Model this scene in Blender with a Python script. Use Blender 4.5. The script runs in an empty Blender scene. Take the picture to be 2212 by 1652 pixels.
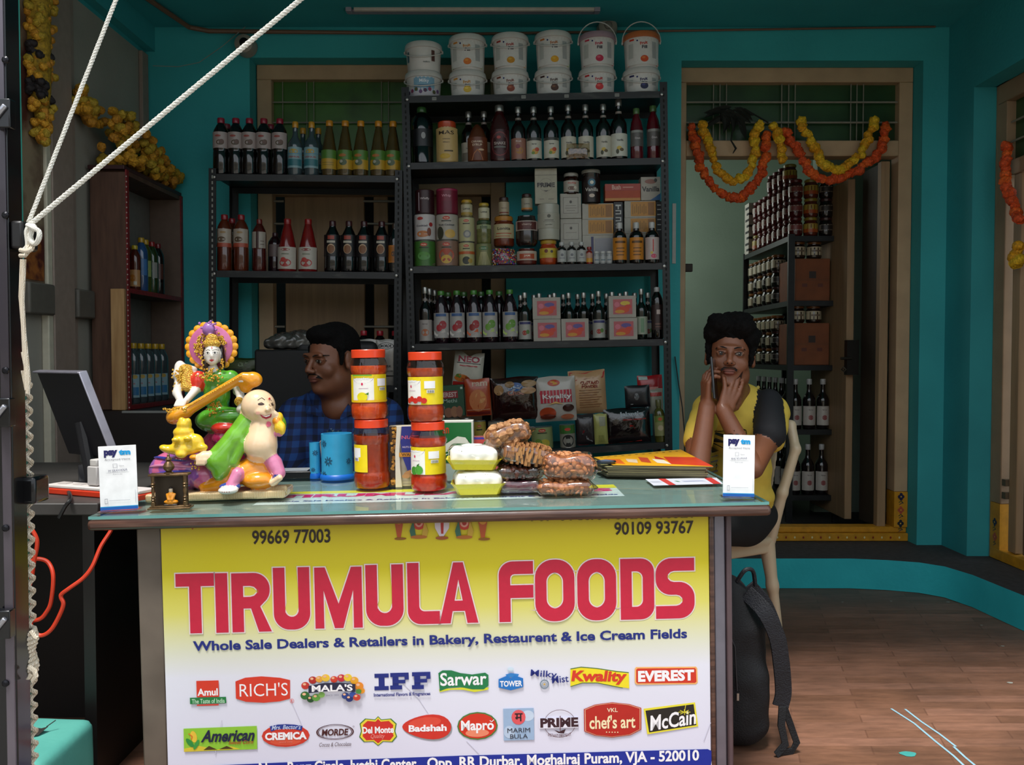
import bpy, bmesh, math, random
import numpy as np
from mathutils import Vector as V, Matrix as M
import openvdb
random.seed(7)
R = math.radians
SC = bpy.context.scene
COL = SC.collection
# ------------------------------------------------------------------ camera, sky, sun, exposure
F = 1850.0; PITCH = math.atan(56 / F); HC = 1.10
cam = bpy.data.cameras.new('camera'); cam.sensor_width = 36; cam.lens = F / 2212 * 36; cam.clip_start = .05
co = bpy.data.objects.new('camera', cam); COL.objects.link(co)
co.location = (0, 0, HC); co.rotation_euler = (R(90) - PITCH, 0, 0); SC.camera = co
w = bpy.data.worlds.new('sky'); SC.world = w; w.use_nodes = True
wb = w.node_tree.nodes['Background']; wb.inputs[0].default_value = (.86, .93, 1, 1); wb.inputs[1].default_value = 1.42
sun = bpy.data.lights.new('sun', 'SUN'); sun.energy = 4.4; sun.angle = R(14); sun.color = (1, .97, .91)
so = bpy.data.objects.new('sun', sun); COL.objects.link(so)
so.rotation_euler = (R(16), R(-8), 0)
SC.view_settings.view_transform = 'Standard'; SC.view_settings.look = 'None'
SC.view_settings.gamma = 1; SC.view_settings.use_curve_mapping = False
SC.view_settings.exposure = 0.0
SC.cycles.max_bounces = 8; SC.cycles.transparent_max_bounces = 16; SC.cycles.caustics_reflective = False; SC.cycles.caustics_refractive = False
SC.cycles.use_denoising = True

# ------------------------------------------------------------------ helpers
def P(px, py, D):
    dx = (px - 1106) / F; dy = -(py - 826) / F
    cy = math.cos(PITCH) + dy * math.sin(PITCH); cz = -math.sin(PITCH) + dy * math.cos(PITCH)
    return V((dx * D / cy, D, HC + cz * D / cy))
def lin(h):
    h = h.lstrip('#'); c = [int(h[i:i+2], 16) / 255 for i in (0, 2, 4)]
    return [x / 12.92 if x <= .04045 else ((x + .055) / 1.055) ** 2.4 for x in c] + [1]
MC = {}
def mat(h, rough=.5, metal=0, var=.06, sc=30, coat=0, bump=0, bsc=200):
    """plain painted / printed surface: a little noise in tone, optional fine relief"""
    k = (h, rough, metal, var, sc, coat, bump, bsc)
    if k in MC: return MC[k]
    m = bpy.data.materials.new('m_' + h.strip('#')); m.use_nodes = True; nt = m.node_tree; b = nt.nodes['Principled BSDF']
    c = lin(h); tc = nt.nodes.new('ShaderNodeTexCoord'); n = nt.nodes.new('ShaderNodeTexNoise'); n.inputs['Scale'].default_value = sc; n.inputs['Detail'].default_value = 3
    nt.links.new(tc.outputs['Object'], n.inputs['Vector'])
    r = nt.nodes.new('ShaderNodeValToRGB'); r.color_ramp.elements[0].position = .3; r.color_ramp.elements[1].position = .7
    r.color_ramp.elements[0].color = [x * (1 - var * 1.5) for x in c[:3]] + [1]; r.color_ramp.elements[1].color = [min(1, x * (1 + var)) for x in c[:3]] + [1]
    nt.links.new(n.outputs['Fac'], r.inputs['Fac']); nt.links.new(r.outputs['Color'], b.inputs['Base Color'])
    b.inputs['Roughness'].default_value = rough; b.inputs['Metallic'].default_value = metal; b.inputs['Coat Weight'].default_value = coat; b.inputs['Coat Roughness'].default_value = .08
    if bump:
        n2 = nt.nodes.new('ShaderNodeTexNoise'); n2.inputs['Scale'].default_value = bsc; nt.links.new(tc.outputs['Object'], n2.inputs['Vector'])
        bp = nt.nodes.new('ShaderNodeBump'); bp.inputs['Strength'].default_value = bump; bp.inputs['Distance'].default_value = .004
        nt.links.new(n2.outputs['Fac'], bp.inputs['Height']); nt.links.new(bp.outputs['Normal'], b.inputs['Normal'])
    MC[k] = m; return m
def spots(h1, h2, sc=40, lo=.42, hi=.55, rough=.6, bump=0, kind='noise', st=(1, 1, 1), coat=0, metal=0):
    """two colours mixed by a texture: stains, grain, crumbs"""
    k = (h1, h2, sc, lo, hi, rough, bump, kind, st, coat, metal)
    if k in MC: return MC[k]
    m = bpy.data.materials.new('m2_' + h1.strip('#')); m.use_nodes = True; nt = m.node_tree; b = nt.nodes['Principled BSDF']
    tc = nt.nodes.new('ShaderNodeTexCoord'); mp = nt.nodes.new('ShaderNodeMapping'); mp.inputs['Scale'].default_value = st
    nt.links.new(tc.outputs['Object'], mp.inputs['Vector'])
    if kind == 'noise': n = nt.nodes.new('ShaderNodeTexNoise'); n.inputs['Detail'].default_value = 6; o = n.outputs['Fac']
    elif kind == 'vor': n = nt.nodes.new('ShaderNodeTexVoronoi'); o = n.outputs['Distance']
    else: n = nt.nodes.new('ShaderNodeTexWave'); n.inputs['Distortion'].default_value = 4; o = n.outputs['Fac']
    n.inputs['Scale'].default_value = sc; nt.links.new(mp.outputs['Vector'], n.inputs['Vector'])
    r = nt.nodes.new('ShaderNodeValToRGB'); r.color_ramp.elements[0].position = lo; r.color_ramp.elements[1].position = hi
    r.color_ramp.elements[0].color = lin(h1); r.color_ramp.elements[1].color = lin(h2)
    nt.links.new(o, r.inputs['Fac']); nt.links.new(r.outputs['Color'], b.inputs['Base Color'])
    b.inputs['Roughness'].default_value = rough; b.inputs['Coat Weight'].default_value = coat; b.inputs['Metallic'].default_value = metal
    if bump:
        bp = nt.nodes.new('ShaderNodeBump'); bp.inputs['Strength'].default_value = bump; bp.inputs['Distance'].default_value = .003
        nt.links.new(o, bp.inputs['Height']); nt.links.new(bp.outputs['Normal'], b.inputs['Normal'])
    MC[k] = m; return m
def ramp_z(stops, z0, z1, rough=.35, axis='Z'):
    """printed vertical colour gradient over object space z0..z1"""
    m = bpy.data.materials.new('m_gradient'); m.use_nodes = True; nt = m.node_tree; b = nt.nodes['Principled BSDF']
    tc = nt.nodes.new('ShaderNodeTexCoord'); sx = nt.nodes.new('ShaderNodeSeparateXYZ'); mr = nt.nodes.new('ShaderNodeMapRange')
    mr.inputs[1].default_value = z0; mr.inputs[2].default_value = z1
    nt.links.new(tc.outputs['Object'], sx.inputs[0]); nt.links.new(sx.outputs[axis], mr.inputs[0])
    r = nt.nodes.new('ShaderNodeValToRGB'); e = r.color_ramp.elements
    e[0].position, e[1].position = stops[0][0], stops[-1][0]; e[0].color = lin(stops[0][1]); e[1].color = lin(stops[-1][1])
    for p, c in stops[1:-1]: x = e.new(p); x.color = lin(c)
    nt.links.new(mr.outputs[0], r.inputs[0]); nt.links.new(r.outputs[0], b.inputs['Base Color']); b.inputs['Roughness'].default_value = rough
    return m
def clear(tint='#ffffff', rough=.04, base=.06, gain=1.0):
    """thin clear plastic or sheet glass: see-through with a fresnel sheen"""
    k = ('clear', tint, rough, base, gain)
    if k in MC: return MC[k]
    m = bpy.data.materials.new('m_clear'); m.use_nodes = True; nt = m.node_tree; nt.nodes.remove(nt.nodes['Principled BSDF'])
    o = nt.nodes['Material Output']; t = nt.nodes.new('ShaderNodeBsdfTransparent'); t.inputs[0].default_value = lin(tint)
    g = nt.nodes.new('ShaderNodeBsdfGlossy'); g.inputs['Roughness'].default_value = rough; g.inputs['Color'].default_value = (1, 1, 1, 1)
    lw = nt.nodes.new('ShaderNodeLayerWeight'); lw.inputs['Blend'].default_value = .5; f = nt.nodes.new('ShaderNodeMath'); f.operation = 'POWER'; f.inputs[1].default_value = 4; nt.links.new(lw.outputs['Facing'], f.inputs[0])
    ma = nt.nodes.new('ShaderNodeMath'); ma.operation = 'MULTIPLY_ADD'; ma.inputs[1].default_value = gain; ma.inputs[2].default_value = base; ma.use_clamp = True
    mx = nt.nodes.new('ShaderNodeMixShader'); nt.links.new(f.outputs[0], ma.inputs[0]); nt.links.new(ma.outputs[0], mx.inputs[0])
    nt.links.new(t.outputs[0], mx.inputs[1]); nt.links.new(g.outputs[0], mx.inputs[2]); nt.links.new(mx.outputs[0], o.inputs[0])
    MC[k] = m; return m

class G:
    """collects pieces of one mesh"""
    def __init__(s): s.v = []; s.f = []; s.m = []; s.mats = []
    def mi(s, m):
        if m not in s.mats: s.mats.append(m)
        return s.mats.index(m)
    def add(s, vs, fs, m, T=None):
        o = len(s.v); i = s.mi(m)
        s.v += [tuple(T @ V(p)) if T else tuple(p) for p in vs]; s.f += [[a + o for a in f] for f in fs]; s.m += [i] * len(fs); return s
    def box(s, x0, y0, z0, x1, y1, z1, m, T=None):
        vs = [(x, y, z) for x in (x0, x1) for y in (y0, y1) for z in (z0, z1)]
        return s.add(vs, [(0, 1, 3, 2), (4, 6, 7, 5), (0, 4, 5, 1), (2, 3, 7, 6), (0, 2, 6, 4), (1, 5, 7, 3)], m, T)
    def lathe(s, pr, m, n=20, c=(0, 0, 0), sx=1, sy=1, T=None, cap=True, rib=None):
        vs = []; fs = []
        for r, z in pr:
            for i in range(n):
                a = 2 * math.pi * i / n; q = r * (1 + (rib[0] * math.cos(rib[1] * a) if rib else 0))
                vs.append((c[0] + q * sx * math.cos(a), c[1] + q * sy * math.sin(a), c[2] + z))
        for k in range(len(pr) - 1):
            for i in range(n):
                j = (i + 1) % n; fs.append((k * n + i, k * n + j, (k + 1) * n + j, (k + 1) * n + i))
        if cap: fs.append(list(range(n))[::-1]); fs.append([(len(pr) - 1) * n + i for i in range(n)])
        return s.add(vs, fs, m, T)
    def tube(s, pts, r, m, n=8, closed=False, T=None):
        pts = [V(p) for p in pts]; k = len(pts); vs = []; fs = []; up = None
        rr = r if isinstance(r, (list, tuple)) else [r] * k
        for i, p in enumerate(pts):
            a = pts[i - 1] if i or closed else p; b = pts[(i + 1) % k] if i < k - 1 or closed else p
            t = (b - a).normalized()
            if up is None: up = V((0, 0, 1)) if abs(t.z) < .9 else V((1, 0, 0))
            x = (up - t * up.dot(t)).normalized(); y = t.cross(x); up = x
            for q in range(n): an = 2 * math.pi * q / n; vs.append(p + (x * math.cos(an) + y * math.sin(an)) * rr[i])
        for i in range(k if closed else k - 1):
            j = (i + 1) % k
            for q in range(n): w2 = (q + 1) % n; fs.append((i * n + q, i * n + w2, j * n + w2, j * n + q))
        if not closed: fs.append(list(range(n))[::-1]); fs.append([(k - 1) * n + q for q in range(n)])
        return s.add(vs, fs, m, T)
    def ball(s, c, r, m, n=8, T=None, rot=None):
        r = r if isinstance(r, (list, tuple)) else (r, r, r); vs = []; fs = []; h = max(3, n // 2 + 1)
        for i in range(h + 1):
            t = math.pi * i / h
            for j in range(n):
                a = 2 * math.pi * j / n; q = V((r[0] * math.sin(t) * math.cos(a), r[1] * math.sin(t) * math.sin(a), r[2] * math.cos(t)))
                if rot: q = rot @ q
                vs.append(q + V(c))
        for i in range(h):
            for j in range(n):
                k = (j + 1) % n; fs.append((i * n + j, (i + 1) * n + j, (i + 1) * n + k, i * n + k))
        return s.add(vs, fs, m, T)
    def prism(s, poly, y0, y1, m, T=None):
        """outline in x,z pushed from y0 to y1"""
        n = len(poly); vs = [(x, y0, z) for x, z in poly] + [(x, y1, z) for x, z in poly]
        fs = [list(range(n)), list(range(2 * n - 1, n - 1, -1))] + [(i, i + n, (i + 1) % n + n, (i + 1) % n) for i in range(n)]
        return s.add(vs, fs, m, T)
    def mesh(s, name, smooth=35):
        me = bpy.data.meshes.new(name); me.from_pydata(s.v, [], s.f)
        for m in s.mats: me.materials.append(m)
        me.polygons.foreach_set('material_index', s.m)
        if smooth:
            me.polygons.foreach_set('use_smooth', [True] * len(s.f)); me.set_sharp_from_angle(angle=R(smooth))
        me.update(); return me
    def out(s, name, parent=None, bevel=0, smooth=35, loc=None, rot=None, T=None, **k):
        o = bpy.data.objects.new(name, s.mesh(name, smooth)); COL.objects.link(o)
        if parent: o.parent = parent
        if loc is not None: o.location = loc
        if rot is not None: o.rotation_euler = rot
        if T is not None: o.matrix_basis = T
        if bevel:
            b = o.modifiers.new('b', 'BEVEL'); b.width = bevel; b.segments = 2; b.limit_method = 'ANGLE'
        tag(o, **k); return o
def tag(o, label=None, cat=None, group=None, kind=None):
    if label: o['label'] = label
    if cat: o['category'] = cat
    if group: o['group'] = group
    if kind: o['kind'] = kind
    return o
def thing(name, label, cat, loc=(0, 0, 0), rz=0, group=None, T=None, kind=None):
    o = bpy.data.objects.new(name, None); COL.objects.link(o); o.empty_display_size = .05
    if T is not None: o.matrix_basis = T
    else: o.location = loc; o.rotation_euler = (0, 0, rz)
    return tag(o, label, cat, group, kind)
def kids(o): return KID.get(o.name, [])
def dup(src, T, label=None, group=None):
    """copy of a thing with copies of its parts and sub-parts"""
    r = src.copy(); COL.objects.link(r); r.matrix_basis = T
    if label: r['label'] = label
    if group: r['group'] = group
    for ch in src.children:
        c = ch.copy(); COL.objects.link(c); c.parent = r
        for g in ch.children:
            d = g.copy(); COL.objects.link(d); d.parent = c
    return r
def Tm(loc, rx=0, ry=0, rz=0, s=1):
    return M.Translation(V(loc)) @ M.Rotation(R(rz), 4, 'Z') @ M.Rotation(R(ry), 4, 'Y') @ M.Rotation(R(rx), 4, 'X') @ M.Scale(s, 4)
def run_(pts, n=6):
    """rounded run through points"""
    P_ = [V(p) for p in pts]; P_ = [P_[0]] + P_ + [P_[-1]]; o = []
    for i in range(1, len(P_) - 2):
        a, b, c, d = P_[i - 1:i + 3]
        for k in range(n): t = k / n; o.append(.5 * ((2 * b) + (c - a) * t + (2 * a - 5 * b + 4 * c - d) * t * t + (3 * b - a - 3 * c + d) * t ** 3))
    return o + [P_[-2]]
# flat print ---------------------------------------------------------------
TXT = {}
def text_geo(s, bold=0, shear=0, track=1):
    k = (s, bold, shear, track)
    if k in TXT: return TXT[k]
    c = bpy.data.curves.new('t', 'FONT'); c.body = s; c.size = 1; c.offset = bold; c.shear = shear; c.resolution_u = 3; c.space_character = track
    o = bpy.data.objects.new('t', c); COL.objects.link(o); bpy.context.view_layer.update()
    me = bpy.data.meshes.new_from_object(o); vs = [(v.co.x, v.co.y) for v in me.vertices]; fs = [list(p.vertices) for p in me.polygons]
    bpy.data.objects.remove(o); bpy.data.curves.remove(c); bpy.data.meshes.remove(me)
    xs = [v[0] for v in vs] or [0, 1]; ys = [v[1] for v in vs] or [0, 1]
    r = (vs, fs, min(xs), max(xs), min(ys), max(ys)); TXT[k] = r; return r
def ink(h): return mat(h, .38, 0, .03, 60)
def ell(cx, cz, rx, rz, n=24, a0=0, a1=360, rot=0):
    o = []
    for i in range(n if a1 - a0 == 360 else n + 1):
        a = R(a0 + (a1 - a0) * i / n); x, z = rx * math.cos(a), rz * math.sin(a); o.append((cx + x * math.cos(rot) - z * math.sin(rot), cz + x * math.sin(rot) + z * math.cos(rot)))
    return o
def art(items, g=None, warp=None, eps=.0002, nx=1, y=0, base=0):
    """flat print in the x,z plane facing -y.  R rectangle, E ellipse, P polygon, T text, L line; later items lie on top"""
    g = g or G(); k = base
    for it in items:
        t = it[0]; k += 1; yy = y - k * eps; fs = []
        if t == 'R':
            _, x0, z0, x1, z1, c = it; n = nx if warp else 1; vs = []; mz = (3 if warp and warp is not None and nx > 4 else 1)
            for i in range(n + 1):
                for j in range(mz + 1): vs.append((x0 + (x1 - x0) * i / n, z0 + (z1 - z0) * j / mz))
            for i in range(n):
                for j in range(mz): a = i * (mz + 1) + j; fs.append((a, a + mz + 1, a + mz + 2, a + 1))
        elif t == 'E':
            _, cx, cz, rx, rz, c = it[:6]; n = 16; vs = [(cx, cz)] + ell(cx, cz, rx, rz, n, rot=it[6] if len(it) > 6 else 0); fs = [(0, i + 1, (i + 1) % n + 1) for i in range(n)]
        elif t == 'P': _, vs, c = it; fs = [list(range(len(vs)))]
        elif t == 'O':  # ring outline
            _, pts, th, c = it; cx = sum(p[0] for p in pts) / len(pts); cz = sum(p[1] for p in pts) / len(pts); n = len(pts)
            ins = [(cx + (a - cx) * (1 - th), cz + (b - cz) * (1 - th)) for a, b in pts]; vs = list(pts) + ins; fs = [(i, (i + 1) % n, (i + 1) % n + n, i + n) for i in range(n)]
        elif t == 'L':
            _, pts, th, c = it; vs = []
            for i, p in enumerate(pts):
                a = pts[max(0, i - 1)]; b = pts[min(len(pts) - 1, i + 1)]; dx, dz = b[0] - a[0], b[1] - a[1]; l = math.hypot(dx, dz) or 1
                vs += [(p[0] - dz / l * th / 2, p[1] + dx / l * th / 2), (p[0] + dz / l * th / 2, p[1] - dx / l * th / 2)]
            fs = [(2 * i, 2 * i + 1, 2 * i + 3, 2 * i + 2) for i in range(len(pts) - 1)]
        elif t == 'T':
            _, st, cx, cz, w_, h_, c = it[:7]; o = it[7] if len(it) > 7 else {}
            tv, fs, a, b, c0, d = text_geo(st, o.get('b', .012), o.get('s', 0), o.get('k', 1)); rot = R(o.get('r', 0)); arc = o.get('arc', 0)
            vs = []
            for x, z in tv:
                u = ((x - a) / (b - a) - .5) * w_; q = ((z - c0) / (d - c0) - .5) * h_
                if arc: q += arc * (1 - (2 * u / w_) ** 2)
                if 'wave' in o: q += o['wave'] * math.sin(u / w_ * 6.28)
                if 'grow' in o: q *= 1 + o['grow'] * u / w_
                vs.append((cx + u * math.cos(rot) - q * math.sin(rot), cz + u * math.sin(rot) + q * math.cos(rot)))
        m = ink(c) if isinstance(c, str) else c
        v3 = [(x, yy, z) for x, z in vs]
        if warp: v3 = [warp(*p) for p in v3]
        # keep the print facing the viewer
        if fs and t != 'R':
            f = fs[0]; ar = sum(vs[f[i]][0] * vs[f[(i + 1) % len(f)]][1] - vs[f[(i + 1) % len(f)]][0] * vs[f[i]][1] for i in range(len(f)))
            if ar < 0: fs = [list(f)[::-1] for f in fs]
        g.add(v3, fs, m)
    return g
def wrap(rad, cy=0):
    return lambda x, y, z: ((rad - y) * math.sin(x / rad), cy - (rad - y) * math.cos(x / rad), z)
# blended solids -------------------------------------------------------------
def sdf(prims, vox, mats, name, parent=None, k=.01, **kw):
    """prims: (kind, material index, params..., {options}); blended into one skin"""
    lo = np.array([1e9] * 3); hi = -lo; L = []
    for p in prims:
        kind, mi = p[0], p[1]; opt = p[-1] if isinstance(p[-1], dict) else {}; a = p[2:-1] if opt or isinstance(p[-1], dict) else p[2:]
        kk = opt.get('k', k)
        if kind == 'e':
            c, r = np.array(a[0], float), np.array(a[1] if isinstance(a[1], (tuple, list)) else (a[1],) * 3, float); m = max(r); b0, b1 = c - m, c + m
        elif kind == 'c':
            A, B, ra, rb = np.array(a[0], float), np.array(a[1], float), a[2], a[3]; m = max(ra, rb); b0, b1 = np.minimum(A, B) - m, np.maximum(A, B) + m
        elif kind == 'b':
            c, r = np.array(a[0], float), np.array(a[1], float); m = np.linalg.norm(r) if 'rot' in opt or 'M' in opt else r; b0, b1 = c - m, c + m
        b0 = b0 - kk - 3 * vox; b1 = b1 + kk + 3 * vox
        if opt.get('op', '+') == '+': lo = np.minimum(lo, b0); hi = np.maximum(hi, b1)
        L.append((kind, mi, a, opt, kk, b0, b1))
    lo -= 2 * vox; n = np.ceil((hi - lo) / vox).astype(int) + 3
    D = np.full(n, 1.0, np.float32); I = np.zeros(n, np.int16)
    Dn = np.full(n, 1.0, np.float32)
    for kind, mi, a, opt, kk, b0, b1 in L:
        i0 = np.maximum(0, ((b0 - lo) / vox).astype(int)); i1 = np.minimum(n, ((b1 - lo) / vox).astype(int) + 1)
        if (i1 <= i0).any(): continue
        X = (lo[0] + vox * np.arange(i0[0], i1[0], dtype=np.float32))[:, None, None]; Y = (lo[1] + vox * np.arange(i0[1], i1[1], dtype=np.float32))[None, :, None]; Z = (lo[2] + vox * np.arange(i0[2], i1[2], dtype=np.float32))[None, None, :]
        if kind in 'eb':
            c, r = np.array(a[0], float), np.array(a[1] if isinstance(a[1], (tuple, list)) else (a[1],) * 3, float); x, y, z = X - c[0], Y - c[1], Z - c[2]
            if 'rot' in opt or 'M' in opt:
                e_ = opt.get('rot', (0, 0, 0)); q = M.Rotation(R(e_[2]), 3, 'Z') @ M.Rotation(R(e_[1]), 3, 'Y') @ M.Rotation(R(e_[0]), 3, 'X')
                if 'M' in opt: q = opt['M'] @ q
                q = np.array(q).T
                x, y, z = q[0, 0] * x + q[0, 1] * y + q[0, 2] * z, q[1, 0] * x + q[1, 1] * y + q[1, 2] * z, q[2, 0] * x + q[2, 1] * y + q[2, 2] * z
            if kind == 'e':
                k0 = np.sqrt((x / r[0]) ** 2 + (y / r[1]) ** 2 + (z / r[2]) ** 2); k1 = np.sqrt((x / r[0] ** 2) ** 2 + (y / r[1] ** 2) ** 2 + (z / r[2] ** 2) ** 2) + 1e-9
                d = k0 * (k0 - 1) / k1
            else:
                rd = opt.get('rd', .005); qx, qy, qz = np.abs(x) - r[0] + rd, np.abs(y) - r[1] + rd, np.abs(z) - r[2] + rd
                d = np.sqrt(np.maximum(qx, 0) ** 2 + np.maximum(qy, 0) ** 2 + np.maximum(qz, 0) ** 2) + np.minimum(np.maximum(qx, np.maximum(qy, qz)), 0) - rd
        else:
            A, B, ra, rb = np.array(a[0], float), np.array(a[1], float), a[2], a[3]; ab = B - A; l2 = ab @ ab + 1e-12
            t = np.clip(((X - A[0]) * ab[0] + (Y - A[1]) * ab[1] + (Z - A[2]) * ab[2]) / l2, 0, 1)
            d = np.sqrt((X - A[0] - t * ab[0]) ** 2 + (Y - A[1] - t * ab[1]) ** 2 + (Z - A[2] - t * ab[2]) ** 2) - (ra + (rb - ra) * t)
        if 'wr' in opt:  # cloth wrinkles / lumps
            am, fr = opt['wr']; d = d + am * np.sin(X * fr + 1.3 * np.sin(Z * fr * .7)) * np.sin(Z * fr * .8 + Y * fr * .5)
        sl = tuple(slice(i0[j], i1[j]) for j in range(3)); E = D[sl]; op = opt.get('op', '+')
        if op == '+':
            nn = Dn[sl]; upd = d < nn; I[sl] = np.where(upd, mi, I[sl]); Dn[sl] = np.minimum(nn, d)
            h = np.clip(.5 + .5 * (E - d) / kk, 0, 1); D[sl] = E * (1 - h) + d * h - kk * h * (1 - h)
        elif op == '-':
            h = np.clip(.5 - .5 * (E + d) / kk, 0, 1); D[sl] = E * (1 - h) - d * h + kk * h * (1 - h)
            if mi >= 0: I[sl] = np.where(d < vox * 1.2, mi, I[sl])
        else: I[sl] = np.where(d < 0, mi, I[sl])
    D = np.clip(D / vox, -4, 4)
    gr = openvdb.FloatGrid(4.0); gr.copyFromArray(D); pts, tr, qd = gr.convertToPolygons(isovalue=0, adaptivity=kw.pop('adapt', 0.0))
    me = bpy.data.meshes.new(name); fs = [tuple(int(x) for x in f)[::-1] for f in tr] + [tuple(int(x) for x in f)[::-1] for f in qd]
    me.from_pydata((pts * vox + lo).tolist(), [], fs)
    for m in mats: me.materials.append(m)
    if len(mats) > 1:
        cen = np.array([pts[list(f)].mean(0) for f in fs]); ci = np.clip(np.round(cen).astype(int), 0, np.array(n) - 1)
        me.polygons.foreach_set('material_index', I[ci[:, 0], ci[:, 1], ci[:, 2]].astype(np.int32))
    me.polygons.foreach_set('use_smooth', [True] * len(fs)); me.update()
    o = bpy.data.objects.new(name, me); COL.objects.link(o)
    if parent: o.parent = parent
    tag(o, **kw); return o
def xf(prims, Mt):
    """move a list of blend pieces with a matrix"""
    o = []; R3 = Mt.to_3x3().normalized(); sc = Mt.to_scale().x
    for p in prims:
        opt = dict(p[-1]) if isinstance(p[-1], dict) else {}; a = list(p[:-1] if isinstance(p[-1], dict) else p)
        a[2] = tuple(Mt @ V(a[2]))
        if a[0] == 'c': a[3] = tuple(Mt @ V(a[3])); a[4] *= sc; a[5] *= sc
        else: a[3] = tuple(x * sc for x in a[3]) if isinstance(a[3], (tuple, list)) else a[3] * sc; opt['M'] = R3 @ opt['M'] if 'M' in opt else R3
        o.append(tuple(a) + (opt,))
    return o
def clone(me, name, parent, T, **k):
    o = bpy.data.objects.new(name, me); COL.objects.link(o)
    if parent: o.parent = parent
    o.matrix_basis = T; tag(o, **k); return o
from mathutils.bvhtree import BVHTree
def project(g, me, T, d=(0, 1, 0), off=.0008, name='face_detail', parent=None, far=.5, **k):
    """lay flat artwork (x,z plane of frame T) onto a surface; T and the mesh share one space"""
    bv = BVHTree.FromPolygons([v.co for v in me.vertices], [tuple(p.vertices) for p in me.polygons]); R3 = T.to_3x3(); D = (R3 @ V(d)).normalized(); nv = []
    for p in g.v:
        w_ = T @ V((p[0], 0, p[2])); hit = bv.ray_cast(w_ - D * far, D, far * 1.6); q = hit[0] if hit[0] is not None else w_
        nv.append(tuple(q - D * (off - p[1] * 1.0)))
    g.v = nv; return g.out(name, parent, **k)
def wallmat(h, h2, sc=2.5):
    """painted plaster: soft blotches and fine bumps"""
    m = spots(h, h2, sc, .3, .75, .75); nt = m.node_tree; b = nt.nodes['Principled BSDF']; tc = nt.nodes.new('ShaderNodeTexCoord')
    n = nt.nodes.new('ShaderNodeTexNoise'); n.inputs['Scale'].default_value = 60; n.inputs['Detail'].default_value = 5; nt.links.new(tc.outputs['Object'], n.inputs['Vector'])
    bp = nt.nodes.new('ShaderNodeBump'); bp.inputs['Strength'].default_value = .25; bp.inputs['Distance'].default_value = .004
    nt.links.new(n.outputs[0], bp.inputs['Height']); nt.links.new(bp.outputs[0], b.inputs['Normal']); return m
# ------------------------------------------------------------------ setting
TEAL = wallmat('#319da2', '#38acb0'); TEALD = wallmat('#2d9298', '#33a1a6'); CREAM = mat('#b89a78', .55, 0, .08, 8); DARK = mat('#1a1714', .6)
GREYP = wallmat('#8e8a80', '#a09b90'); PALE = wallmat('#8fa191', '#9db0a0')
YB, YF, XL, ZC = 4.32, 4.42, -1.83, 2.74
def struct(g, name, **k): return g.out(name, kind='structure', **k)
# floor of printed vinyl sheet
def floor_mat():
    m = bpy.data.materials.new('m_vinyl'); m.use_nodes = True; nt = m.node_tree; b = nt.nodes['Principled BSDF']
    tc = nt.nodes.new('ShaderNodeTexCoord'); mp = nt.nodes.new('ShaderNodeMapping'); mp.inputs['Scale'].default_value = (1.2, 6, 1); mp.inputs['Rotation'].default_value = (0, 0, .05)
    nt.links.new(tc.outputs['Object'], mp.inputs['Vector'])
    br = nt.nodes.new('ShaderNodeTexBrick'); br.inputs['Scale'].default_value = 1.6; br.inputs['Color1'].default_value = lin('#8d6654'); br.inputs['Color2'].default_value = lin('#75523f'); br.inputs['Mortar'].default_value = lin('#6b4a3a')
    br.inputs['Mortar Size'].default_value = .008; br.inputs['Brick Width'].default_value = .8; br.inputs['Row Height'].default_value = .5; br.inputs['Mortar Smooth'].default_value = 1
    nt.links.new(mp.outputs[0], br.inputs['Vector'])
    n = nt.nodes.new('ShaderNodeTexNoise'); n.inputs['Scale'].default_value = 7; n.inputs['Detail'].default_value = 8; n.inputs['Roughness'].default_value = .7; nt.links.new(mp.outputs[0], n.inputs['Vector'])
    mx = nt.nodes.new('ShaderNodeMix'); mx.data_type = 'RGBA'; mx.blend_type = 'OVERLAY'; mx.inputs[0].default_value = .8; nt.links.new(br.outputs['Color'], mx.inputs[6]); nt.links.new(n.outputs['Fac'], mx.inputs[7])
    n3 = nt.nodes.new('ShaderNodeTexNoise'); n3.inputs['Scale'].default_value = 3; n3.inputs['Detail'].default_value = 4; nt.links.new(tc.outputs['Object'], n3.inputs['Vector'])
    r = nt.nodes.new('ShaderNodeValToRGB'); r.color_ramp.elements[0].position = .35; r.color_ramp.elements[1].position = .7; r.color_ramp.elements[0].color = (.55, .55, .55, 1); r.color_ramp.elements[1].color = (1.1, 1.05, 1, 1)
    nt.links.new(n3.outputs['Fac'], r.inputs[0]); m2 = nt.nodes.new('ShaderNodeMix'); m2.data_type = 'RGBA'; m2.blend_type = 'MULTIPLY'; m2.inputs[0].default_value = .7
    nt.links.new(mx.outputs[2], m2.inputs[6]); nt.links.new(r.outputs[0], m2.inputs[7]); nt.links.new(m2.outputs[2], b.inputs['Base Color']); b.inputs['Roughness'].default_value = .5
    return m
g = G(); g.box(-2.6, 1.55, -.5, 2.9, 4.5, 0, floor_mat()); fl = struct(g, 'floor')
chalk = mat('#8fb6c6', .8)
def on_floor(px, py, z=.0012):
    p = P(px, py, 1) - V((0, 0, HC)); t = (z - HC) / p.z; return V((p.x * t, p.y * t, z))
g = G()
for pts in ([(1925, 1530), (1975, 1562), (2020, 1600), (2060, 1632), (2095, 1665)], [(1955, 1531), (1990, 1558), (2030, 1585), (2065, 1612)], [(2060, 1612), (2085, 1635), (2120, 1664)]):
    q = [on_floor(*p) for p in pts]
    for a, b in zip(q[:-1], q[1:]):
        d = (b - a).normalized().cross(V((0, 0, 1))) * .0035; g.add([a - d, b - d, b + d, a + d], [(0, 1, 2, 3)], chalk)
g.out('chalk_line', kind='structure')
g = G()
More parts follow.
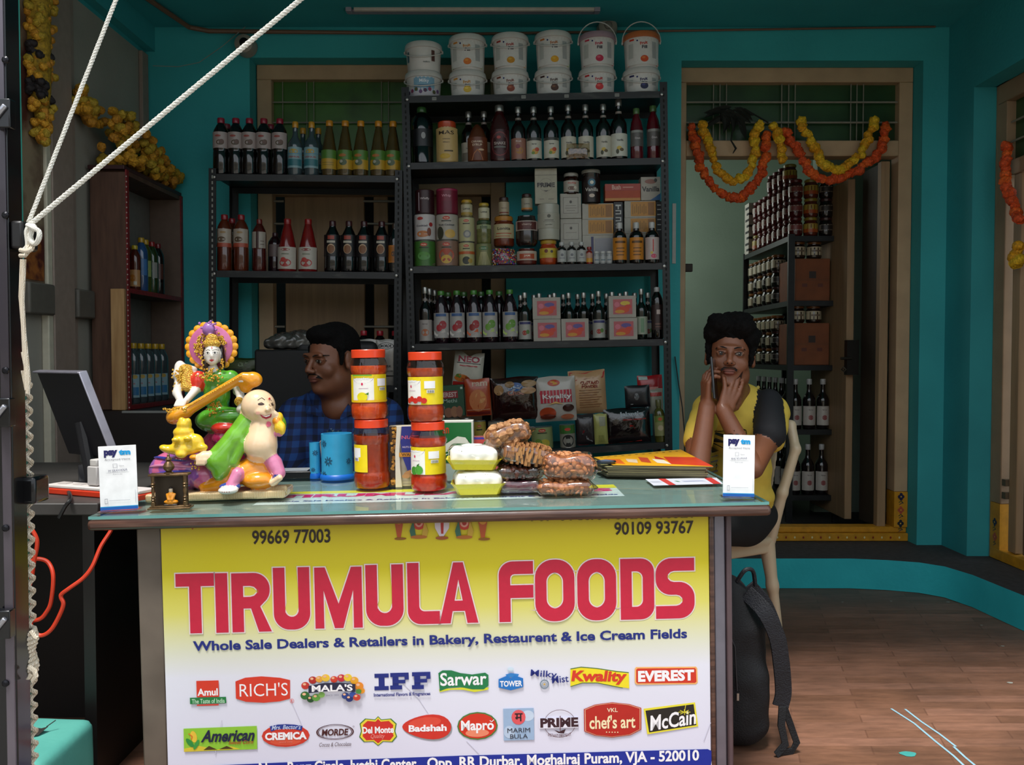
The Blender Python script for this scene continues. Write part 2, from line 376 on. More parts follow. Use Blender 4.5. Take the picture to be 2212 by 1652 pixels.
for px, py, r in ((1962, 1628, .016), (1820, 1300, .004), (2166, 1395, .005), (2182, 1474, .007), (2048, 1300, .006), (1925, 1298, .004), (2120, 1350, .004)):
    p = on_floor(px, py); g.add([(p.x, p.y, .002)] + [(p.x + r * 1.4 * math.cos(a) * (1 + .2 * math.sin(3 * a)), p.y + r * math.sin(a), .0012) for a in [i * .524 for i in range(12)]], [(0, i + 1, (i + 1) % 12 + 1) for i in range(12)], mat('#3f9a95' if r > .01 else '#a9a9a0', .6))
g.out('paint_splash', kind='structure')
# raised plinth along the walls, rounded in the corner, turquoise face, dark top
edge = [(-1.83, 4.03), (1.35, 4.03), (1.6, 4.03), (1.76, 4.0)]
for px, py in ((1985, 1281), (2040, 1291), (2100, 1312), (2160, 1340), (2212, 1364)):
    q = on_floor(px, py, 0); edge.append((q.x, q.y))
edge += [(2.12, 2.9), (2.14, 1.6)]
back = [(2.9, 1.6), (2.9, 4.6), (-1.83, 4.6)]
poly = edge + back; n = len(poly); g = G(); ne = len(edge)
STEP = wallmat('#25b0ba', '#31c2cb', 5); DUST = mat('#3a3738', .85, 0, .2, 40, 0, .3, 150)
g.add([(x, y, .002) for x, y in edge] + [(x, y, .144) for x, y in edge], [(i, i + 1, i + 1 + ne, i + ne) for i in range(ne - 1)], STEP)
g.add([(x, y, .144) for x, y in poly], [list(range(n))], DUST)
struct(g, 'plinth', smooth=40)
# back wall with two openings
g = G()
def wb_(x0, z0, x1, z1, m=TEAL): g.box(x0, YB, z0, x1, YB + .16, z1, m)
D1 = (.846, 2.053, 2.576); D2 = (-1.31, -.03, 2.59)
wb_(-2.2, 0, D2[0], 2.9); wb_(D2[0], D2[2], D2[1], 2.9); wb_(D2[1], 0, D1[0], 2.9); wb_(D1[0], D1[2], D1[1], 2.9); wb_(D1[1], 0, 2.9, 2.9)
struct(g, 'wall_back', smooth=0)
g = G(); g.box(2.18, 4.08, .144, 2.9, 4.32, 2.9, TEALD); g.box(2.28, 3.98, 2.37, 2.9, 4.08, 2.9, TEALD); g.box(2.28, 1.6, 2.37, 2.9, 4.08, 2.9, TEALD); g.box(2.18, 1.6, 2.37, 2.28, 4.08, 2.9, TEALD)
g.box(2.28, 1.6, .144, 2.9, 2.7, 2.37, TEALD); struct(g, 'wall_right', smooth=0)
# left wall: grey panelled, turquoise beam above
g = G(); g.box(XL - .1, .9, -.5, XL, 4.32, 2.6, GREYP); struct(g, 'wall_left', smooth=0)
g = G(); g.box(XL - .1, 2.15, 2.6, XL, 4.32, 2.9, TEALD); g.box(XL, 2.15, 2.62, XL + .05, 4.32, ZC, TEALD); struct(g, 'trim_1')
g = G(); TR = mat('#8f7f74', .6); g.box(XL, 3.37, .14, XL + .035, 3.53, 2.6, TR); g.box(XL, 4.24, .14, XL + .02, 4.31, 2.6, TR); g.box(XL, 3.56, .14, XL + .015, 3.59, 2.6, TR); struct(g, 'trim_2', bevel=.004)
g = G(); g.box(XL, 3.335, .14, XL + .03, 3.37, 2.6, mat('#c3bda9', .6)); struct(g, 'trim_3', bevel=.004)
for y0, y1 in ((3.18, 3.36), (3.54, 3.68)):
    g = G(); g.box(XL, y0, 1.26, XL + .045, y1, 1.38, mat('#5e5a52', .6)); struct(g, 'trim_4', bevel=.008)
# ceiling; its unseen front edge is set back to let daylight in
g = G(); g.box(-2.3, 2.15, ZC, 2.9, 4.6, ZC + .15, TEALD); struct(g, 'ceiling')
# store room behind the open doorway
g = G(); g.box(.2, YB + .16, 2.9, 3.6, 7.6, 3.0, PALE); g.box(.2, 7.0, .1, 3.6, 7.1, 2.9, PALE); g.box(.55, YB + .16, .1, .65, 7.0, 2.9, PALE); g.box(2.45, YB + .16, .1, 2.55, 7, 2.9, PALE); struct(g, 'wall_storeroom', smooth=0)
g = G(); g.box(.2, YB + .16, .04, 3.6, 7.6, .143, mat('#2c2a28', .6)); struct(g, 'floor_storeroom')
al = bpy.data.lights.new('storeroom_fill', 'AREA'); al.energy = 9; al.size = 1.0; al.color = (.95, 1, .93); ao = bpy.data.objects.new('storeroom_fill', al); COL.objects.link(ao); ao.location = (.7, 6.2, 2.0); ao.rotation_euler = (0, R(-80), 0)  # unseen lamp added to brighten the store room
g = G(); g.box(1.86, 5.25, .143, 2.5, 5.33, 2.9, PALE); struct(g, 'wall_partition', smooth=0)
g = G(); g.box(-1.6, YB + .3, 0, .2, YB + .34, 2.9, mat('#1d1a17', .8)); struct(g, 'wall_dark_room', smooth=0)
# street
g = G(); g.box(-14, -12, -.62, 14, 1.55, -.5, mat('#8b8780', .9, 0, .12, 1.5)); struct(g, 'ground')
g = G(); FAC = wallmat('#b9ad98', '#c6bba6', 1); g.box(-14, -9.5, -.5, 14, -9, 3.4, FAC)  # unseen house front, added and sized to hold back low skylight
for i in range(7):
    x = -12 + i * 3.8; g.box(x, -9.02, 1.2, x + 1.2, -8.97, 2.6, mat('#3a4248', .2)); pass
struct(g, 'sky_blocker_across_street', smooth=0)
# doors -----------------------------------------------------------------------
GRN = mat('#2d4a28', .3, 0, .25, 6); GRN2 = mat('#3d6a1e', .35, 0, .3, 5); BAR = mat('#8c877a', .5)
def fpx(px, y=YF): return (px - 1106) / F * y
def fz(py, y=YF): return P(1106, py, y).z
d1 = thing('door_1', None, None, kind='structure')
x0, x1 = D1[0] + .002, D1[1] - .002; zt = D1[2]
g = G(); g.box(x0, YF, .216, x0 + .045, YF + .09, zt - .075, CREAM); g.box(x1 - .07, YF, .4, x1, YF + .09, zt - .075, CREAM); g.box(x0, YF, zt - .075, x1, YF + .09, zt, CREAM); g.box(x0 + .045, YF, fz(337), x1 - .07, YF + .09, fz(303), CREAM); g.out('door_frame', d1, bevel=.004)
YEL = mat('#c98d1c', .5, 0, .12, 30)
g = G(); g.box(x0, YF - .012, .145, x1, YF + .09, .185, YEL); g.box(x0, YF + .01, .186, x1, YF + .09, .215, YEL); g.out('sill', d1, bevel=.003)
g = G(); g.box(x1 - .07, YF - .002, .216, x1 - .001, YF + .09, .4, YEL); g.out('painted_post_foot', d1)
def flowers(z0, cx, cols, T=None):
    a = []
    for i, c in enumerate(cols):
        z = z0 + i * .07
        for t in range(4): a.append(('E', cx + .009 * math.cos(t * 1.57), z + .011 * math.sin(t * 1.57), .008, .009, c))
        a.append(('E', cx, z, .004, .004, '#d9a441')); a.append(('L', [(cx - .012, z - .03), (cx, z - .022), (cx + .012, z - .034)], .004, '#2a4a2a')); a.append(('L', [(cx - .01, z - .042), (cx + .008, z - .03)], .003, '#2a3a5a'))
    return a
g = art(flowers(.215, 0, ['#1d2430', '#b2513c', '#232044']), y=0); g.out('flower_painting', d1, loc=(x1 - .036, YF - .0025, .02))
g = art([('E', x0 + .03 + i * .045, .165, .0045, .006, ['#8a2a1a', '#e8d9a0'][i % 2]) for i in range(26)], y=YF - .0125); g.out('sill_dots', d1)
g = G(); g.box(x0 + .045, YF + .05, fz(303), x1 - .07, YF + .054, zt - .075, GRN); g.out('transom_pane', d1)
for px in (1540, 1554, 1568, 1687, 1702, 1716, 1836, 1849, 1863): g = G(); g.tube([(fpx(px), YF + .03, fz(303)), (fpx(px), YF + .03, zt - .075)], .0028, BAR, 6); g.out('transom_bar', d1)
for py in (218, 262): g = G(); g.tube([(x0 + .04, YF + .022, fz(py)), (x1 - .07, YF + .022, fz(py))], .005, BAR, 6); g.out('transom_rail', d1)
# open leaf, folded into the store room along the right jamb
g = G(); WD = spots('#8f7355', '#a58662', 6, .3, .7, .55, 0, 'noise', (6, 6, .4)); g.box(x1 - .145, YF + .03, .2, x1 - .1, YF + .075, fz(345), WD); g.box(x1 - .21, YF + .3, .2, x1 - .17, YF + .85, fz(360), WD); g.box(x1 - .13, YF + .08, .2, x1 - .1, YF + .3, fz(345), mat('#3d3227', .6)); lf = g.out('door_leaf', d1, bevel=.003)
g = G(); g.box(x1 - .225, YF + .25, 1.0, x1 - .16, YF + .29, 1.19, mat('#221e1b', .4, .6)); g.tube([(x1 - .26, YF + .25, 1.09), (x1 - .2, YF + .25, 1.09)], .008, mat('#4a4640', .35, .8)); g.tube([(x1 - .255, YF + .25, 1.03 + .0), (x1 - .25, YF + .235, 1.045), (x1 - .235, YF + .235, 1.03), (x1 - .245, YF + .24, 1.018)], .004, mat('#6a655c', .35, .8), closed=True); g.out('latch', d1)
# left door behind the rack, closed, with green transom
d2 = thing('door_2', None, None, kind='structure'); x0, x1, zt = D2[0] + .005, D2[1] - .005, D2[2]
g = G(); g.box(x0, YF, .144, x0 + .075, YF + .07, zt - .075, CREAM); g.box(x1 - .075, YF, .144, x1, YF + .07, zt - .075, CREAM); g.box(x0, YF, zt - .075, x1, YF + .07, zt, CREAM); g.box(x0 + .075, YF, 1.93, x1 - .075, YF + .07, 2.0, CREAM); g.out('door_frame', d2, bevel=.004)
g = G(); g.box(x0 + .075, YF + .045, 2.0, x1 - .075, YF + .05, zt - .075, GRN2); g.out('transom_pane', d2)
for px in (612, 664, 679, 825, 840): g = G(); g.tube([(fpx(px), YF + .03, 2.0), (fpx(px), YF + .03, zt - .075)], .0022, BAR, 6); g.out('transom_bar', d2)
for py in (218, 262): g = G(); g.tube([(x0 + .07, YF + .022, fz(py)), (x1 - .07, YF + .022, fz(py))], .0035, BAR, 6); g.out('transom_rail', d2)
for a, b in ((612, 785), (805, 836), (880, 1040)): g = G(); g.box(fpx(a), YF + .05, .15, fpx(b), YF + .08, 1.93, WD); g.out('door_leaf', d2, bevel=.004)
for py in (432, 481, 705): g = G(); g.tube([(fpx(585), YF + .035, fz(py)), (fpx(612), YF + .035, fz(py))], .006, BAR, 6); g.tube([(fpx(785), YF + .035, fz(py)), (fpx(860), YF + .035, fz(py))], .006, BAR, 6); g.out('window_bar', d2)
# third door in the right wall
d3 = thing('door_3', None, None, kind='structure'); xr = 2.285; cr = mat('#9b8063', .55, 0, .08, 8)
def rb(g, y0, z0, y1, z1, m, x=xr, t=.08): g.box(x, y0, z0, x + t, y1, z1, m)
g = G(); rb(g, 3.985, .41, 4.06, 2.28, cr, xr - .002); rb(g, 2.7, 2.28, 4.06, 2.37, cr, xr - .002); rb(g, 2.7, 1.93, 3.985, 2.0, cr); g.box(2.285, 4.06, .144, 2.3, 4.079, 2.37, cr); g.out('door_frame', d3, bevel=.004)
g = G(); rb(g, 2.7, 2.0, 3.985, 2.28, GRN, xr + .04, .005); g.out('transom_pane', d3)
for z in (2.09, 2.18): g = G(); g.tube([(xr + .02, 2.7, z), (xr + .02, 3.99, z)], .005, BAR, 6); g.out('transom_rail', d3)
g = G(); rb(g, 2.7, .145, 4.06, .195, YEL, xr - .006); g.out('sill', d3, bevel=.003)
g = G(); rb(g, 3.984, .195, 4.062, .41, YEL, xr - .004, .08); g.out('painted_post_foot', d3)
g = art(flowers(.24, 0, ['#b2513c', '#232044', ]), y=0); o = g.out('flower_painting', d3, loc=(xr - .0055, 4.02, .01), rot=(0, 0, R(-90)))
g = G(); rb(g, 3.88, .2, 3.94, 1.93, WD, xr + .01, .04); rb(g, 2.7, .2, 3.86, 1.93, mat('#6a543f', .6), xr + .03, .03); g.out('door_leaf', d3, bevel=.003)
for z in (.5, .44): g = G(); g.box(xr - .002, 3.945, z, xr + .03, 3.975, z + .03, mat('#6b5a45', .5, .3)); g.out('hinge', d3)
# conduit, cable and tube light
g = G(); PIP = mat('#6a4f3c', .6); g.tube([V((-1.66, 3.9, 2.722)), V((-1.62, 4.1, 2.72)), V((-1.58, 4.24, 2.71)), V((-1.5, 4.29, 2.71)), V((-.2, 4.3, 2.70)), V((2.1, 4.3, 2.735))], [.012, .012, .012, .012, .007, .005], PIP, 8)
tag(g.out('conduit_pipe'), 'thin brown conduit pipe running below the ceiling along the turquoise back wall', 'pipe')
g = G(); g.tube([P(530, 58, 4.29), P(480, 100, 4.27), P(430, 135, 4.25), P(385, 144, 4.22), P(330, 142, 4.2)], .0022, mat('#7d8f88', .5), 6); tag(g.out('sagging_wire'), 'thin pale wire sagging from the round camera towards the left wall', 'wire')
tl = thing('tube_light', 'unlit white tube light batten mounted high above the bucket rack', 'light', P(1022, 24, 4.1))
g = G(); g.box(-.6, 0, .0, .6, .045, .05, mat('#8f8b98', .5)); g.out('batten', tl, bevel=.006)
g = G(); g.tube([(-.56, -.012, .006), (.58, -.012, .006)], .013, mat('#b5ada3', .3), 10); g.out('tube', tl)
for s in (-1, 1): g = G(); g.box(s * .585 - .014, -.028, -.01, s * .585 + .014, .01, .03, mat('#8f8b98', .5)); g.out('end_cap', tl, bevel=.003)
for (px, py, lab) in ((530, 98, 'round white dome camera with dark lens under the conduit, left of the green transom'), (1312, 62, 'round pale ceiling rose on the wall behind the bucket handles')):
    c = P(px, py, 4.28); dc = thing('security_camera' if px < 600 else 'ceiling_rose', lab, 'camera' if px < 600 else 'fitting', c)
    g = G(); g.lathe([(.0, -.045), (.03, -.042), (.045, -.03), (.05, 0), (.052, .03)], mat('#9a9388', .4), 20, T=M.Rotation(R(-90), 4, 'X')); g.out('housing', dc)
    if px < 600: g = G(); g.ball((.006, -.046, 0), (.022, .012, .022), mat('#0d0d10', .15), 14); g.out('lens', dc)
    else: g = G(); g.ball((0, -.045, 0), (.02, .01, .02), mat('#857f76', .4), 12); g.out('centre_cap', dc)
# ------------------------------------------------------------------ counter with printed banner
CO = V(((927 - 1106) / F * 2.0, 2.0, 0)); CO.z = P(927, 1100, 2.0).z
CM = M.Translation(CO) @ M.Rotation(R(1.5), 4, 'Z') @ M.Rotation(R(-1.0), 4, 'Y'); CI = CM.inverted()
def cplane(px, py, axis, val):
    """point of the counter's own plane (axis 1: y = val, axis 2: z = val) seen at a pixel, in counter coordinates"""
    a = CI @ V((0, 0, HC)); b = CI @ P(px, py, 2.0); d = b - a; t = (val - a[axis]) / d[axis]; return a + d * t
def C(px, py, dz=0): return cplane(px, py, 2, dz)
def CW(px, py, rz=0, rx=0, dz=0):
    """world matrix of something standing on the glass with its foot seen at a pixel"""
    p = C(px, py, dz); return CM @ M.Translation(p) @ M.Rotation(R(rz), 4, 'Z') @ M.Rotation(R(rx), 4, 'X')
ct = thing('counter', 'shop counter table with dark moulded top, post sides and printed banner front', 'counter', T=CM)
WOOD = spots('#3a221c', '#6b4a3c', 25, .35, .8, .32, .4, 'noise', (.3, 4, 4), .4); SHEEN = mat('#8f9896', .35)
xl, xr2 = cplane(186, 1135, 1, 0).x, cplane(1668, 1098, 1, 0).x; DEP = .72
g = G(); g.box(xl, 0, -.034, xr2, DEP, -.0085, WOOD); g.out('top_board', ct, bevel=.009)
g = G(); g.box(xl + .01, .008, -.0086, xr2 - .01, DEP - .01, -.0080, SHEEN); g.out('sheen_layer', ct)  # pale layer added under the glass, its tone imitating the sky reflection
YP = .05
def Bp(px, py): p = cplane(px, py, 1, YP); return (p.x, p.z)
bl, br = Bp(355, 1400)[0], Bp(1533, 1400)[0]; zb = -.74
SIDE = spots('#5c5148', '#75695e', 8, .3, .8, .45); POSTM = mat('#4a3a36', .35, .1, .2, 50)
g = G(); g.box(bl - .06, YP + .004, zb, bl - .001, YP + .05, -.034, SIDE); g.out('side_post', ct, bevel=.004)
pr = Bp(1582, 1400)[0]
g = G(); g.box(br + .001, YP - .004, zb, br + .013, YP + .05, -.034, WOOD); g.box(br + .014, YP + .004, zb, pr - .014, YP + .04, -.034, mat('#7d7a86', .25, .5)); g.box(pr - .013, YP - .004, zb, pr, YP + .05, -.034, mat('#57464a', .4)); g.out('side_post', ct, bevel=.003)  # pale middle strip stands for the reflection along the post
for x in (bl + .01, pr - .05): g = G(); g.box(x, DEP - .1, zb, x + .05, DEP - .05, -.034, SIDE); g.out('rear_leg', ct, bevel=.004)
g = G(); g.box(bl, YP + .006, zb, br, YP + .02, -.034, mat('#3a3430', .7)); g.out('front_board', ct)
# glass sheet: clear faces, green polished edge
gt = thing('glass_sheet', 'greenish glass sheet covering the whole top of the counter', 'glass', T=CM)
GL = clear('#f3faf8', .03, .03, .34); EDG = mat('#5f9c98', .12, 0, .05, 20, .6)
g = G(); g.box(xl + .004, .003, -.007, xr2 - .006, DEP - .004, -.0002, GL); me = g.mesh('sheet', 0); o = bpy.data.objects.new('sheet', me); COL.objects.link(o); o.parent = gt
me.materials.append(EDG)
for p in me.polygons:
    if abs(p.normal.z) < .5: p.material_index = 1
# banner -------------------------------------------------------------------
zt_, zb_ = -.034, zb
BG = ramp_z([(0, '#c9c6d8'), (.25, '#dcdaec'), (.5, '#d9d8cf'), (.63, '#d8d35e'), (.74, '#d9cd26'), (1, '#c9b718')], -.72, -.03, .3)
zz = lambda py: Bp(940, py)[1]
BG = ramp_z([(0, '#dddcf0'), (.36, '#e2e2ef'), (.47, '#dcdcc4'), (.62, '#ddd66a'), (.78, '#dccd22'), (1, '#d2bd1c')], zz(1640), zz(1110), .3)
g = G(); nx_, nz_ = 60, 30; vs = []; fs = []
for i in range(nx_ + 1):
    for j in range(nz_ + 1):
        u, q = i / nx_, j / nz_; x = bl + (br - bl) * u; z = zb_ + (zt_ - zb_) * q
        vs.append((x, YP + .0012 * math.sin(u * 9 + q * 4) * (1 - q) * q * 4 - .0, z))
fs = [(i * (nz_ + 1) + j, (i + 1) * (nz_ + 1) + j, (i + 1) * (nz_ + 1) + j + 1, i * (nz_ + 1) + j + 1) for i in range(nx_) for j in range(nz_)]
g.add(vs, fs, BG); ban = g.out('banner', ct)
SY = YP - .0014; S = (bl and 2.045 / F)   # metres per pixel on the panel
RED, NAVY, WHT, BLK = '#c8203f', '#1b2a7c', '#f4f2f6', '#2a1c16'
def BX(it, name='print', y=SY, **kw): g = art(it, y=y, **kw); return g.out(name, ban)
# sign lettering drawn stroke by stroke, condensed heavy capitals
def glyph(c, x, z, w_, h, t, u):
    """outline loops (outer first, then holes) for one letter; t upright stroke, u level stroke"""
    def rr(x0, z0, x1, z1, r, q=(1, 1, 1, 1), n=8):
        o = []
        for (cx, cz, a0, on) in ((x1 - r, z0 + r, -90, q[0]), (x1 - r, z1 - r, 0, q[1]), (x0 + r, z1 - r, 90, q[2]), (x0 + r, z0 + r, 180, q[3])):
            if on: o += [(cx + r * math.cos(R(a0 + 90 * i / n)), cz + r * math.sin(R(a0 + 90 * i / n))) for i in range(n + 1)]
            else: a = R(a0 + 45); o.append((cx + r * (1 if math.cos(a) > 0 else -1), cz + r * (1 if math.sin(a) > 0 else -1)))
        return o
    X, Z = x + w_, z + h
    if c == 'T': return [[(x, Z), (x, Z - u), (x + w_ / 2 - t / 2, Z - u), (x + w_ / 2 - t / 2, z), (x + w_ / 2 + t / 2, z), (x + w_ / 2 + t / 2, Z - u), (X, Z - u), (X, Z)]]
    if c == 'I': return [[(x, z), (X, z), (X, Z), (x, Z)]]
    if c == 'O': return [rr(x, z, X, Z, w_ * .46), rr(x + t, z + u, X - t, Z - u, w_ * .24)[::-1]]
    if c == 'D': return [rr(x, z, X, Z, w_ * .4, (1, 1, 0, 0)), rr(x + t, z + u, X - t, Z - u, w_ * .2, (1, 1, 0, 0))[::-1]]
    if c == 'U':
        r = w_ * .45; ri = r - t * .9; o = [(x, Z), (x, z + r)] + [(x + r - r * math.cos(R(a)), z + r - r * math.sin(R(a))) for a in range(10, 90, 10)] + [(X - r + r * math.sin(R(a)), z + r - r * math.cos(R(a))) for a in range(0, 90, 10)] + [(X, z + r), (X, Z), (X - t, Z), (X - t, z + r)]
        m = (x + X) / 2; ra = (w_ - 2 * t) / 2; o += [(m + ra * math.cos(R(a)), z + u + ra - ra * math.sin(R(a))) for a in range(10, 180, 17)] + [(x + t, z + r), (x + t, Z)]; return [o]
    if c == 'L': r = w_ * .42; return [[(x, Z), (x, z + r)] + [(x + r - r * math.cos(R(a)), z + r - r * math.sin(R(a))) for a in range(10, 91, 10)] + [(X, z), (X, z + u), (x + t + r * .5, z + u)] + [(x + t + r * .4 - r * .4 * math.sin(R(a)), z + u + r * .4 - r * .4 * math.cos(R(a))) for a in range(0, 91, 15)] + [(x + t, Z)]]
    if c == 'F': r = w_ * .4; m = z + h * .5; return [[(x, z), (x + t, z), (x + t, m - u / 2), (X, m - u / 2), (X, m + u / 2), (x + t, m + u / 2), (x + t, Z - u - r * .3)] + [(x + t + r * .3 - r * .3 * math.cos(R(a)), Z - u - r * .3 + r * .3 * math.sin(R(a))) for a in (30, 60, 90)] + [(X, Z - u), (X, Z), (x + r, Z)] + [(x + r - r * math.sin(R(a)), Z - r + r * math.cos(R(a))) for a in range(10, 91, 10)]]
    if c == 'A': a = w_ * .5; return [[(x, z), (x + t * .95, z), (x + t * 1.15, z + h * .2), (X - t * 1.15, z + h * .2), (X - t * .95, z), (X, z), (x + a + t * .42, Z), (x + a - t * .42, Z)], [(x + a, Z - h * .28), (x + t * 1.33, z + h * .37), (X - t * 1.33, z + h * .37)][::-1]]
    if c == 'M': m = x + w_ / 2; return [[(x, z), (x + t * .8, z), (x + t * .8, z + h * .62), (m - t * .38, z), (m + t * .38, z), (X - t * .8, z + h * .62), (X - t * .8, z), (X, z), (X, Z), (X - t * .95, Z), (m, z + h * .4), (x + t * .95, Z), (x, Z)]]
    if c == 'R':
        r = w_ * .42; m = z + h * .4; o = [(x, z), (x + t, z), (x + t, m), (x + w_ * .5, m), (X - t * 1.0, z), (X + t * .1, z), (x + w_ * .74, m + h * .03)]
        o += [(X - r + r * math.cos(R(a)), m + h * .04 + r + r * math.sin(R(a))) for a in range(-50, 1, 10)] + [(X - r + r * math.cos(R(a)), Z - r + r * math.sin(R(a))) for a in range(0, 91, 10)] + [(x, Z)]
        r2 = r * .5; return [o, [(x + t, m + u * .9), (x + t, Z - u)] + [(X - t - r2 + r2 * math.cos(R(a)), Z - u - r2 + r2 * math.sin(R(a))) for a in (90, 60, 30, 0)] + [(X - t - r2 + r2 * math.cos(R(a)), m + u * .9 + r2 + r2 * math.sin(R(a))) for a in (0, -30, -60, -90)]]
    if c == 'S':
        r = w_ * .4; m = z + h / 2; k = u / 2; o = [(X, Z), (x + r, Z)] + [(x + r - r * math.sin(R(a)), Z - r + r * math.cos(R(a))) for a in range(10, 91, 10)] + [(x + r - r * math.cos(R(a)), m - k + r - r * math.sin(R(a))) for a in range(0, 91, 10)]
        q = r * .45; o += [(X - t - q, m - k)] + [(X - t - q + q * math.sin(R(a)), m - k - q + q * math.cos(R(a))) for a in (30, 60, 90)] + [(X - t - q + q * math.cos(R(a)), z + u + q - q * math.sin(R(a))) for a in (0, 30, 60, 90)] + [(x, z + u), (x, z), (X - r, z)]
        o += [(X - r + r * math.sin(R(a)), z + r - r * math.cos(R(a))) for a in range(10, 91, 10)] + [(X - r + r * math.cos(R(a)), m + k - r + r * math.sin(R(a))) for a in range(0, 91, 10)]
        o += [(x + t + q, m + k)] + [(x + t + q - q * math.sin(R(a)), m + k + q - q * math.cos(R(a))) for a in (30, 60, 90)] + [(x + t + q - q * math.cos(R(a)), Z - u - q + q * math.sin(R(a))) for a in (0, 30, 60, 90)] + [(X, Z - u)]
        return [o]
def fill(loops, off, y, m, g):
    c = bpy.data.curves.new('c', 'CURVE'); c.dimensions = '2D'; c.fill_mode = 'BOTH'; c.offset = off
    for L in loops:
        s = c.splines.new('POLY'); s.points.add(len(L) - 1); s.use_cyclic_u = True
        for i, p in enumerate(L): s.points[i].co = (p[0], p[1], 0, 1)
    o = bpy.data.objects.new('c', c); COL.objects.link(o); bpy.context.view_layer.update(); me = bpy.data.meshes.new_from_object(o)
    fs = [list(p.vertices) for p in me.polygons]; vs = [v.co for v in me.vertices]
    fs = [f if ((vs[f[1]] - vs[f[0]]).cross(vs[f[2]] - vs[f[1]])).z > 0 else f[::-1] for f in fs]
    g.add([(v.x, y, v.y) for v in vs], fs, m); bpy.data.objects.remove(o); bpy.data.curves.remove(c); bpy.data.meshes.remove(me)
LET = [('T', 383, 462, 1237, 1368), ('I', 468, 491, 1237, 1366), ('R', 503, 582, 1236, 1365), ('U', 593, 668, 1224, 1360), ('M', 682, 781, 1223, 1357), ('U', 792, 870, 1218, 1352), ('L', 882, 948, 1214, 1348), ('A', 950, 1031, 1213, 1346),
       ('F', 1079, 1151, 1211, 1343), ('O', 1157, 1240, 1207, 1342), ('O', 1248, 1330, 1206, 1340), ('D', 1341, 1412, 1205, 1338), ('S', 1417, 1499, 1204, 1336)]
for ch, px0, px1, py0, py1 in LET:
    a = Bp(px0, py1); b = Bp(px1, py0); wd = b[0] - a[0]; t_ = 25 * S if ch != 'M' else 24 * S
    lp = glyph(ch, a[0], a[1], wd, b[1] - a[1], t_, 28 * S); g = G()
    fill(lp, 2.6 * S, SY - .0002, ink('#e8d6d6'), g); fill(lp, 0, SY - .0005, ink(RED), g); g.out('sign_letter', ban)
def T(txt, x0, x1, y0, y1, c, **o):
    """text filling a pixel box of the photograph on the panel"""
    a, b, m = Bp(x0, (y0 + y1) / 2), Bp(x1, (y0 + y1) / 2), Bp((x0 + x1) / 2, (y0 + y1) / 2); return ("T", txt, m[0], m[1], b[0] - a[0], (y1 - y0) * S, c, o)
def bx(x0, x1, y0, y1, c): m = Bp((x0 + x1) / 2, (y0 + y1) / 2); a, b = (x1 - x0) * S / 2, (y1 - y0) * S / 2; return ('R', m[0] - a, m[1] - b, m[0] + a, m[1] + b, c)
def pl(pts, c): return ('P', [Bp(*p) for p in pts], c)
def el(x, y, rx, ry, c, rot=0): p = Bp(x, y); return ('E', p[0], p[1], rx * S, ry * S, c, rot)
def ring(x, y, rx, ry, th, c): p = Bp(x, y); return ('O', ell(p[0], p[1], rx * S, ry * S, 32), th, c)
BX([T('Whole Sale Dealers & Retailers in Bakery, Restaurent & Ice Cream Fields', 421, 1488, 1370, 1398, NAVY, b=.03)], 'tagline_lettering')
BX([T('99669 77003', 545, 714, 1143, 1174, BLK, b=.02, r=0)], 'phone_lettering'); BX([T('90109 93767', 1327, 1498, 1125, 1154, BLK, b=.02)], 'phone_lettering')
BX([T('Rajkumar : 99595 92973', 386, 668, 1108, 1141, '#a3231b', b=.02)], 'phone_lettering'); BX([T('For Orders : 81212 18521', 1147, 1497, 1096, 1122, BLK, b=.02)], 'phone_lettering')
# row of sacred emblems cut off by the table edge
em = []
for x, k in ((862, 0), (905, 1), (955, 2), (1003, 1), (1043, 0)):
    if k == 2: em += [pl([(938, 1115), (972, 1115), (970, 1140), (958, 1158), (950, 1158), (940, 1140)], '#d8cdd8'), pl([(951, 1112), (959, 1112), (958, 1152), (953, 1152)], '#b3302a'), el(955, 1161, 14, 4, '#a0552a')]
    elif k == 1: em += [el(x, 1128, 15, 16, '#c43a2a'), el(x, 1128, 9, 10, '#e0a090'), el(x, 1128, 5, 6, '#b02a2a'), pl([(x - 20, 1146), (x - 12, 1122), (x - 6, 1160), (x - 16, 1162)], '#3a6a55'), pl([(x + 20, 1146), (x + 12, 1122), (x + 6, 1160), (x + 16, 1162)], '#c9a23a'), el(x, 1159, 18, 4, '#b36a2a')]
    else: em += [pl([(x - 14, 1112), (x + 12, 1112), (x + 8, 1135), (x + 4, 1160), (x - 4, 1160), (x - 8, 1135)], '#b8542a'), el(x, 1124, 8, 8, '#d99a3a'), el(x + 3, 1163, 13, 3, '#8f5a1c')]
BX(em, 'emblem')
# bottom address band
BX([pl([(470, 1652), (700, 1642), (1000, 1631), (1528, 1617), (1537, 1621), (1538, 1740), (350, 1760), (360, 1668)], '#1b2f96'), pl([(1538, 1632), (1538, 1745), (1524, 1745)], WHT),
    T('Opp. RR Durbar, Moghalraj Puram, VJA - 520010', 924, 1511, 1626, 1658, WHT, b=.03, r=0), T('Near Benz Circle, Jyothi Center,', 560, 905, 1640, 1672, WHT, b=.03)], 'address_band')
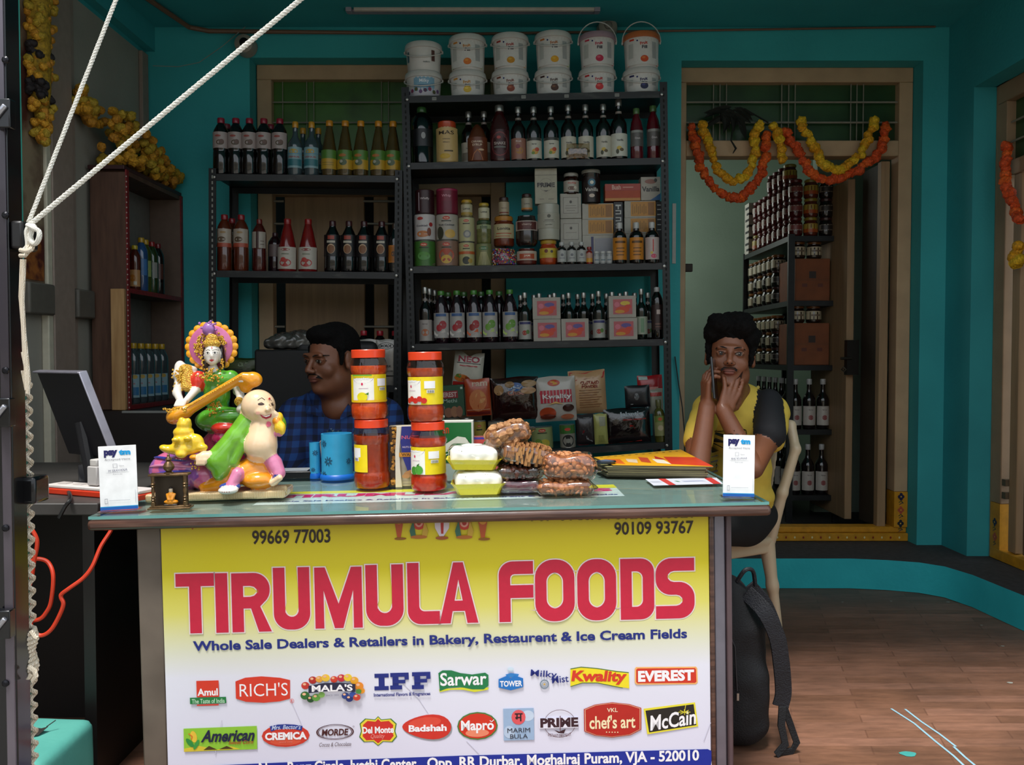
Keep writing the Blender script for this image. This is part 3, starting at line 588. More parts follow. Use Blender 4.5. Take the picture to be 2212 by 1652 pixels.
# logos, upper row
OR = '#d63a26'
BX([bx(425, 473, 1469, 1505, OR), T('Amul', 427, 471, 1486, 1502, WHT, b=.03), bx(411, 489, 1505, 1519, '#1f7a3f'), T('The Taste of India', 415, 486, 1508, 1518, '#bfe3c4'), bx(426, 473, 1520, 1523, OR)], 'logo')
BX([pl([(509, 1471), (530, 1463), (565, 1460), (605, 1463), (627, 1468), (627, 1508), (605, 1514), (570, 1517), (532, 1515), (510, 1508)], OR), T("RICH'S", 518, 622, 1474, 1503, WHT, b=-.004), ring(631, 1513, 4.5, 5, .15, OR), T('R', 629, 633, 1510, 1516, OR)], 'logo')
fr = []
rnd = random.Random(3)
for x, y, r, c in ((660, 1480, 9, '#c8392e'), (676, 1468, 9, '#b32a25'), (690, 1466, 8, '#e8a23c'), (704, 1463, 9, '#f0c23a'), (722, 1466, 8, '#d8432e'), (738, 1463, 9, '#c92f3f'), (752, 1462, 9, '#efcb35'), (766, 1468, 9, '#e9a62c'), (776, 1480, 10, '#e88b2a'), (782, 1490, 7, '#e8962a'),
                   (660, 1500, 10, '#2e6a2f'), (672, 1508, 8, '#1f4a25'), (684, 1504, 9, '#5f9a40'), (696, 1498, 7, '#7fb055'), (747, 1500, 8, '#2a3f86'), (756, 1506, 8, '#23306e'), (763, 1497, 7, '#3450a0'), (772, 1503, 8, '#c8402e'), (776, 1490, 6, '#4f8a3a')):
    fr += [el(x, y, r, r * .9, c), el(x - 2, y - 3, r * .4, r * .3, '#f0b890' if r > 7 else c)]
BX(fr + [pl([(668, 1478), (700, 1472), (735, 1471), (769, 1474), (769, 1491), (735, 1489), (700, 1490), (668, 1494)], '#23233f'), T("MALA'S", 675, 763, 1475, 1490, WHT, b=.03), T('SINCE 1959', 705, 733, 1496, 1500, '#8a8aa0')], 'logo')
def slab(x, y0, y1, kind):
    o = [bx(x + 9, x + 22, y0, y1, NAVY), bx(x, x + 31, y0, y0 + 9, NAVY), bx(x, x + 31, y1 - 9, y1, NAVY)] if kind == 'I' else [bx(x + 5, x + 18, y0, y1, NAVY), bx(x, x + 40, y0, y0 + 9, NAVY), bx(x + 31, x + 40, y0, y0 + 15, NAVY), bx(x + 5, x + 33, y0 + 15, y0 + 23, NAVY), bx(x, x + 26, y1 - 9, y1, NAVY)]
    return o
BX(slab(809, 1454, 1490, 'I') + slab(843, 1452, 1488, 'F') + slab(890, 1450, 1487, 'F') + [T('International Flavors & Fragrances', 808, 930, 1494, 1504, NAVY, b=.03)], 'logo')
BX([pl([(948, 1488), (950, 1494), (975, 1489), (1000, 1489), (1025, 1494), (1054, 1489), (1056, 1484), (1000, 1484)], '#d8d838'), pl([(947, 1453), (956, 1447), (975, 1447), (995, 1453), (1020, 1456), (1048, 1452), (1055, 1457), (1055, 1480), (1045, 1488), (1020, 1488), (995, 1483), (968, 1485), (950, 1492)], '#1e7a48'), T('Sarwar', 951, 1051, 1451, 1480, WHT, b=.02)], 'logo')
BX([bx(1097, 1109, 1443, 1450, '#b8cfe0'), el(1103, 1444, 7, 4, '#cfe0ee'), pl([(1092, 1456), (1103, 1453), (1121, 1455), (1118, 1462), (1096, 1462)], '#2f7fc8'), pl([(1077, 1466), (1096, 1458), (1103, 1464), (1112, 1458), (1130, 1464), (1130, 1483), (1103, 1490), (1077, 1484)], '#1f74c4'), T('TOWER', 1080, 1128, 1469, 1482, WHT, b=.03)], 'logo')
BX([T('Milky', 1146, 1203, 1447, 1466, NAVY, b=.01, r=-6), T('Mist', 1192, 1228, 1458, 1474, NAVY, b=.01, r=4), ring(1176, 1477, 10, 10.5, .25, '#7a8a9a'), ring(1176, 1477, 6, 6, .3, '#9aa6b0'), el(1176, 1477, 2.4, 2.4, '#c9a85a')], 'logo')
BX([pl([(1232, 1444), (1255, 1440), (1290, 1443), (1330, 1448), (1358, 1452), (1359, 1486), (1330, 1482), (1290, 1474), (1258, 1474), (1232, 1482)], '#f0dc28'), ('L', [Bp(*p) for p in ((1232, 1444), (1255, 1440), (1290, 1443), (1330, 1449), (1358, 1452))], .002, '#3a6a3a'), ('L', [Bp(*p) for p in ((1232, 1482), (1258, 1474), (1290, 1474), (1330, 1482), (1345, 1485))], .0016, '#3a6a3a'), T('Kwality', 1234, 1354, 1447, 1478, OR, b=.04, s=.1, r=-2)], 'logo')
BX([pl([(1374, 1440), (1503, 1439), (1506, 1443), (1507, 1473), (1503, 1477), (1375, 1478), (1371, 1474), (1371, 1444)], '#f3b46a'), pl([(1377, 1443), (1501, 1442), (1503, 1445), (1504, 1471), (1501, 1474), (1377, 1475), (1374, 1472), (1374, 1446)], '#cf3522'), T('EVEREST', 1378, 1499, 1446, 1471, WHT, b=.05)], 'logo')
# lower row
BX([pl([(397, 1573), (555, 1567), (556, 1617), (398, 1623)], '#8fc63a'), pl([(398, 1616), (430, 1610), (470, 1618), (500, 1611), (520, 1617), (398, 1623)], '#d8c23a'), pl([(440, 1619), (452, 1610), (470, 1618)], '#4a3a1a'), pl([(474, 1617), (490, 1610), (505, 1616)], '#4a3a1a'), el(419, 1590, 7, 13, '#e8c040', .2), el(411, 1603, 5, 12, '#2f8a3f', .7), el(425, 1607, 4, 12, '#3f9a45', -.5), ('L', [Bp(*p) for p in ((408, 1583), (416, 1589), (414, 1596))], .0025, '#d8762a'), T('American', 434, 551, 1574, 1601, '#1c2140', b=.03, s=.35), T('Sweet Corn', 494, 548, 1597, 1606, '#a8502a', s=.4)], 'logo')
BX([el(617.5, 1588, 52, 25, '#cf3b2b'), el(617, 1600, 34, 9, '#d8553a'), pl([(583, 1568), (600, 1564), (618, 1563), (636, 1564), (654, 1567), (652, 1577), (636, 1574), (618, 1573), (600, 1574), (586, 1579)], '#23398f'), T("Mrs. Bector's", 587, 650, 1565, 1575, '#c8d4f0', s=.3, arc=.001), T('CREMICA', 573, 663, 1580, 1597, WHT, b=.05), T('SINCE 1978', 603, 632, 1600, 1603, '#e08070')], 'logo')
BX([ring(724, 1580, 41, 17, .07, '#4a1f22'), ring(724, 1580, 37, 14.5, .04, '#4a1f22'), T('MORDE', 695, 753, 1573, 1588, '#4a1f22', b=.03, s=.15), T('Cocoa & Chocolate', 690, 759, 1602, 1611, '#6a5a60', s=.3, b=0), ring(764, 1568, 1.8, 1.8, .3, '#4a1f22')], 'logo')
def shield(k):
    q = [(817, 1546), (824, 1553), (845, 1551), (857, 1562), (854, 1578), (858, 1590), (848, 1602), (828, 1601), (817, 1610), (806, 1601), (786, 1602), (776, 1591), (780, 1578), (777, 1562), (789, 1551), (810, 1553)]
    return [(817 + (x - 817) * k, 1579 + (y - 1579) * k) for x, y in q]
BX([pl(shield(1), '#3f7a35'), pl(shield(.94), '#e9d43c'), pl(shield(.82), '#cf2f28'), T('Del Monte', 783, 851, 1568, 1583, WHT, b=.035), T('Quality', 801, 832, 1584, 1596, '#e88a80', s=.3)], 'logo')
def egg(cx, cy, a, b, c): return pl([(cx + a * math.cos(t) , cy - b * math.sin(t) * (1 + .28 * math.cos(t))) for t in [i * .2618 for i in range(24)]], c)
BX([egg(924, 1572, 53, 26, '#8f9398'), egg(922, 1569, 53, 26, '#cf3328'), el(918, 1560, 36, 12, '#dd4c3a', .1), T('Badshah', 883, 965, 1564, 1579, WHT, b=.04)], 'logo')
BX([el(1031.5, 1567, 44.5, 31, '#4a7a3a'), el(1031.5, 1567, 41.5, 28, '#d2321f'), el(1031, 1582, 26, 9, '#ec8a6a'), T('Mapro', 996, 1067, 1554, 1583, WHT, b=.03, r=0), ('L', [Bp(*p) for p in ((1058, 1555), (1062, 1558), (1067, 1553))], .0018, WHT)], 'logo')
BX([bx(1087, 1154, 1528, 1599, '#9cb6d6'), el(1140, 1545, 14, 12, '#c5d5ea'), el(1100, 1580, 12, 14, '#b8cbe4'), el(1120, 1548, 15.5, 16.5, '#e0585f'), T('म', 1112, 1129, 1539, 1557, '#2a1c22', b=.02), T('MARIM', 1096, 1145, 1571, 1581, '#2a2c38', b=0), T('BULA', 1102, 1140, 1584, 1594, '#2a2c38', b=0)], 'logo')
BX([ring(1209, 1562, 35, 31, .03, '#6a4a52'), bx(1164, 1250, 1549, 1572, '#e6e4f2'), T('PRIME', 1167, 1249, 1549, 1570, '#3a1f28', b=.05), ('L', [Bp(*p) for p in ((1210, 1545), (1210, 1578))], .002, '#7a5a62'), pl([(1196, 1575), (1208, 1579), (1222, 1573), (1218, 1583), (1206, 1582)], '#3a1f28'), T('INSTANT DRY YEAST', 1184, 1234, 1581, 1588, '#6a4a52', arc=-.004)], 'logo')
def barrel(k, c): return pl([(1322.5 + (x - 1322.5) * k, 1553.5 + (y - 1553.5) * k) for x, y in ((1261, 1531), (1285, 1521), (1322, 1516), (1360, 1520), (1385, 1528), (1385, 1575), (1362, 1587), (1322, 1592), (1285, 1588), (1262, 1579))], c)
BX([barrel(1, '#b5271f'), barrel(.965, '#e8c8a0'), barrel(.945, '#b5271f'), T('VKL', 1311, 1334, 1528, 1537, '#f0e0c0'), T("chef's art", 1273, 1372, 1543, 1573, '#f3e3b8', b=.02), el(1310, 1580, 1.5, 1.5, '#e8c8a0'), el(1316, 1580, 1.5, 1.5, '#e8c8a0'), el(1322, 1580, 1.5, 1.5, '#e8c8a0'), el(1328, 1580, 1.5, 1.5, '#e8c8a0'), el(1334, 1580, 1.5, 1.5, '#e8c8a0')], 'logo')
BX([pl([(1390, 1530), (1501, 1516), (1508, 1568), (1398, 1585)], '#e8dc3a'), pl([(1394, 1534), (1498, 1520), (1504, 1565), (1402, 1581)], '#231f1c'), T('McCain', 1402, 1503, 1537, 1571, WHT, b=.02, s=.2, r=7)] + [('L', [Bp(1478 + 13 * math.cos(a), 1537 - 6 * math.sin(a)), Bp(1478 - 13 * math.cos(a), 1537 + 6 * math.sin(a))], .0014, '#e8dc3a') for a in (0, .8, 1.6, 2.4)] + [('L', [Bp(1481, 1519), Bp(1478, 1537)], .0014, '#e8dc3a')], 'logo')
# shading of creases drawn on the vinyl as flat darker lines
cre = mat('#c9c7d8', .4)
for pts in ([(630, 1515), (650, 1560), (665, 1600)], [(870, 1475), (905, 1510), (925, 1540)], [(1008, 1600), (1035, 1628)], [(1535, 1560), (1520, 1600)], [(480, 1555), (465, 1630)]):
    art([('L', [Bp(*p) for p in pts], .0016, cre)], y=SY + .0002).out('crease_shade', ban)
# printed sheet lying under the front of the glass
ps = thing('printed_sheet', 'flyer with magenta shop name lying flat under the glass in front of the jars', 'paper', T=CM)
def Cp(px, py): p = C(px, py, -.0068); return (p.x, p.y)
g = G(); q = [Cp(*p) for p in ((545, 1091), (1350, 1071), (1325, 1046), (590, 1063))]; g.add([(x, y, -.0071) for x, y in q], [(0, 1, 2, 3)], mat('#f0eef4', .4))
a = [Cp(*p) for p in ((583, 1068), (1333, 1053), (1325, 1046), (590, 1063))]; g.add([(x, y, -.0070) for x, y in a], [(0, 1, 2, 3)], mat('#e6d93a', .4)); g.out('sheet', ps)
xa, xb = Cp(600, 1085)[0], Cp(1335, 1071)[0]
for s, py, hh, c, b_, x0_, x1_ in (('TIRUMULA FOODS', 1072, .052, '#c8206a', .06, 600, 1325), ('Whole Sale Dealers & Retailers in Bakery, Restaurent & Ice Cream Fields', 1083, .02, NAVY, .03, 575, 1338)):
    tv, fs, a0, b0, c0, d0 = text_geo(s, b_); ya = Cp(620, py)[1]; x0, x1 = Cp(x0_, py)[0], Cp(x1_, py - 12)[0]
    g = G(); g.add([(x0 + (x - a0) / (b0 - a0) * (x1 - x0), ya + (y - c0) / (d0 - c0) * hh - hh / 2, -.0068) for x, y in tv], fs, ink(c)); g.out('lettering', ps)
# ------------------------------------------------------------------ product builders
CAPS = {}
def pil(w, h, t, seed=0, fin=.05):
    """pillow surface of a filled bag, front side"""
    def f(x, y, z):
        u, v = min(1, abs(2 * x / w)), min(1, abs(2 * z / h - 1)); v2 = min(1, v / (1 - fin))
        b = max(0, (1 - u ** 2.6) * (1 - v2 ** 2.6)) ** .55
        wr = .05 * math.sin(x * 90 / w * .35 + seed) * math.sin(z * 70 / h * .4 + seed * 2) + .03 * math.sin((x / w * 3 + z / h * 4) * 9 + seed)
        return (x * (1 - .04 * (1 - v) * 0), y - t / 2 * b * (1 + wr * 2), z + .012 * h * math.sin(x / w * 8 + seed) * (v ** 8) * (1 if z > h / 2 else .3))
    return f
def bag(name, w, h, t, m, items=(), seed=0, label=None, cat='packet', T=None, group=None, back=None, cut=0, notch=None, fin=.05):
    th = thing(name, label, cat, T=T, group=group); f = pil(w, h, t, seed, fin); g = G(); n = 14
    vs = []; fs = []
    for s in (1, -1):
        o = len(vs)
        for i in range(n + 1):
            for j in range(n + 1):
                x, z = (i / n - .5) * w, j / n * h
                if notch: z *= 1 - notch * (j / n) ** 6 * math.exp(-(x / w * 6) ** 2)
                q = f(x, 0, z); vs.append((q[0], q[1] * s, q[2]))
        fs += [(o + i * (n + 1) + j, o + (i + 1) * (n + 1) + j, o + (i + 1) * (n + 1) + j + 1, o + i * (n + 1) + j + 1)[::s] for i in range(n) for j in range(n)]
    g.add(vs, fs, m); g.out('pouch', th)
    if items: art(items, warp=lambda x, y, z: f(x, y - .0015, z), nx=10, eps=.0004).out('print', th)
    return th
def carton(name, w, h, d, m, items=(), label=None, cat='box', T=None, group=None, side=None):
    th = thing(name, label, cat, T=T, group=group); g = G(); g.box(-w / 2, 0, 0, w / 2, d, h, m); g.out('carton', th, bevel=.0015)
    if items: art(items, y=-.0003, eps=.00025).out('print', th)
    return th
PROF = {
 'syrup': [(.9, 0), (1, .02), (1, .56), (.97, .6), (.75, .66), (.45, .72), (.36, .78), (.34, .9), (.36, .91)],
 'pet': [(.88, 0), (1, .03), (1, .40), (.96, .42), (1, .44), (1, .70), (.93, .78), (.6, .87), (.38, .91), (.38, .93)],
 'cone': [(.9, 0), (1, .03), (1, .40), (.9, .5), (.6, .75), (.36, .9), (.34, .92)],
 'hip': [(.9, 0), (1, .03), (1, .30), (.92, .36), (.98, .44), (1, .6), (.8, .74), (.5, .84), (.4, .88), (.4, .91)],
 'jar': [(.9, 0), (1, .05), (1, .7), (.93, .78), (.82, .82), (.82, .86)],
 'can': [(.96, 0), (1, .015), (.98, .03), (.98, .97), (1, .985), (.96, 1)],
 'med': [(.92, 0), (1, .03), (1, .66), (.85, .74), (.45, .80), (.42, .86)],
 'tub': [(.94, 0), (.97, .03), (.97, .3), (1, .31), (1, .33), (.96, .34), (.96, .70), (1, .71), (1, .73), (.96, .74), (.96, .98), (.9, 1)],
 'squat': [(.8, 0), (.97, .08), (1, .2), (1, .62), (.9, .74), (.8, .8), (.8, .86)],
 'point': [(.9, 0), (1, .03), (1, .5), (.9, .66), (.6, .86), (.2, .985), (.05, 1)],
}
class Kind:
    def __init__(s, name, cat, prof, h, r, body, cap=None, lab=(), base=None, lz=(.1, .5), half=75, capr=None, caph=None, group=None, rib=None, extra=None, neck=None, seg=18):
        s.__dict__.update(locals()); s.first = None
    def put(s, T, label, group=None):
        if s.first is not None: return dup(s.first, T, label, group)
        th = thing(s.name, label, s.cat, group=group, T=T); h, r = s.h, s.r; pr = [(a * r, b * h) for a, b in PROF[s.prof]]
        g = G(); g.lathe([(0, 0)] + pr + [(0, pr[-1][1])], s.body, s.seg, cap=False, rib=s.rib); g.out('can_body' if s.prof == 'can' else ('jar_body' if 'jar' in s.name or s.prof in ('tub', 'squat', 'jar') else 'bottle_body'), th)
        if s.cap:
            cr = (s.capr or PROF[s.prof][-1][0] * 1.12) * r; z0 = pr[-1][1] - .02 * h; g = G(); z1 = h if not s.caph else z0 + s.caph * h
            g.lathe([(cr * .96, z0), (cr, z0 + .003), (cr, z1 - .004), (cr * .9, z1)], s.cap, 16, rib=(.02, 16)); g.out('cap' if s.prof not in ('jar', 'squat') else 'lid', th)
        if s.base:
            # label band following the straight part of the body
            z0, z1 = s.lz[0] * h, s.lz[1] * h; rr = r + .0006; aw = R(s.half) * rr; it = [('R', -aw, z0, aw, z1, s.base)]
            for q in s.lab:
                if q[0] == 'R': it.append(('R', q[1] * r, z0 + q[2] * (z1 - z0), q[3] * r, z0 + q[4] * (z1 - z0), q[5]))
                elif q[0] == 'E': it.append(('E', q[1] * r, z0 + q[2] * (z1 - z0), q[3] * r, q[4] * r, q[5]))
                elif q[0] == 'P': it.append(('P', [(a * r, z0 + b * (z1 - z0)) for a, b in q[1]], q[2]))
                elif q[0] == 'T': it.append(('T', q[1], q[2] * r, z0 + q[3] * (z1 - z0), q[4] * r, q[5] * r, q[6], {'b': .02}))
            art(it, warp=wrap(rr), nx=8, eps=.0003).out('label', th)
        if s.neck:
            nb, z0, z1, c = s.neck; rr = PROF[s.prof][-3][0] * r * 1.02 + .0006; art([('R', -1.5 * rr, z0 * h, 1.5 * rr, z1 * h, c)], warp=wrap(rr * nb), nx=8).out('neck_label', th)
        if s.extra: s.extra(th, h, r)
        s.first = th; return th
def ordn(i): return ['leftmost', 'second from left', 'third from left', 'fourth from left', 'fifth from left', 'sixth from left', 'seventh from left', 'eighth from left', 'ninth from left', 'tenth from left', 'eleventh from left', 'twelfth from left'][i]
LQ = lambda h: mat(h, .08, 0, .15, 20, .6)          # filled glass or PET bottle, glossy
PL = lambda h: mat(h, .32, 0, .04, 20, .2)
SIL = mat('#a8a6a0', .3, .8)
STEEL = mat('#1b1e20', .42, .3, .25, 14); STEELE = spots('#17191b', '#4a4a46', 9, .55, .8, .45, 0, 'noise', (1, 1, 3)); HOLE = mat('#8d8f88', .5); HOLED = mat('#050505', .8)
# ------------------------------------------------------------------ slotted angle racks
class Rack:
    def __init__(s, name, label, x0, z0, y0, tilt, W, dep, top, boards, zb, holem, lean=None):
        s.y0, s.tilt, s.W = y0, R(tilt), W; s.T = M.Translation((x0, y0, z0)) @ M.Rotation(-R(tilt), 4, 'Y'); s.x0, s.z0 = x0, z0; s.b = boards
        t = thing(name, label, 'shelving', T=s.T); s.t = t; P_ = .034
        for ix, x in enumerate((0, W)):
            for iy, y in enumerate((0, dep)):
                sx = 1 if ix == 0 else -1; sy = 1 if iy == 0 else -1
                g = G(); g.box(min(x, x + sx * P_), y - (.001 if sy > 0 else -.001), zb, max(x, x + sx * P_), y + sy * .002, top, STEEL); g.box(min(x, x + sx * .002), min(y, y + sy * P_), zb, max(x, x + sx * .002), max(y, y + sy * P_), top, STEEL)
                po = g.out('post', t)
                if iy == 0:
                    g = G(); z = zb + .02
                    while z < top - .01:
                        xc = x + sx * .017; g.add([(xc - .0035, -.0016, z - .007), (xc + .0035, -.0016, z - .007), (xc + .0035, -.0016, z + .007), (xc - .0035, -.0016, z + .007)], [(0, 1, 2, 3)], holem[ix]); z += .0262
                    g.out('slot', po, kind='stuff')
        for i, (z, dz) in enumerate(boards):
            g = G(); a = math.atan2(dz, W); Tb = M.Translation((0, 0, z)) @ M.Rotation(-a, 4, 'Y')
            g.box(.003, .003, -.002, W - .003, dep - .003, 0, STEEL, Tb); g.box(.003, .0022, -.03, W - .003, .0042, 0, STEELE, Tb); g.box(.003, dep - .0042, -.03, W - .003, dep - .0022, 0, STEEL, Tb); g.box(.003, .004, -.03, W - .003, .014, -.028, STEEL, Tb)
            for x in (.025, W - .025): g.lathe([(.006, 0), (.006, .004), (.003, .005)], SIL, 8, T=Tb @ M.Translation((x, .002, -.015)) @ M.Rotation(R(90), 4, 'X'))
            g.out('shelf', t)
    def at(s, lev, px, dy=.06, dz=0, rz=0, roll=0):
        z, sl = s.b[lev]; X = (px - 1106) / F * (s.y0 + dy) * 1.0
        x = (X - s.x0 + (z + dz) * math.sin(s.tilt)) / math.cos(s.tilt)
        return s.T @ M.Translation((x, dy, z + sl * x / s.W + .0006 + dz)) @ M.Rotation(R(roll) - math.atan2(sl, s.W), 4, 'Y') @ M.Rotation(R(rz), 4, 'Z')
DR = 3.92; QR = DR / F
RR = Rack('slotted_angle_rack', 'tall black slotted angle rack of five shelves with white buckets on top', (885 - 1106) * QR, .655, DR, 1.15, 1.205, .34, 1.665, [(1.625, 0), (1.325, .0), (.855, -.006), (.502, -.0), (-.02, .05)], -.51, (HOLED, HOLED))
DL = 3.94
LR = Rack('slotted_angle_rack', 'lower black slotted angle rack of sauce and squash bottles in front of the green transom', (449 - 1106) / F * DL, .66, DL, -.6, .885, .32, 1.30, [(1.275, 0), (.835, 0), (.315, 0), (-.1, 0)], -.515, (HOLE, HOLED))
# buckets --------------------------------------------------------------------
BW = PL('#cfcac6'); BK = []
def bucket(px, lev_dz, h, lab, cols, word, raised=False, n=0, lidc=None, plain=False):
    th = thing('plastic_bucket', lab, 'bucket', T=RR.at(0, px, .115, lev_dz), group='plastic tubs on top of the tall rack'); r = .083
    g = G(); g.lathe([(0, 0), (r * .88, 0), (r * .9, .004), (r * .98, h - .026), (r * .98, h - .02), (0, h - .02)], BW, 28, cap=False); g.out('bucket_body', th)
    g = G(); g.lathe([(r * .99, h - .028), (r * 1.06, h - .027), (r * 1.06, h - .02), (r * 1.03, h - .004), (r * .99, h), (r * .93, h), (r * .92, h - .004), (0, h - .004)], PL(lidc) if lidc else BW, 28, cap=False); g.out('lid', th)
    rr = r * .97; z0, z1 = .012, h - .03
    if not plain:
        it = [('R', -.09, z0, .09, z1, '#d6d2cf'), ('P', [(-.085, z0), (.085, z0), (.085, z0 + .012), (.03, z0 + .018), (0, z0 + .026), (-.03, z0 + .018), (-.085, z0 + .014)], cols[0]), ('R', -.07, z1 - .012, -.045, z1 - .004, cols[1]), ('R', .04, z0 + .028, .065, z1 - .018, '#a8a8a8'), ('R', -.075, z0 + .03, -.05, z1 - .025, '#b8b8b4'),
              ('E', -.03, z1 - .014, .004, .004, '#23306e'), ('T', 'Fruit', .0, z1 - .026, .034, .014, cols[1], {'b': .03, 'r': 8}), ('T', word, .003, z1 - .044, .024, .014, '#3a3a44', {'b': .03}), ('E', .002, z0 + .024, .018, .015, cols[2]), ('E', -.002, z0 + .029, .008, .005, cols[3])]
        art(it, warp=wrap(rr), nx=12).out('label', th)
    elif word: art([('R', -.04, z0 + .02, .06, z1, '#7fa6bf'), ('R', -.09, z0, .09, z0 + .035, '#c8c2cc'), ('T', word, .01, z1 - .02, .045, .02, '#e8ecf4', {'b': .02}), ('R', -.02, z1 - .045, .04, z1 - .037, '#2a5a8a')] + [('E', -.07 + i * .021, z0 + .018 + (i % 3) * .006, .008, .009, ['#4a2a4a', '#8a3a5a', '#5a5a3a', '#6a4a7a'][i % 4]) for i in range(8)], warp=wrap(rr), nx=12).out('label', th)
    else: art([('R', .045, z0 + .03, .062, z1 - .01, '#5a3a34'), ('T', 'made in', .02, z0 + .025, .03, .008, '#6a6a6a'), ('R', -.085, z0 + .03, -.07, z1 - .012, '#4a6a78')], warp=wrap(rr), nx=8).out('label', th)
    g = G(); zc = h - .03
    if raised: pts = [(-r * 1.08 * math.cos(a), -.01, zc + (r * 1.15) * math.sin(a)) for a in [math.pi * i / 16 for i in range(17)]]
    else: pts = [(-r * 1.07 * math.cos(a), -r * 1.07 * math.sin(a) * .99, zc - .045 * math.sin(a)) for a in [math.pi * i / 16 for i in range(17)]]
    g.tube(pts, .0026, BW, 6)
    for s_ in (-1, 1): g.ball((s_ * r * 1.06, 0, zc), (.005, .008, .008), BW, 8)
    g.out('handle', th)
Y1, Y2 = '#c98a2a', '#8fae3a'
bucket(918, 0, .128, 'white tub with blue milky label, bottom of the leftmost bucket stack', None, 'Milky', plain=True)
bucket(918, .1285, .132, 'plain white tub with brown smudge mark atop the leftmost bucket stack', None, '', plain=True)
bucket(1012, 0, .126, 'white fruit filling tub with yellow banana print, bottom of the second bucket stack', ['#d9b04a', '#c98a2a', '#d8b23a', '#e8c85a'], 'Fill')
bucket(1012, .1265, .163, 'white fruit filling tub with orange fruit over green band atop the second bucket stack', [Y2, '#c9822a', '#d8742a', '#e8963a'], 'Fill')
bucket(1103, 0, .128, 'white filling tub with brown fruit print, bottom of the third bucket stack', ['#c9b04a', '#7a3a22', '#8a3a22', '#b0603a'], 'Fill')
bucket(1103, .1285, .163, 'white filling tub with orange pineapple print and orange band atop the third bucket stack', ['#d88a2a', '#a8322a', '#c98a1c', '#d8a83a'], 'Fill')
bucket(1195, 0, .128, 'white filling tub with dark chocolate print, bottom of the fourth bucket stack', ['#8a5a2a', '#3a1a14', '#4a2418', '#7a4a2a'], 'Fill')
bucket(1195, .1285, .168, 'white filling tub with yellow mango over green band atop the fourth bucket stack', [Y2, '#b86a2a', '#e0a01c', '#e8b83a'], 'Fill')
bucket(1289, 0, .128, 'white filling tub with red berry print and red band, bottom of the pink handled stack', ['#d83a3a', '#c0262a', '#d02a30', '#e05a50'], 'Fill')
bucket(1289, .1285, .16, 'pink rimmed filling tub with raised handle and pink cherry print', ['#b0304a', '#c0304a', '#c0284a', '#d85a70'], 'Fill', True, lidc='#a88a96')
bucket(1383, 0, .122, 'white filling tub with dark blueberry print, bottom of the rightmost bucket stack', ['#4a5aa0', '#23255a', '#1c1e4a', '#3a3c7a'], 'Fill')
bucket(1383, .1225, .163, 'orange rimmed filling tub with raised handle and orange print', ['#d8561c', '#c83a20', '#d04a1c', '#e07a3a'], 'Fill', True, lidc='#c06a3a')
for px in (938, 1131, 1224, 1333):
    th = art([('R', -.01, -.007, .01, .007, '#8a8a84'), ('R', -.008, -.001, .008, .001, '#2a2a2a')]).out('price_tag', RR.t); p = RR.T.inverted() @ P(px, 205 + (px < 1000) * 12 + (px < 1150) * 3, DR - .002); th.location = (p.x, .0015, 1.611); 
# first shelf: syrups ---------------------------------------------------------
PX = QR * 1.02
def syr(h, body, lab, base='#c4bfb0', r=.035, cap=SIL, **k): return Kind('syrup_bottle', 'bottle', 'syrup', h, r, LQ(body), cap, lab, base, k.pop('lz', (.05, .42)), capr=.4, neck=(1, .745, .8, '#8a7f78'), **k)
mango = [('R', -1.2, .86, 1.2, 1, '#3a3a34'), ('E', .1, .32, .42, .38, '#c8962a'), ('E', .35, .42, .3, .26, '#b8482a'), ('E', -.15, .25, .22, .2, '#6a8a2a'), ('T', 'Syrup', 0, .68, .6, .2, '#2a2a2a')]
vanl = [('E', -.1, .35, .3, .25, '#c8a83a'), ('E', .2, .28, .25, .2, '#5a4a22'), ('T', 'Vanilla', 0, .7, .8, .22, '#3a3a34'), ('E', -.3, .2, .18, .3, '#3a3a1c')]
S1 = syr(.252, '#16100e', mango); S2 = syr(.258, '#14100d', vanl); S3 = syr(.256, '#1a0e0c', [('E', .1, .4, .5, .45, '#a8762a'), ('E', -.1, .6, .3, .3, '#7a2a3a'), ('T', 'Fruit', 0, .85, .7, .2, '#e8e0d8')], '#9a6a5a'); S4 = syr(.256, '#140f0d', [('R', -1, .1, 1, .5, '#8a8478'), ('T', 'Syrup', 0, .7, .7, .2, '#3a2a2a')])
gl = 'on the bottle shelf under the buckets'
S4.put(RR.at(1, 1014.6, .12), 'dark syrup bottle with silver cap peeking out left behind the caramel bottle')
S4.put(RR.at(1, 1048, .12), 'dark syrup bottle with silver cap peeking out right behind the caramel bottle')
S3.put(RR.at(1, 1121, .06), 'dark syrup bottle with reddish fruit label, right of the oval labelled bottle')
for i, px in enumerate((1154, 1191)): S1.put(RR.at(1, px, .05), 'dark syrup bottle with white mango label, %s of the pair right of the fruit label' % ['left', 'right'][i])
for i, (px, K) in enumerate(((1228, S2), (1265, S2), (1303, S2))): K.put(RR.at(1, px, .05), ['dark syrup bottle behind the left side of the brown spice pouch', 'dark syrup bottle behind the right side of the brown spice pouch', 'dark syrup bottle with vanilla flower label just right of the spice pouch'][i])
syr(.278, '#15100d', vanl, '#c8c8bc', .038).put(RR.at(1, 1336, .05), 'tallest dark syrup bottle with pale vanilla label, next to the red bottles')
Kind('soft_drink_bottle', 'bottle', 'pet', .265, .05, LQ('#0c0d10'), PL('#2f5a2a'), [('E', .2, .6, .2, .3, '#9a9a9a')], '#15161a', (.3, .6)).put(RR.at(1, 915, .07), 'big black plastic bottle with green cap at the left end under the buckets')
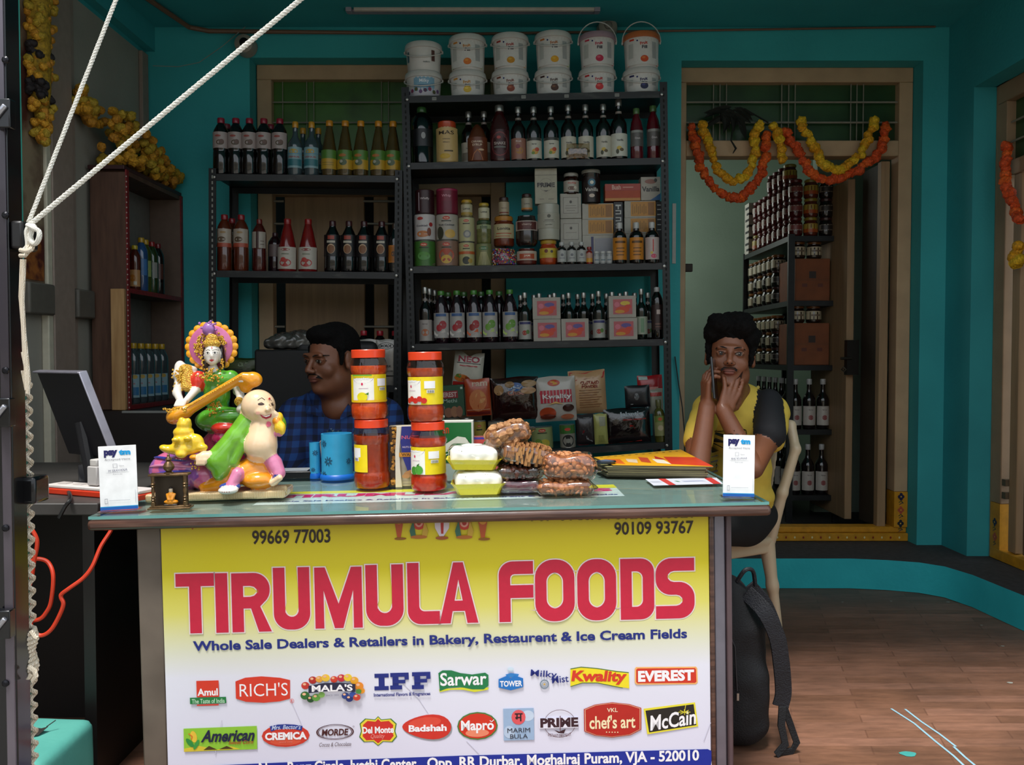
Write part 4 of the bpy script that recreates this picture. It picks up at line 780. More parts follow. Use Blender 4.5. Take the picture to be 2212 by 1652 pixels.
Kind('mayonnaise_jar', 'jar', 'jar', .192, .05, mat('#c9a86f', .35, 0, .06, 20, .3), PL('#b8431f'), [('T', 'MAS', 0, .85, 1.5, .34, '#3a2a1a'), ('T', 'Classic', 0, .66, .7, .1, '#5a4a3a'), ('T', 'Mayo', 0, .56, .6, .12, '#5a4a3a'), ('E', -.15, .15, .5, .24, '#c8a02a'), ('R', -.2, .28, .6, .32, '#4a3a1a')], '#c7a76d', (.03, .82), capr=.82).put(RR.at(1, 968, .055), 'cream coloured spread jar with orange lid and black lettering')
Kind('caramel_bottle', 'bottle', 'point', .178, .046, mat('#5c2f1a', .3, 0, .1, 20, .3), None, [('T', 'CARAMEL', 0, .8, 1.2, .2, '#d8c0a8'), ('T', 'SYRUP', 0, .66, 1, .22, '#d8c0a8'), ('P', [(-.6, 0), (.6, 0), (.3, .35), (0, .48), (-.35, .3)], '#b06a3a'), ('E', .4, .45, .3, .1, '#c8a888')], '#6a3620', (.03, .62)).put(RR.at(1, 1033, .045), 'brown pointed squeeze bottle of caramel syrup with pale lettering')
Kind('chocolate_syrup_bottle', 'bottle', 'hip', .262, .045, LQ('#3a1214'), SIL, [('E', 0, .5, .95, 1.25, '#7a2a2c'), ('E', 0, .5, .85, 1.12, '#451618'), ('T', "SHAKE", 0, .52, 1.2, .3, '#b8a8a0'), ('R', -.6, .36, .6, .42, '#6a6a64'), ('E', -.1, .72, .2, .15, '#a8322a')], '#3c1315', (.05, .55)).put(RR.at(1, 1081, .05), 'dark red chocolate syrup bottle with oval outlined label')
RB = Kind('crush_bottle', 'bottle', 'hip', .235, .03, LQ('#5a0f1c'), PL('#4a6a3a'), [('R', -1, .85, 1, 1, '#8a8a86'), ('T', 'Crush', 0, .5, .8, .3, '#c8c0c0')], '#5a5654', (.25, .56), capr=.5)
RB.put(RR.at(1, 1374, .05), 'slim red bottle with green cap and grey label, left one of the pair'); RB.put(RR.at(1, 1410, .07) @ M.Scale(1.07, 4), 'slim red bottle with green cap and grey label, right one of the pair')
bag('spice_pouch', .105, .075, .02, clear('#e8e0d0', .1, .08), label='small clear pouch of dried brown spice leaning on the syrup bottles', cat='pouch', T=RR.at(1, 1248, .015, 0, 0), seed=2); POU = bpy.data.objects['spice_pouch']
sdf([('b', 0, (0, .0, .03), (.045, .006, .024), {'rd': .006, 'wr': (.002, 160)})], .003, [spots('#4f3a22', '#8a6a42', 120, .4, .6, .8)], 'spice', POU, kind='stuff')
# second shelf: tins, jars, cartons -------------------------------------------
def can(pxw, hpx, body, lab, base, name='food_can', cat='can', **k): return Kind(name, cat, 'can', hpx * QR * 1.02, pxw * QR * .51, SIL if body is None else mat(body, .3, .2), None, lab, base, (.03, .97), half=88, **k)
H = QR * 1.015
logo = [('E', 0, .86, .34, .17, '#b8321f'), ('T', 'Foods', 0, .86, .4, .12, '#f0d8b0'), ('R', -.45, .72, .45, .76, '#2a2a1a')]
def stack(px, items, dy=.055, lev=2):
    z = 0
    for K, lab in items:
        K.put(RR.at(lev, px, dy, z), lab); z += K.h + .0006
stack(919, [(can(45, 55, None, logo + [('P', [(-1.3, 0), (1.3, 0), (1.3, .14), (.8, .06), (-.2, .02), (-1.3, .16)], '#b8c8a0'), ('E', 0, .4, .6, .4, '#4f8a3a')], '#3f6e2c'), 'green food can, bottom of the leftmost tin stack'),
            (can(45, 56, None, [('E', -.35, .84, .3, .15, '#a8322a'), ('E', .7, .6, .2, .2, '#9a2222'), ('T', 'Cocktail', -.2, .55, 1.1, .16, '#2a2a3a'), ('E', -.1, .22, .6, .3, '#b8703a'), ('E', .5, .3, .2, .4, '#7a3a22')], '#bdb6b4'), 'white fruit can with red seal, middle of the leftmost tin stack'),
            (can(40, 51, '#3a1a20', [('T', 'Whiffy', .1, .62, 1.0, .3, '#b8a8a8'), ('R', -.6, .1, -.5, .9, '#b8a8b0')], '#331318', 'drink_powder_tin', 'tin'), 'dark maroon powder tin on top of the leftmost tin stack')])
stack(967, [(can(46, 55, None, logo + [('E', 0, .42, .75, .62, '#a8452a'), ('E', 0, .25, .5, .4, '#c8a03a')], '#8a6a5a'), 'red and yellow fruit can, bottom of the second tin stack'),
            (can(46, 55, None, logo + [('T', 'Fruit Cocktail', 0, .58, 1.5, .14, '#1c2a3a'), ('E', .35, .22, .5, .4, '#c8a04a'), ('E', -.6, .25, .35, .6, '#3a3a2a')], '#a8a094'), 'pale fruit cocktail can, middle of the second tin stack'),
            (can(45, 54, '#7a1c34', [('T', 'Whip', 0, .7, .9, .3, '#c88a98'), ('R', -.5, .1, .5, .5, '#6a1a2e'), ('R', -1.4, .93, 1.4, 1, '#98284a')], '#741a30', 'whip_powder_tin', 'tin'), 'magenta powder tin on top of the second tin stack')])
JL = lambda c: mat(c, .15, 0, .2, 60, .5)
stack(1009, [(can(33, 51, None, logo + [('R', -1.4, .5, 1.4, .62, '#b85a2a'), ('E', 0, .22, .5, .5, '#23281c'), ('E', .5, .2, .3, .3, '#a88a3a')], '#b0a878'), 'cream can with dark fruit print, bottom of the third stack'),
             (can(33, 53, None, logo + [('E', .1, .3, .5, .5, '#7a7a78'), ('E', .1, .3, .3, .3, '#a8a49a')], '#b0aa80'), 'cream can with grey fruit print, middle of the third stack'),
             (Kind('pickle_jar', 'jar', 'jar', 37 * H, 12.5 * QR, JL('#8a7a4a'), PL('#b8902a'), [('T', 'Lonus', 0, .6, 1.2, .4, '#2a2a22'), ('R', -1.3, 0, 1.3, .25, '#a88a3a')], '#b8ae90', (.12, .72), capr=.9), 'small cream label jar with yellow lid on top of the third stack')])
stack(1046, [(can(34, 48, '#6a6f4a', [('E', 0, .8, .6, .22, '#2f6a3f'), ('T', 'Corn', 0, .8, .6, .14, '#d8e0c8')] + [('P', [(-.8 + i * .2, 0), (-.72 + i * .2, 0), (-.3 + i * .08, .62), (-.38 + i * .08, .62)], '#b0a878') for i in range(9)], '#74764a', 'baby_corn_jar', 'jar'), 'jar with fanned pale stalks and green badge, bottom of the fourth stack'),
             (Kind('olive_jar', 'jar', 'jar', 49 * H, 16 * QR, JL('#6a6a3a'), PL('#2f4a30'), [('R', -1.3, .0, 1.3, 1, '#8f9a70'), ('T', 'olives', 0, .5, 1, .5, '#2a3a22')], '#8f9a70', (.62, .8), capr=.95), 'olive jar with green lid, middle of the fourth stack'),
             (Kind('pickle_jar', 'jar', 'jar', 37 * H, 12 * QR, JL('#7a6a3a'), PL('#b89a30'), [('T', 'Lonus', 0, .6, 1.2, .4, '#2a2a22')], '#bdb79a', (.12, .72), capr=.9), 'small cream label jar with yellow lid on top of the fourth stack')])
def candy(th, h, r):
    rn = random.Random(5); cs = [mat(c, .3) for c in ('#c8243a', '#2a8a4a', '#d8b82a', '#2a5ac0', '#d84a8a', '#e0e0d8', '#d8701c')]; g = G()
    for i in range(230): a = rn.uniform(math.pi, 2 * math.pi); z = rn.uniform(.004, h * .86); rr = r * (.99 - .0 * rn.random()) * (1 if z < h * .7 else .9); g.ball((rr * math.cos(a), rr * math.sin(a), z), .0032, rn.choice(cs), 5)
    g.out('candy', th, kind='stuff')
stack(1089, [(Kind('candy_jar', 'jar', 'squat', 42 * H, 26 * QR, JL('#6a3a4a'), None, extra=candy), 'squat jar of multicoloured candy balls at the bottom of the fifth stack'),
             (Kind('sauce_jar', 'jar', 'jar', 64 * H, 22.5 * QR, JL('#6a2a14'), PL('#b0762a'), [('T', 'Lonita', 0, .68, 1.3, .28, '#2a1c12'), ('R', -.8, .3, .8, .36, '#a8482a'), ('R', -.9, .12, .6, .16, '#a8482a')], '#b3a67e', (.25, .72), capr=.88), 'big red brown jar with cream label and orange lid above the candy jar'),
             (Kind('spice_bottle', 'bottle', 'jar', 41 * H, 11.5 * QR, JL('#5a4a3a'), PL('#3a2622'), [('T', 'Spice', 0, .5, 1, .2, '#4a2a2a'), ('R', -1, .1, 1, .2, '#7a3a2a')], '#a8987c', (.08, .74), capr=.86), 'small spice bottle with dark lid on top of the fifth stack')], .065)
stack(1138, [(Kind('fruit_jar', 'jar', 'squat', 42 * H, 22 * QR, JL('#5a1c14'), None, [('R', -.8, .15, .8, .7, '#a84a2a'), ('T', 'JAM', 0, .45, .6, .24, '#d8c0a8')], '#b8a898', (.25, .72)), 'squat red jar with orange and white label at the bottom of the sixth stack'),
             (Kind('cherry_jar', 'jar', 'squat', 74 * H, 24 * QR, JL('#2a1c18'), None, [('R', -1, .1, 1, .9, '#4a1a18'), ('R', -.7, .2, .7, .8, '#5a2a24'), ('T', 'cherry', 0, .6, .9, .2, '#c8b0a0')], '#a89a90', (.42, .70)), 'wide dark jar with maroon label in the middle of the sixth stack'),
             (Kind('spice_bottle', 'bottle', 'jar', 37 * H, 12 * QR, JL('#4a4234'), PL('#3a1c1a'), [('T', 'Lonus', 0, .5, 1, .24, '#2a2a2a'), ('R', -1.3, 0, 1.3, .14, '#b8762a')], '#9c9480', (.08, .74), capr=.86), 'small spice bottle with dark lid on top of the sixth stack')], .06)
stack(1185, [(Kind('jam_jar', 'jar', 'squat', 54 * H, 20 * QR, JL('#a8421c'), PL('#b08c2a'), [('R', -.9, .3, .9, .7, '#b8a02a'), ('E', -.3, .7, .2, .2, '#6a2a1a'), ('E', .3, .65, .15, .15, '#3a2a2a')], '#c0a83a', (.28, .66), capr=.86), 'orange jam jar with yellow label and yellow lid under the white tub'),
             (Kind('white_tub', 'tub', 'tub', 76 * H, 24.5 * QR, PL('#aaa89a'), None, [('E', 0, .8, .16, .15, '#4a4a3a'), ('R', -.4, .5, .4, .54, '#5a5a50'), ('R', -.5, .4, .5, .43, '#7a7a70'), ('T', 'powder', 0, .2, .6, .1, '#4a4a40')], '#a5a192', (.32, .72)), 'ribbed off-white plastic tub standing under the yeast carton')], .062)
z0 = 54 * H + 76 * H + .0018
wC = 48 * QR; hC = 75 * H; cw = mat('#a6a08d', .5)
th = carton('yeast_carton', wC, hC, .06, cw, [('R', -wC / 2, hC * .8, wC / 2, hC * .815, '#6a655a'), ('T', 'PRIME', 0, hC * .53, wC * .8, hC * .13, '#2a2420', {'b': .05}), ('O', ell(0, hC * .53, wC * .3, wC * .3), .06, '#8a8478'), ('P', [(-.012, hC * .38), (0, hC * .34), (.012, hC * .38), (0, hC * .37)], '#2a2420'), ('R', -wC * .3, hC * .12, -wC * .1, hC * .14, '#7a7468'), ('R', wC * .1, hC * .12, wC * .35, hC * .14, '#7a7468')], 'pale yeast carton with dark lettering on top of the white tub', T=RR.at(2, 1179.5, .035, z0))
def box2(px0, px1, y0, y1, dy, m, items, lab, name='carton', d=.07, lev=2, basepy=572, rz=0, cat='box'):
    w_ = (px1 - px0) * QR * (1 + dy / DR); h_ = (y1 - y0) * QR * (1 + dy / DR); dz = max(0, (basepy - y1) * QR * (1 + dy / DR))
    return carton(name, w_, h_, d, m, [tuple(([q[0]] + [q[1] * w_, q[2] * h_, q[3] * w_, q[4] * h_, q[5]]) if q[0] == 'R' else (['E', q[1] * w_, q[2] * h_, q[3] * w_, q[4] * h_, q[5]] if q[0] == 'E' else (['P', [(a * w_, b * h_) for a, b in q[1]], q[2]] if q[0] == 'P' else ['T', q[1], q[2] * w_, q[3] * h_, q[4] * w_, q[5] * h_, q[6]] + list(q[7:])))) for q in items], lab, cat, T=RR.at(lev, (px0 + px1) / 2, dy, dz, rz))
WB = mat('#a7a297', .5); certif = [('R', -.36, .2, .36, .85, '#6a665c'), ('R', -.34, .215, .34, .835, '#a7a297'), ('E', 0, .66, .06, .06, '#4a463e'), ('R', -.25, .5, .25, .52, '#7a766c'), ('R', -.28, .4, .28, .42, '#7a766c'), ('R', -.2, .3, .2, .32, '#7a766c')]
box2(1211, 1257, 471, 571, .085, WB, [('R', -.5, .455, .5, .46, '#4a463e')] + [('R', -.36, .55, .36, .9, '#6a665c'), ('R', -.34, .56, .34, .89, '#a7a297'), ('E', 0, .8, .06, .03, '#4a463e'), ('R', -.25, .7, .25, .71, '#7a766c')], 'white carton with framed print, lower one behind the three small medicine bottles')
box2(1210, 1255, 417, 470, .085, WB, certif, 'white carton with framed print, upper one below the brown spread jar')
YBX = [('R', -.3, .1, .5, .95, '#b47c22'), ('R', .25, .15, .45, .9, '#8a5a1a')] + [('R', -.25 + i * .06, .2 + (i % 3) * .05, -.225 + i * .06, .8 - (i % 2) * .12, '#8a6222') for i in range(8)]
box2(1258, 1325, 507, 571, .085, WB, [('R', -.22, .0, -.14, .95, '#2a2a5a'), ('R', -.1, .1, .45, .9, '#8c8c92')], 'white carton with silver panel and blue stripe behind the tiny white capped jars')
for i, (a, b) in enumerate(((473, 507), (439, 473))): box2(1257, 1324, a, b, .085, WB, YBX, 'white carton with ochre panel in the middle pile, %s' % ['lower one', 'upper one under the vanilla jar'][i])
box2(1348, 1415, 505, 571, .085, WB, [('R', -.3, .1, .4, .9, '#8c8678')], 'plain pale carton under the ochre panel cartons behind the dark bottles')
for i, (a, b) in enumerate(((471, 505), (435, 471))): box2(1348, 1415, a, b, .085, WB, YBX, 'white carton with ochre panel in the right pile, %s' % ['lower one', 'upper one'][i])
BKB = mat('#101014', .4)
box2(1326, 1346, 436, 571, .09, BKB, [('T', 'IFF IFF', 0, .75, .11, .5, '#b8b8b4', {'b': .05})][:0] + [('R', -.3, .93, .3, .955, '#b8b8b4'), ('R', -.06, .88, .06, .93, '#b8b8b4')] + [('R', -.3, z, .3, z + .016, '#b8b8b4') for z in (.85, .8, .74, .69, .63, .58, .52)] + [('R', .18, z, .3, z + .05, '#b8b8b4') for z in (.8, .69, .58)], 'tall narrow black carton with white slab lettering between the ochre panel piles')
box2(1417, 1430, 436, 571, .09, BKB, [('R', -.3, z, .3, z + .016, '#9a9a98') for z in (.93, .86, .78, .7, .62, .54)], 'narrow black carton with white lettering at the right end of the second shelf')
Kind('spread_jar', 'jar', 'jar', 46 * H, 17 * QR, JL('#2a130c'), PL('#aaa9a2'), [('T', 'nutty', .1, .75, 1.1, .3, '#b8321f'), ('E', 0, .3, .5, .25, '#6a4a3a'), ('E', .5, .35, .2, .2, '#d8d0c0')], '#b3aca0', (.1, .62), capr=.92).put(RR.at(2, 1233, .11, .333), 'brown spread jar with white lid standing on the framed print cartons')
Kind('vanilla_tin', 'jar', 'can', 66 * H, 20 * QR, JL('#1c0f0f'), None, [('E', 0, .78, .42, .4, '#2a6a80'), ('E', 0, .78, .2, .2, '#d8d8c8'), ('T', 'Vanilla', 0, .5, 1.5, .4, '#c8c4bc'), ('E', 0, .25, .3, .2, '#c8b8a8')], '#1f1211', (.05, .86), half=85, extra=lambda th, h, r: G().lathe([(r * 1.02, h), (r * 1.04, h + .002), (r * 1.04, h + .014), (r * .96, h + .017)], PL('#9a9a92'), 20).out('lid', th)).put(RR.at(2, 1276, .11, .2857), 'dark brown vanilla jar with pale lid standing on the middle carton pile')
box2(1306, 1382, 398, 434, .087, mat('#a8421c', .5), [('R', -.5, 0, .5, .16, '#b87a2a'), ('R', -.5, .6, .5, 1, '#a0321c'), ('T', 'Bush', -.18, .8, .25, .28, '#c8a090', {'b': .03}), ('R', .0, .76, .3, .82, '#c89080')], 'flat orange carton lying on the cartons left of the vanilla box')
box2(1383, 1425, 384, 434, .087, WB, [('T', 'Vanilla', 0, .48, .9, .22, '#2a2a2a', {'b': .03}), ('E', .0, .8, .3, .1, '#8a5a4a'), ('E', .25, .85, .08, .08, '#3a3a34'), ('P', [(.5, 0), (.5, .3), (.2, .12), (-.05, 0)], '#2a5a8a')], 'white vanilla carton with blue corner at the right end')
MB_ = Kind('medicine_bottle', 'bottle', 'med', 48 * QR, 10 * QR, LQ('#1c1210'), PL('#b0b0ac'), [('E', 0, .6, .3, .3, '#6a6a70'), ('R', -.6, .3, .6, .36, '#7a7a80')], '#a8a8a4', (.1, .62), capr=.55, seg=12)
for i, px in enumerate((1213.5, 1234.5, 1255.5)): MB_.put(RR.at(2, px, .02), 'small dark essence bottle with white cap and label, %s of the row of three' % ['left', 'middle', 'right'][i])
Kind('colour_bottle', 'bottle', 'med', 37 * QR, 7 * QR, LQ('#8a2418'), PL('#8a1c18'), [('R', -1, .0, 1, .45, '#c8902a')], '#b08a78', (.1, .62), capr=.7, seg=12).put(RR.at(2, 1272.5, .018), 'tiny red capped food colour bottle in front of the silver panel carton')
TJ = Kind('colour_pot', 'jar', 'jar', 27 * QR, 6.5 * QR, PL('#9a9c9c'), PL('#b8b8b4'), [('R', -.7, .3, .7, .5, '#6a7a80')], '#a9a9a8', (.1, .6), capr=.9, seg=10)
for i, px in enumerate((1288, 1301.5, 1315)): TJ.put(RR.at(2, px, .018), 'tiny white capped colour pot, %s of three beside the red capped bottle' % ['left', 'middle', 'right'][i])
for i, (px, c, b, lab) in enumerate(((1338, '#c27c22', '#5a3a12', 'dark essence bottle with orange label and white cap in front of the narrow black carton'), (1374, '#c27c22', '#5a3a12', 'dark essence bottle with orange label and white cap, middle of the three'), (1407.5, '#b7a7a2', '#c23a5a', 'dark essence bottle with white label and pink flower at the right end'))):
    it = [('R', -.8, .75, .8, .85, b), ('R', -.6, .5, .6, .54, b), ('R', -.6, .35, .6, .39, b), ('R', -.6, .2, .5, .24, b)] if i < 2 else [('E', .1, .15, .4, .3, b), ('E', -.2, .3, .2, .2, '#c8b04a'), ('R', -.05, .35, .1, .9, '#b8322a')]
    Kind('essence_bottle', 'bottle', 'med', 88 * QR, 15 * QR, LQ('#120d0c'), PL('#b3b3b0'), it, c, (.08, .62), capr=.42).put(RR.at(2, px, .02), lab)
# third shelf: crushes and syrups ----------------------------------------------
def wavy(c): return [('P', [(-1.15, .1), (-.6, .02), (0, .12), (.5, .2), (1.15, .08), (1.15, .0), (-1.15, 0)], '#140c10'), ('E', .25, .52, .5, .55, c[0]), ('E', -.25, .4, .4, .45, c[1]), ('P', [(-1.15, .3), (-.5, .14), (0, .22), (.4, .34), (1.1, .2), (1.1, .12), (.4, .22), (0, .12), (-.6, .06), (-1.15, .16)], c[2]), ('R', -.7, .86, .7, .97, '#3a5a8a')]
SB = lambda c: Kind('crush_bottle', 'bottle', 'hip', 116 * H, 16.5 * QR, LQ('#200c14'), PL('#3f7a2a'), wavy(c), '#aaa5a0', (.1, .56), capr=.45, caph=.08)
A_ = SB(('#9a1f2a', '#a82a30', '#c8c0b8')); B_ = SB(('#9a2228', '#8a2a24', '#c8541c')); C_ = SB(('#5a8a2a', '#6a9a3a', '#a8c060'))
for px, K, lab in ((955, A_, 'berry crush bottle with green cap and strawberry label, left of the matching pair'), (989, A_, 'berry crush bottle with green cap and strawberry label, right of the matching pair'), (1025.5, B_, 'crush bottle with green cap, white label with red fruit and orange swoosh'), (1059.6, C_, 'crush bottle with green cap and green apple label, left of the two'), (1103, C_, 'crush bottle with green cap and green apple label, right one near the square cartons')): K.put(RR.at(3, px, .05), lab)
D_ = Kind('crush_bottle', 'bottle', 'hip', 116 * H, 16.5 * QR, LQ('#1c0c12'), PL('#2f5a22'), capr=.45, caph=.08)
for i, px in enumerate((970, 1004, 1041, 1080)): D_.put(RR.at(3, px, .14), 'green capped crush bottle in the row behind, %s' % ordn(i))
E_ = syr(123 * QR, '#140e0e', [('E', 0, .4, .6, .55, '#b0623a'), ('T', 'Syrup', 0, .8, .8, .2, '#3a2a3a')], '#a39a94', 14 * QR); E_.put(RR.at(3, 920.6, .05), 'dark syrup bottle with peach label at the left end of the third shelf')
for i, px in enumerate((930, 941)): E_.put(RR.at(3, px, .13 + i * .08), 'silver capped syrup bottle behind the peach label bottle, %s' % ['nearer one', 'farther one'][i])
F_ = syr(107 * QR, '#101410', [('E', -.1, .35, .4, .4, '#9a2f22'), ('E', .4, .4, .3, .35, '#5a7a3a'), ('R', -1, .82, 1, .95, '#3a3a6a')], '#a5a29a', 13.5 * QR, half=80)
F_.put(RR.at(3, 1135, .05), 'dark syrup bottle with red apple label between the crushes and the square cartons'); F_.put(RR.at(3, 1294, .05), 'dark syrup bottle with red apple label between the two carton piles')
for i, px in enumerate((1166, 1198.6, 1229.5, 1262, 1323, 1353)): F_.put(RR.at(3, px, .125), 'syrup bottle with silver cap rising behind the square cartons, %s' % ordn(i))
for i, px in enumerate((1126, 1155, 1189, 1218, 1249, 1281, 1311, 1340, 1372, 1400)): F_.put(RR.at(3, px, .21), 'syrup bottle with silver cap in the rear row of the third shelf, %s' % ordn(i))
Kind('syrup_bottle', 'bottle', 'syrup', 110 * QR, 12.5 * QR, LQ('#0a120c'), SIL, [('R', -.3, .1, .3, .9, '#6a8a6a')], '#9aa08e', (.1, .45), capr=.4, neck=(1, .68, .76, '#3a6a4a')).put(RR.at(3, 1386, .05), 'very dark green syrup bottle with pale green label right of the carton pile')
Kind('syrup_bottle', 'bottle', 'pet', 113 * QR, 13 * QR, LQ('#120c0c'), PL('#a8a8a6'), [('R', -.25, .62, .35, .8, '#b8a8a0'), ('R', -.5, .2, .5, .26, '#6a4a40'), ('R', -.5, .1, .5, .14, '#6a4a40')], '#33201e', (.18, .66), capr=.5).put(RR.at(3, 1420, .05), 'tall brown bottle with white cap and white sticker ending the third shelf')
fruitp = lambda s: [('R', -.34, .16, .36, .84, '#b0545a'), ('E', 0, .36, .25, .15, '#c8441f'), ('E', -.1, .28, .18, .08, '#c88a2a'), ('E', .1, .66, .18, .1, '#5a4a8a' if s else '#d0b03a'), ('E', .2, .5, .12, .1, '#c83a2a'), ('E', -.2, .6, .1, .12, '#c86a7a')]
CB = mat('#a29a8f', .55)
for (a, b, c, d), s, lab in (((1152.7, 1211.7, 688, 735.5), 1, 'grey white square carton with fruit picture, bottom of the left pile of two'), ((1151, 1211, 641, 687.5), 1, 'grey white square carton with fruit picture atop the left pile of two'), ((1213, 1272, 686, 733.5), 1, 'grey white square carton with fruit picture standing alone in the middle'),
                              ((1316.5, 1377, 683, 730), 1, 'grey white square carton with fruit picture, bottom of the right pile of two'), ((1315, 1374, 635, 682), 0, 'grey white square carton with yellow flower picture atop the right pile of two')):
    box2(a, b, c, d, .012, CB, fruitp(s), lab, 'fruit_picture_carton', .07, 3, d if d > 700 else d + (47.7 if s else 47.5))
# fourth shelf ------------------------------------------------------------------
def c4(px, w_, hp, dy, lab, base, items, K='can', body=None, nm='food_can'): Kind(nm, 'can', 'can', hp * QR, w_ / 2 * QR, SIL, None, items, base, (.03, .97), half=88).put(RR.at(4, px, dy), lab)
c4(1039, 28, 70, .05, 'yellow label food can half hidden behind the white and green box', '#a08a3a', logo); c4(1078, 40, 67, .05, 'pale food can behind the bag of walnuts', '#9a9080', logo); c4(1121, 42, 63, .05, 'food can with beige label behind the bag of walnuts, beside the green pineapple can', '#a08c5a', logo)
c4(1173, 46, 49, .05, 'pale green fruit can with yellow slices under the cake mix bag', '#8a9460', logo + [('E', .2, .25, .5, .4, '#b8a83a'), ('E', -.4, .3, .35, .35, '#6a8a3a')]); c4(1228, 33, 51, .03, 'green topped can with black ring picture, right of the pale green can', '#8a8478', [('R', -1.4, .62, 1.4, 1, '#3a6a2a'), ('E', 0, .3, .8, .8, '#16140f'), ('E', 0, .3, .3, .3, '#8a867a'), ('E', 0, .82, .4, .2, '#b8402a')])
c4(975, 46, 80, .05, 'food can hidden below the dark green spice box', '#8a7a5a', logo); c4(1012, 22, 78, .03, 'slim food can below the orange snack packet', '#8a6a4a', logo)
def bag4(px0, px1, y0, y1, dy, m, items, lab, t=.05, seed=1, rz=0, roll=0, name='food_packet', **k):
    w_, h_ = (px1 - px0) * QR * (1 + dy / DR), (y1 - y0) * QR * (1 + dy / DR); pxc = (px0 + px1) / 2; base = 972 - (pxc - 1211) / 229 * 15
    tr = []
    for q in items:
        if q[0] == 'R': tr.append(('R', q[1] * w_, q[2] * h_, q[3] * w_, q[4] * h_, q[5]))
        elif q[0] == 'E': tr.append(('E', q[1] * w_, q[2] * h_, q[3] * w_, q[4] * h_, q[5]))
        elif q[0] == 'P': tr.append(('P', [(a * w_, b * h_) for a, b in q[1]], q[2]))
        else: tr.append(('T', q[1], q[2] * w_, q[3] * h_, q[4] * w_, q[5] * h_, q[6], {'b': .03}))
    return bag(name, w_, h_, t, m, tr, seed, lab, T=RR.at(4, pxc, dy, max(0, (base - y1) * QR * 1.02), rz, roll), **k)
GP = lambda c: mat(c, .3, 0, .08, 15, .3)
bag4(976, 1040, 768, 846, .09, GP('#b9b5a6'), [('T', 'NEO', -.0, .8, .72, .17, '#9a1c34'), ('R', -.4, .68, .4, .7, '#3a3a3a'), ('R', -.3, .6, .3, .63, '#b85a5a'), ('R', -.48, .03, .48, .16, '#a8261f'), ('E', -.2, .27, .24, .1, '#b8641f'), ('E', -.3, .32, .1, .06, '#5a7a2a'), ('E', -.05, .24, .15, .08, '#8a3a1a'), ('P', [(-.3, .3), (-.25, .4), (-.2, .3)], '#3a6a2a')], 'white snack packet with big dark red capital letters leaning to the right', .04, 3, 0, 9, notch=.12)
th = box2(946, 1005, 838, 905, .03, mat('#1d4a30', .4), [('R', -.5, .58, .28, .82, '#8a1c24'), ('T', 'EVEREST', -.12, .7, .72, .16, '#c8b0a8', {'b': .03}), ('T', 'Methi', -.02, .5, .5, .12, '#9ab0a0'), ('R', .38, .86, .46, .93, '#b8c8b8'), ('E', -.1, .12, .16, .16, '#8a5a42'), ('E', .12, .14, .14, .18, '#9a6a4a'), ('E', .3, .14, .12, .18, '#8a5a42')], 'dark green spice box with leaf-like crackers beside the upper right pickle jar', 'spice_box', .04, 4, 988)
bag4(1008, 1062, 824, 904, .02, GP('#a8421f'), [('T', 'ram', .1, .86, .6, .12, '#c8a890'), ('E', 0, .42, .35, .3, '#c07040'), ('E', .1, .5, .2, .16, '#c88a50'), ('R', -.46, .04, .46, .12, '#6a1c1a'), ('R', -.46, .16, .46, .18, '#c88a6a')], 'orange snack packet inside a clear sleeve right of the dark green box', .035, 5)
bag4(1064, 1168, 820, 913, .03, mat('#2a1210', .12, 0, .3, 18, .9, 1.0, 30), [('E', 0, .78, .17, .1, '#23508a'), ('T', 'Jet', 0, .78, .2, .1, '#b8c8d8'), ('T', 'Choc', .02, .64, .34, .1, '#b87a6a'), ('E', -.33, .72, .1, .12, '#9a7040'), ('E', .3, .84, .16, .08, '#9a7a50'), ('E', .28, .68, .16, .08, '#a88058'), ('E', -.1, .84, .1, .07, '#8a6a42')], 'large glossy dark brown chocolate packet with a blue badge', .07, 7)
bag4(1158, 1247, 818, 915, .03, GP('#b3aca2'), [('E', -.02, .86, .15, .07, '#b8401f'), ('E', -.02, .86, .1, .04, '#c8902a'), ('R', -.38, .42, .4, .7, '#b5273a')] + [('R', -.38 + i * .08, .42, -.36 + i * .08, .7, '#b8a8a4') for i in range(10)] + [('T', 'Kwality', .04, .55, .7, .13, '#d8d0cc'), ('P', [(-.2, .38), (0, .45), (.2, .38), (0, .41)], '#c8922a'), ('E', -.2, .2, .2, .13, '#a8401f'), ('E', -.2, .12, .19, .06, '#6a2a1c'), ('E', .3, .3, .14, .08, '#3a1a14'), ('E', .27, .1, .16, .06, '#b86a4a')], 'white cake mix packet with red striped panel and cake pictures', .06, 2)
bag4(1232, 1312, 806, 899, .06, GP('#b58f66'), [('P', [(-.46, .8), (-.3, .78), (0, .82), (.44, .82), (.5, .97), (.2, .99), (-.1, .94), (-.46, .97)], '#a81c20'), ('T', 'CUSTARD', .06, .72, .5, .08, '#8a2f22'), ('T', 'POWDER', .06, .63, .44, .07, '#8a2f22')] + [('R', -.24, .54 - i * .055, .36 - (i % 3) * .06, .555 - i * .055, '#8a5a3a') for i in range(8)], 'tan custard powder packet with a red top band', .07, 4)
bag4(1246, 1290, 899, 966, .04, GP('#2a2426'), [('P', [(-.4, .0), (.1, .0), (-.1, .5), (-.45, .45)], '#7a1c22'), ('P', [(.0, .2), (.3, .1), (.2, .9), (-.1, .9)], '#6a6a6a')], 'crumpled black and red foil pouch left of the pale yellow pouch', .05, 6)
bag4(1286, 1315, 897, 963, .02, GP('#a3a25a'), [('R', -.1, .6, .35, .9, '#8a8a70'), ('R', -.2, .1, .2, .3, '#8a8a4a')], 'slim pale yellow pouch between the dark foil packets', .03, 8)
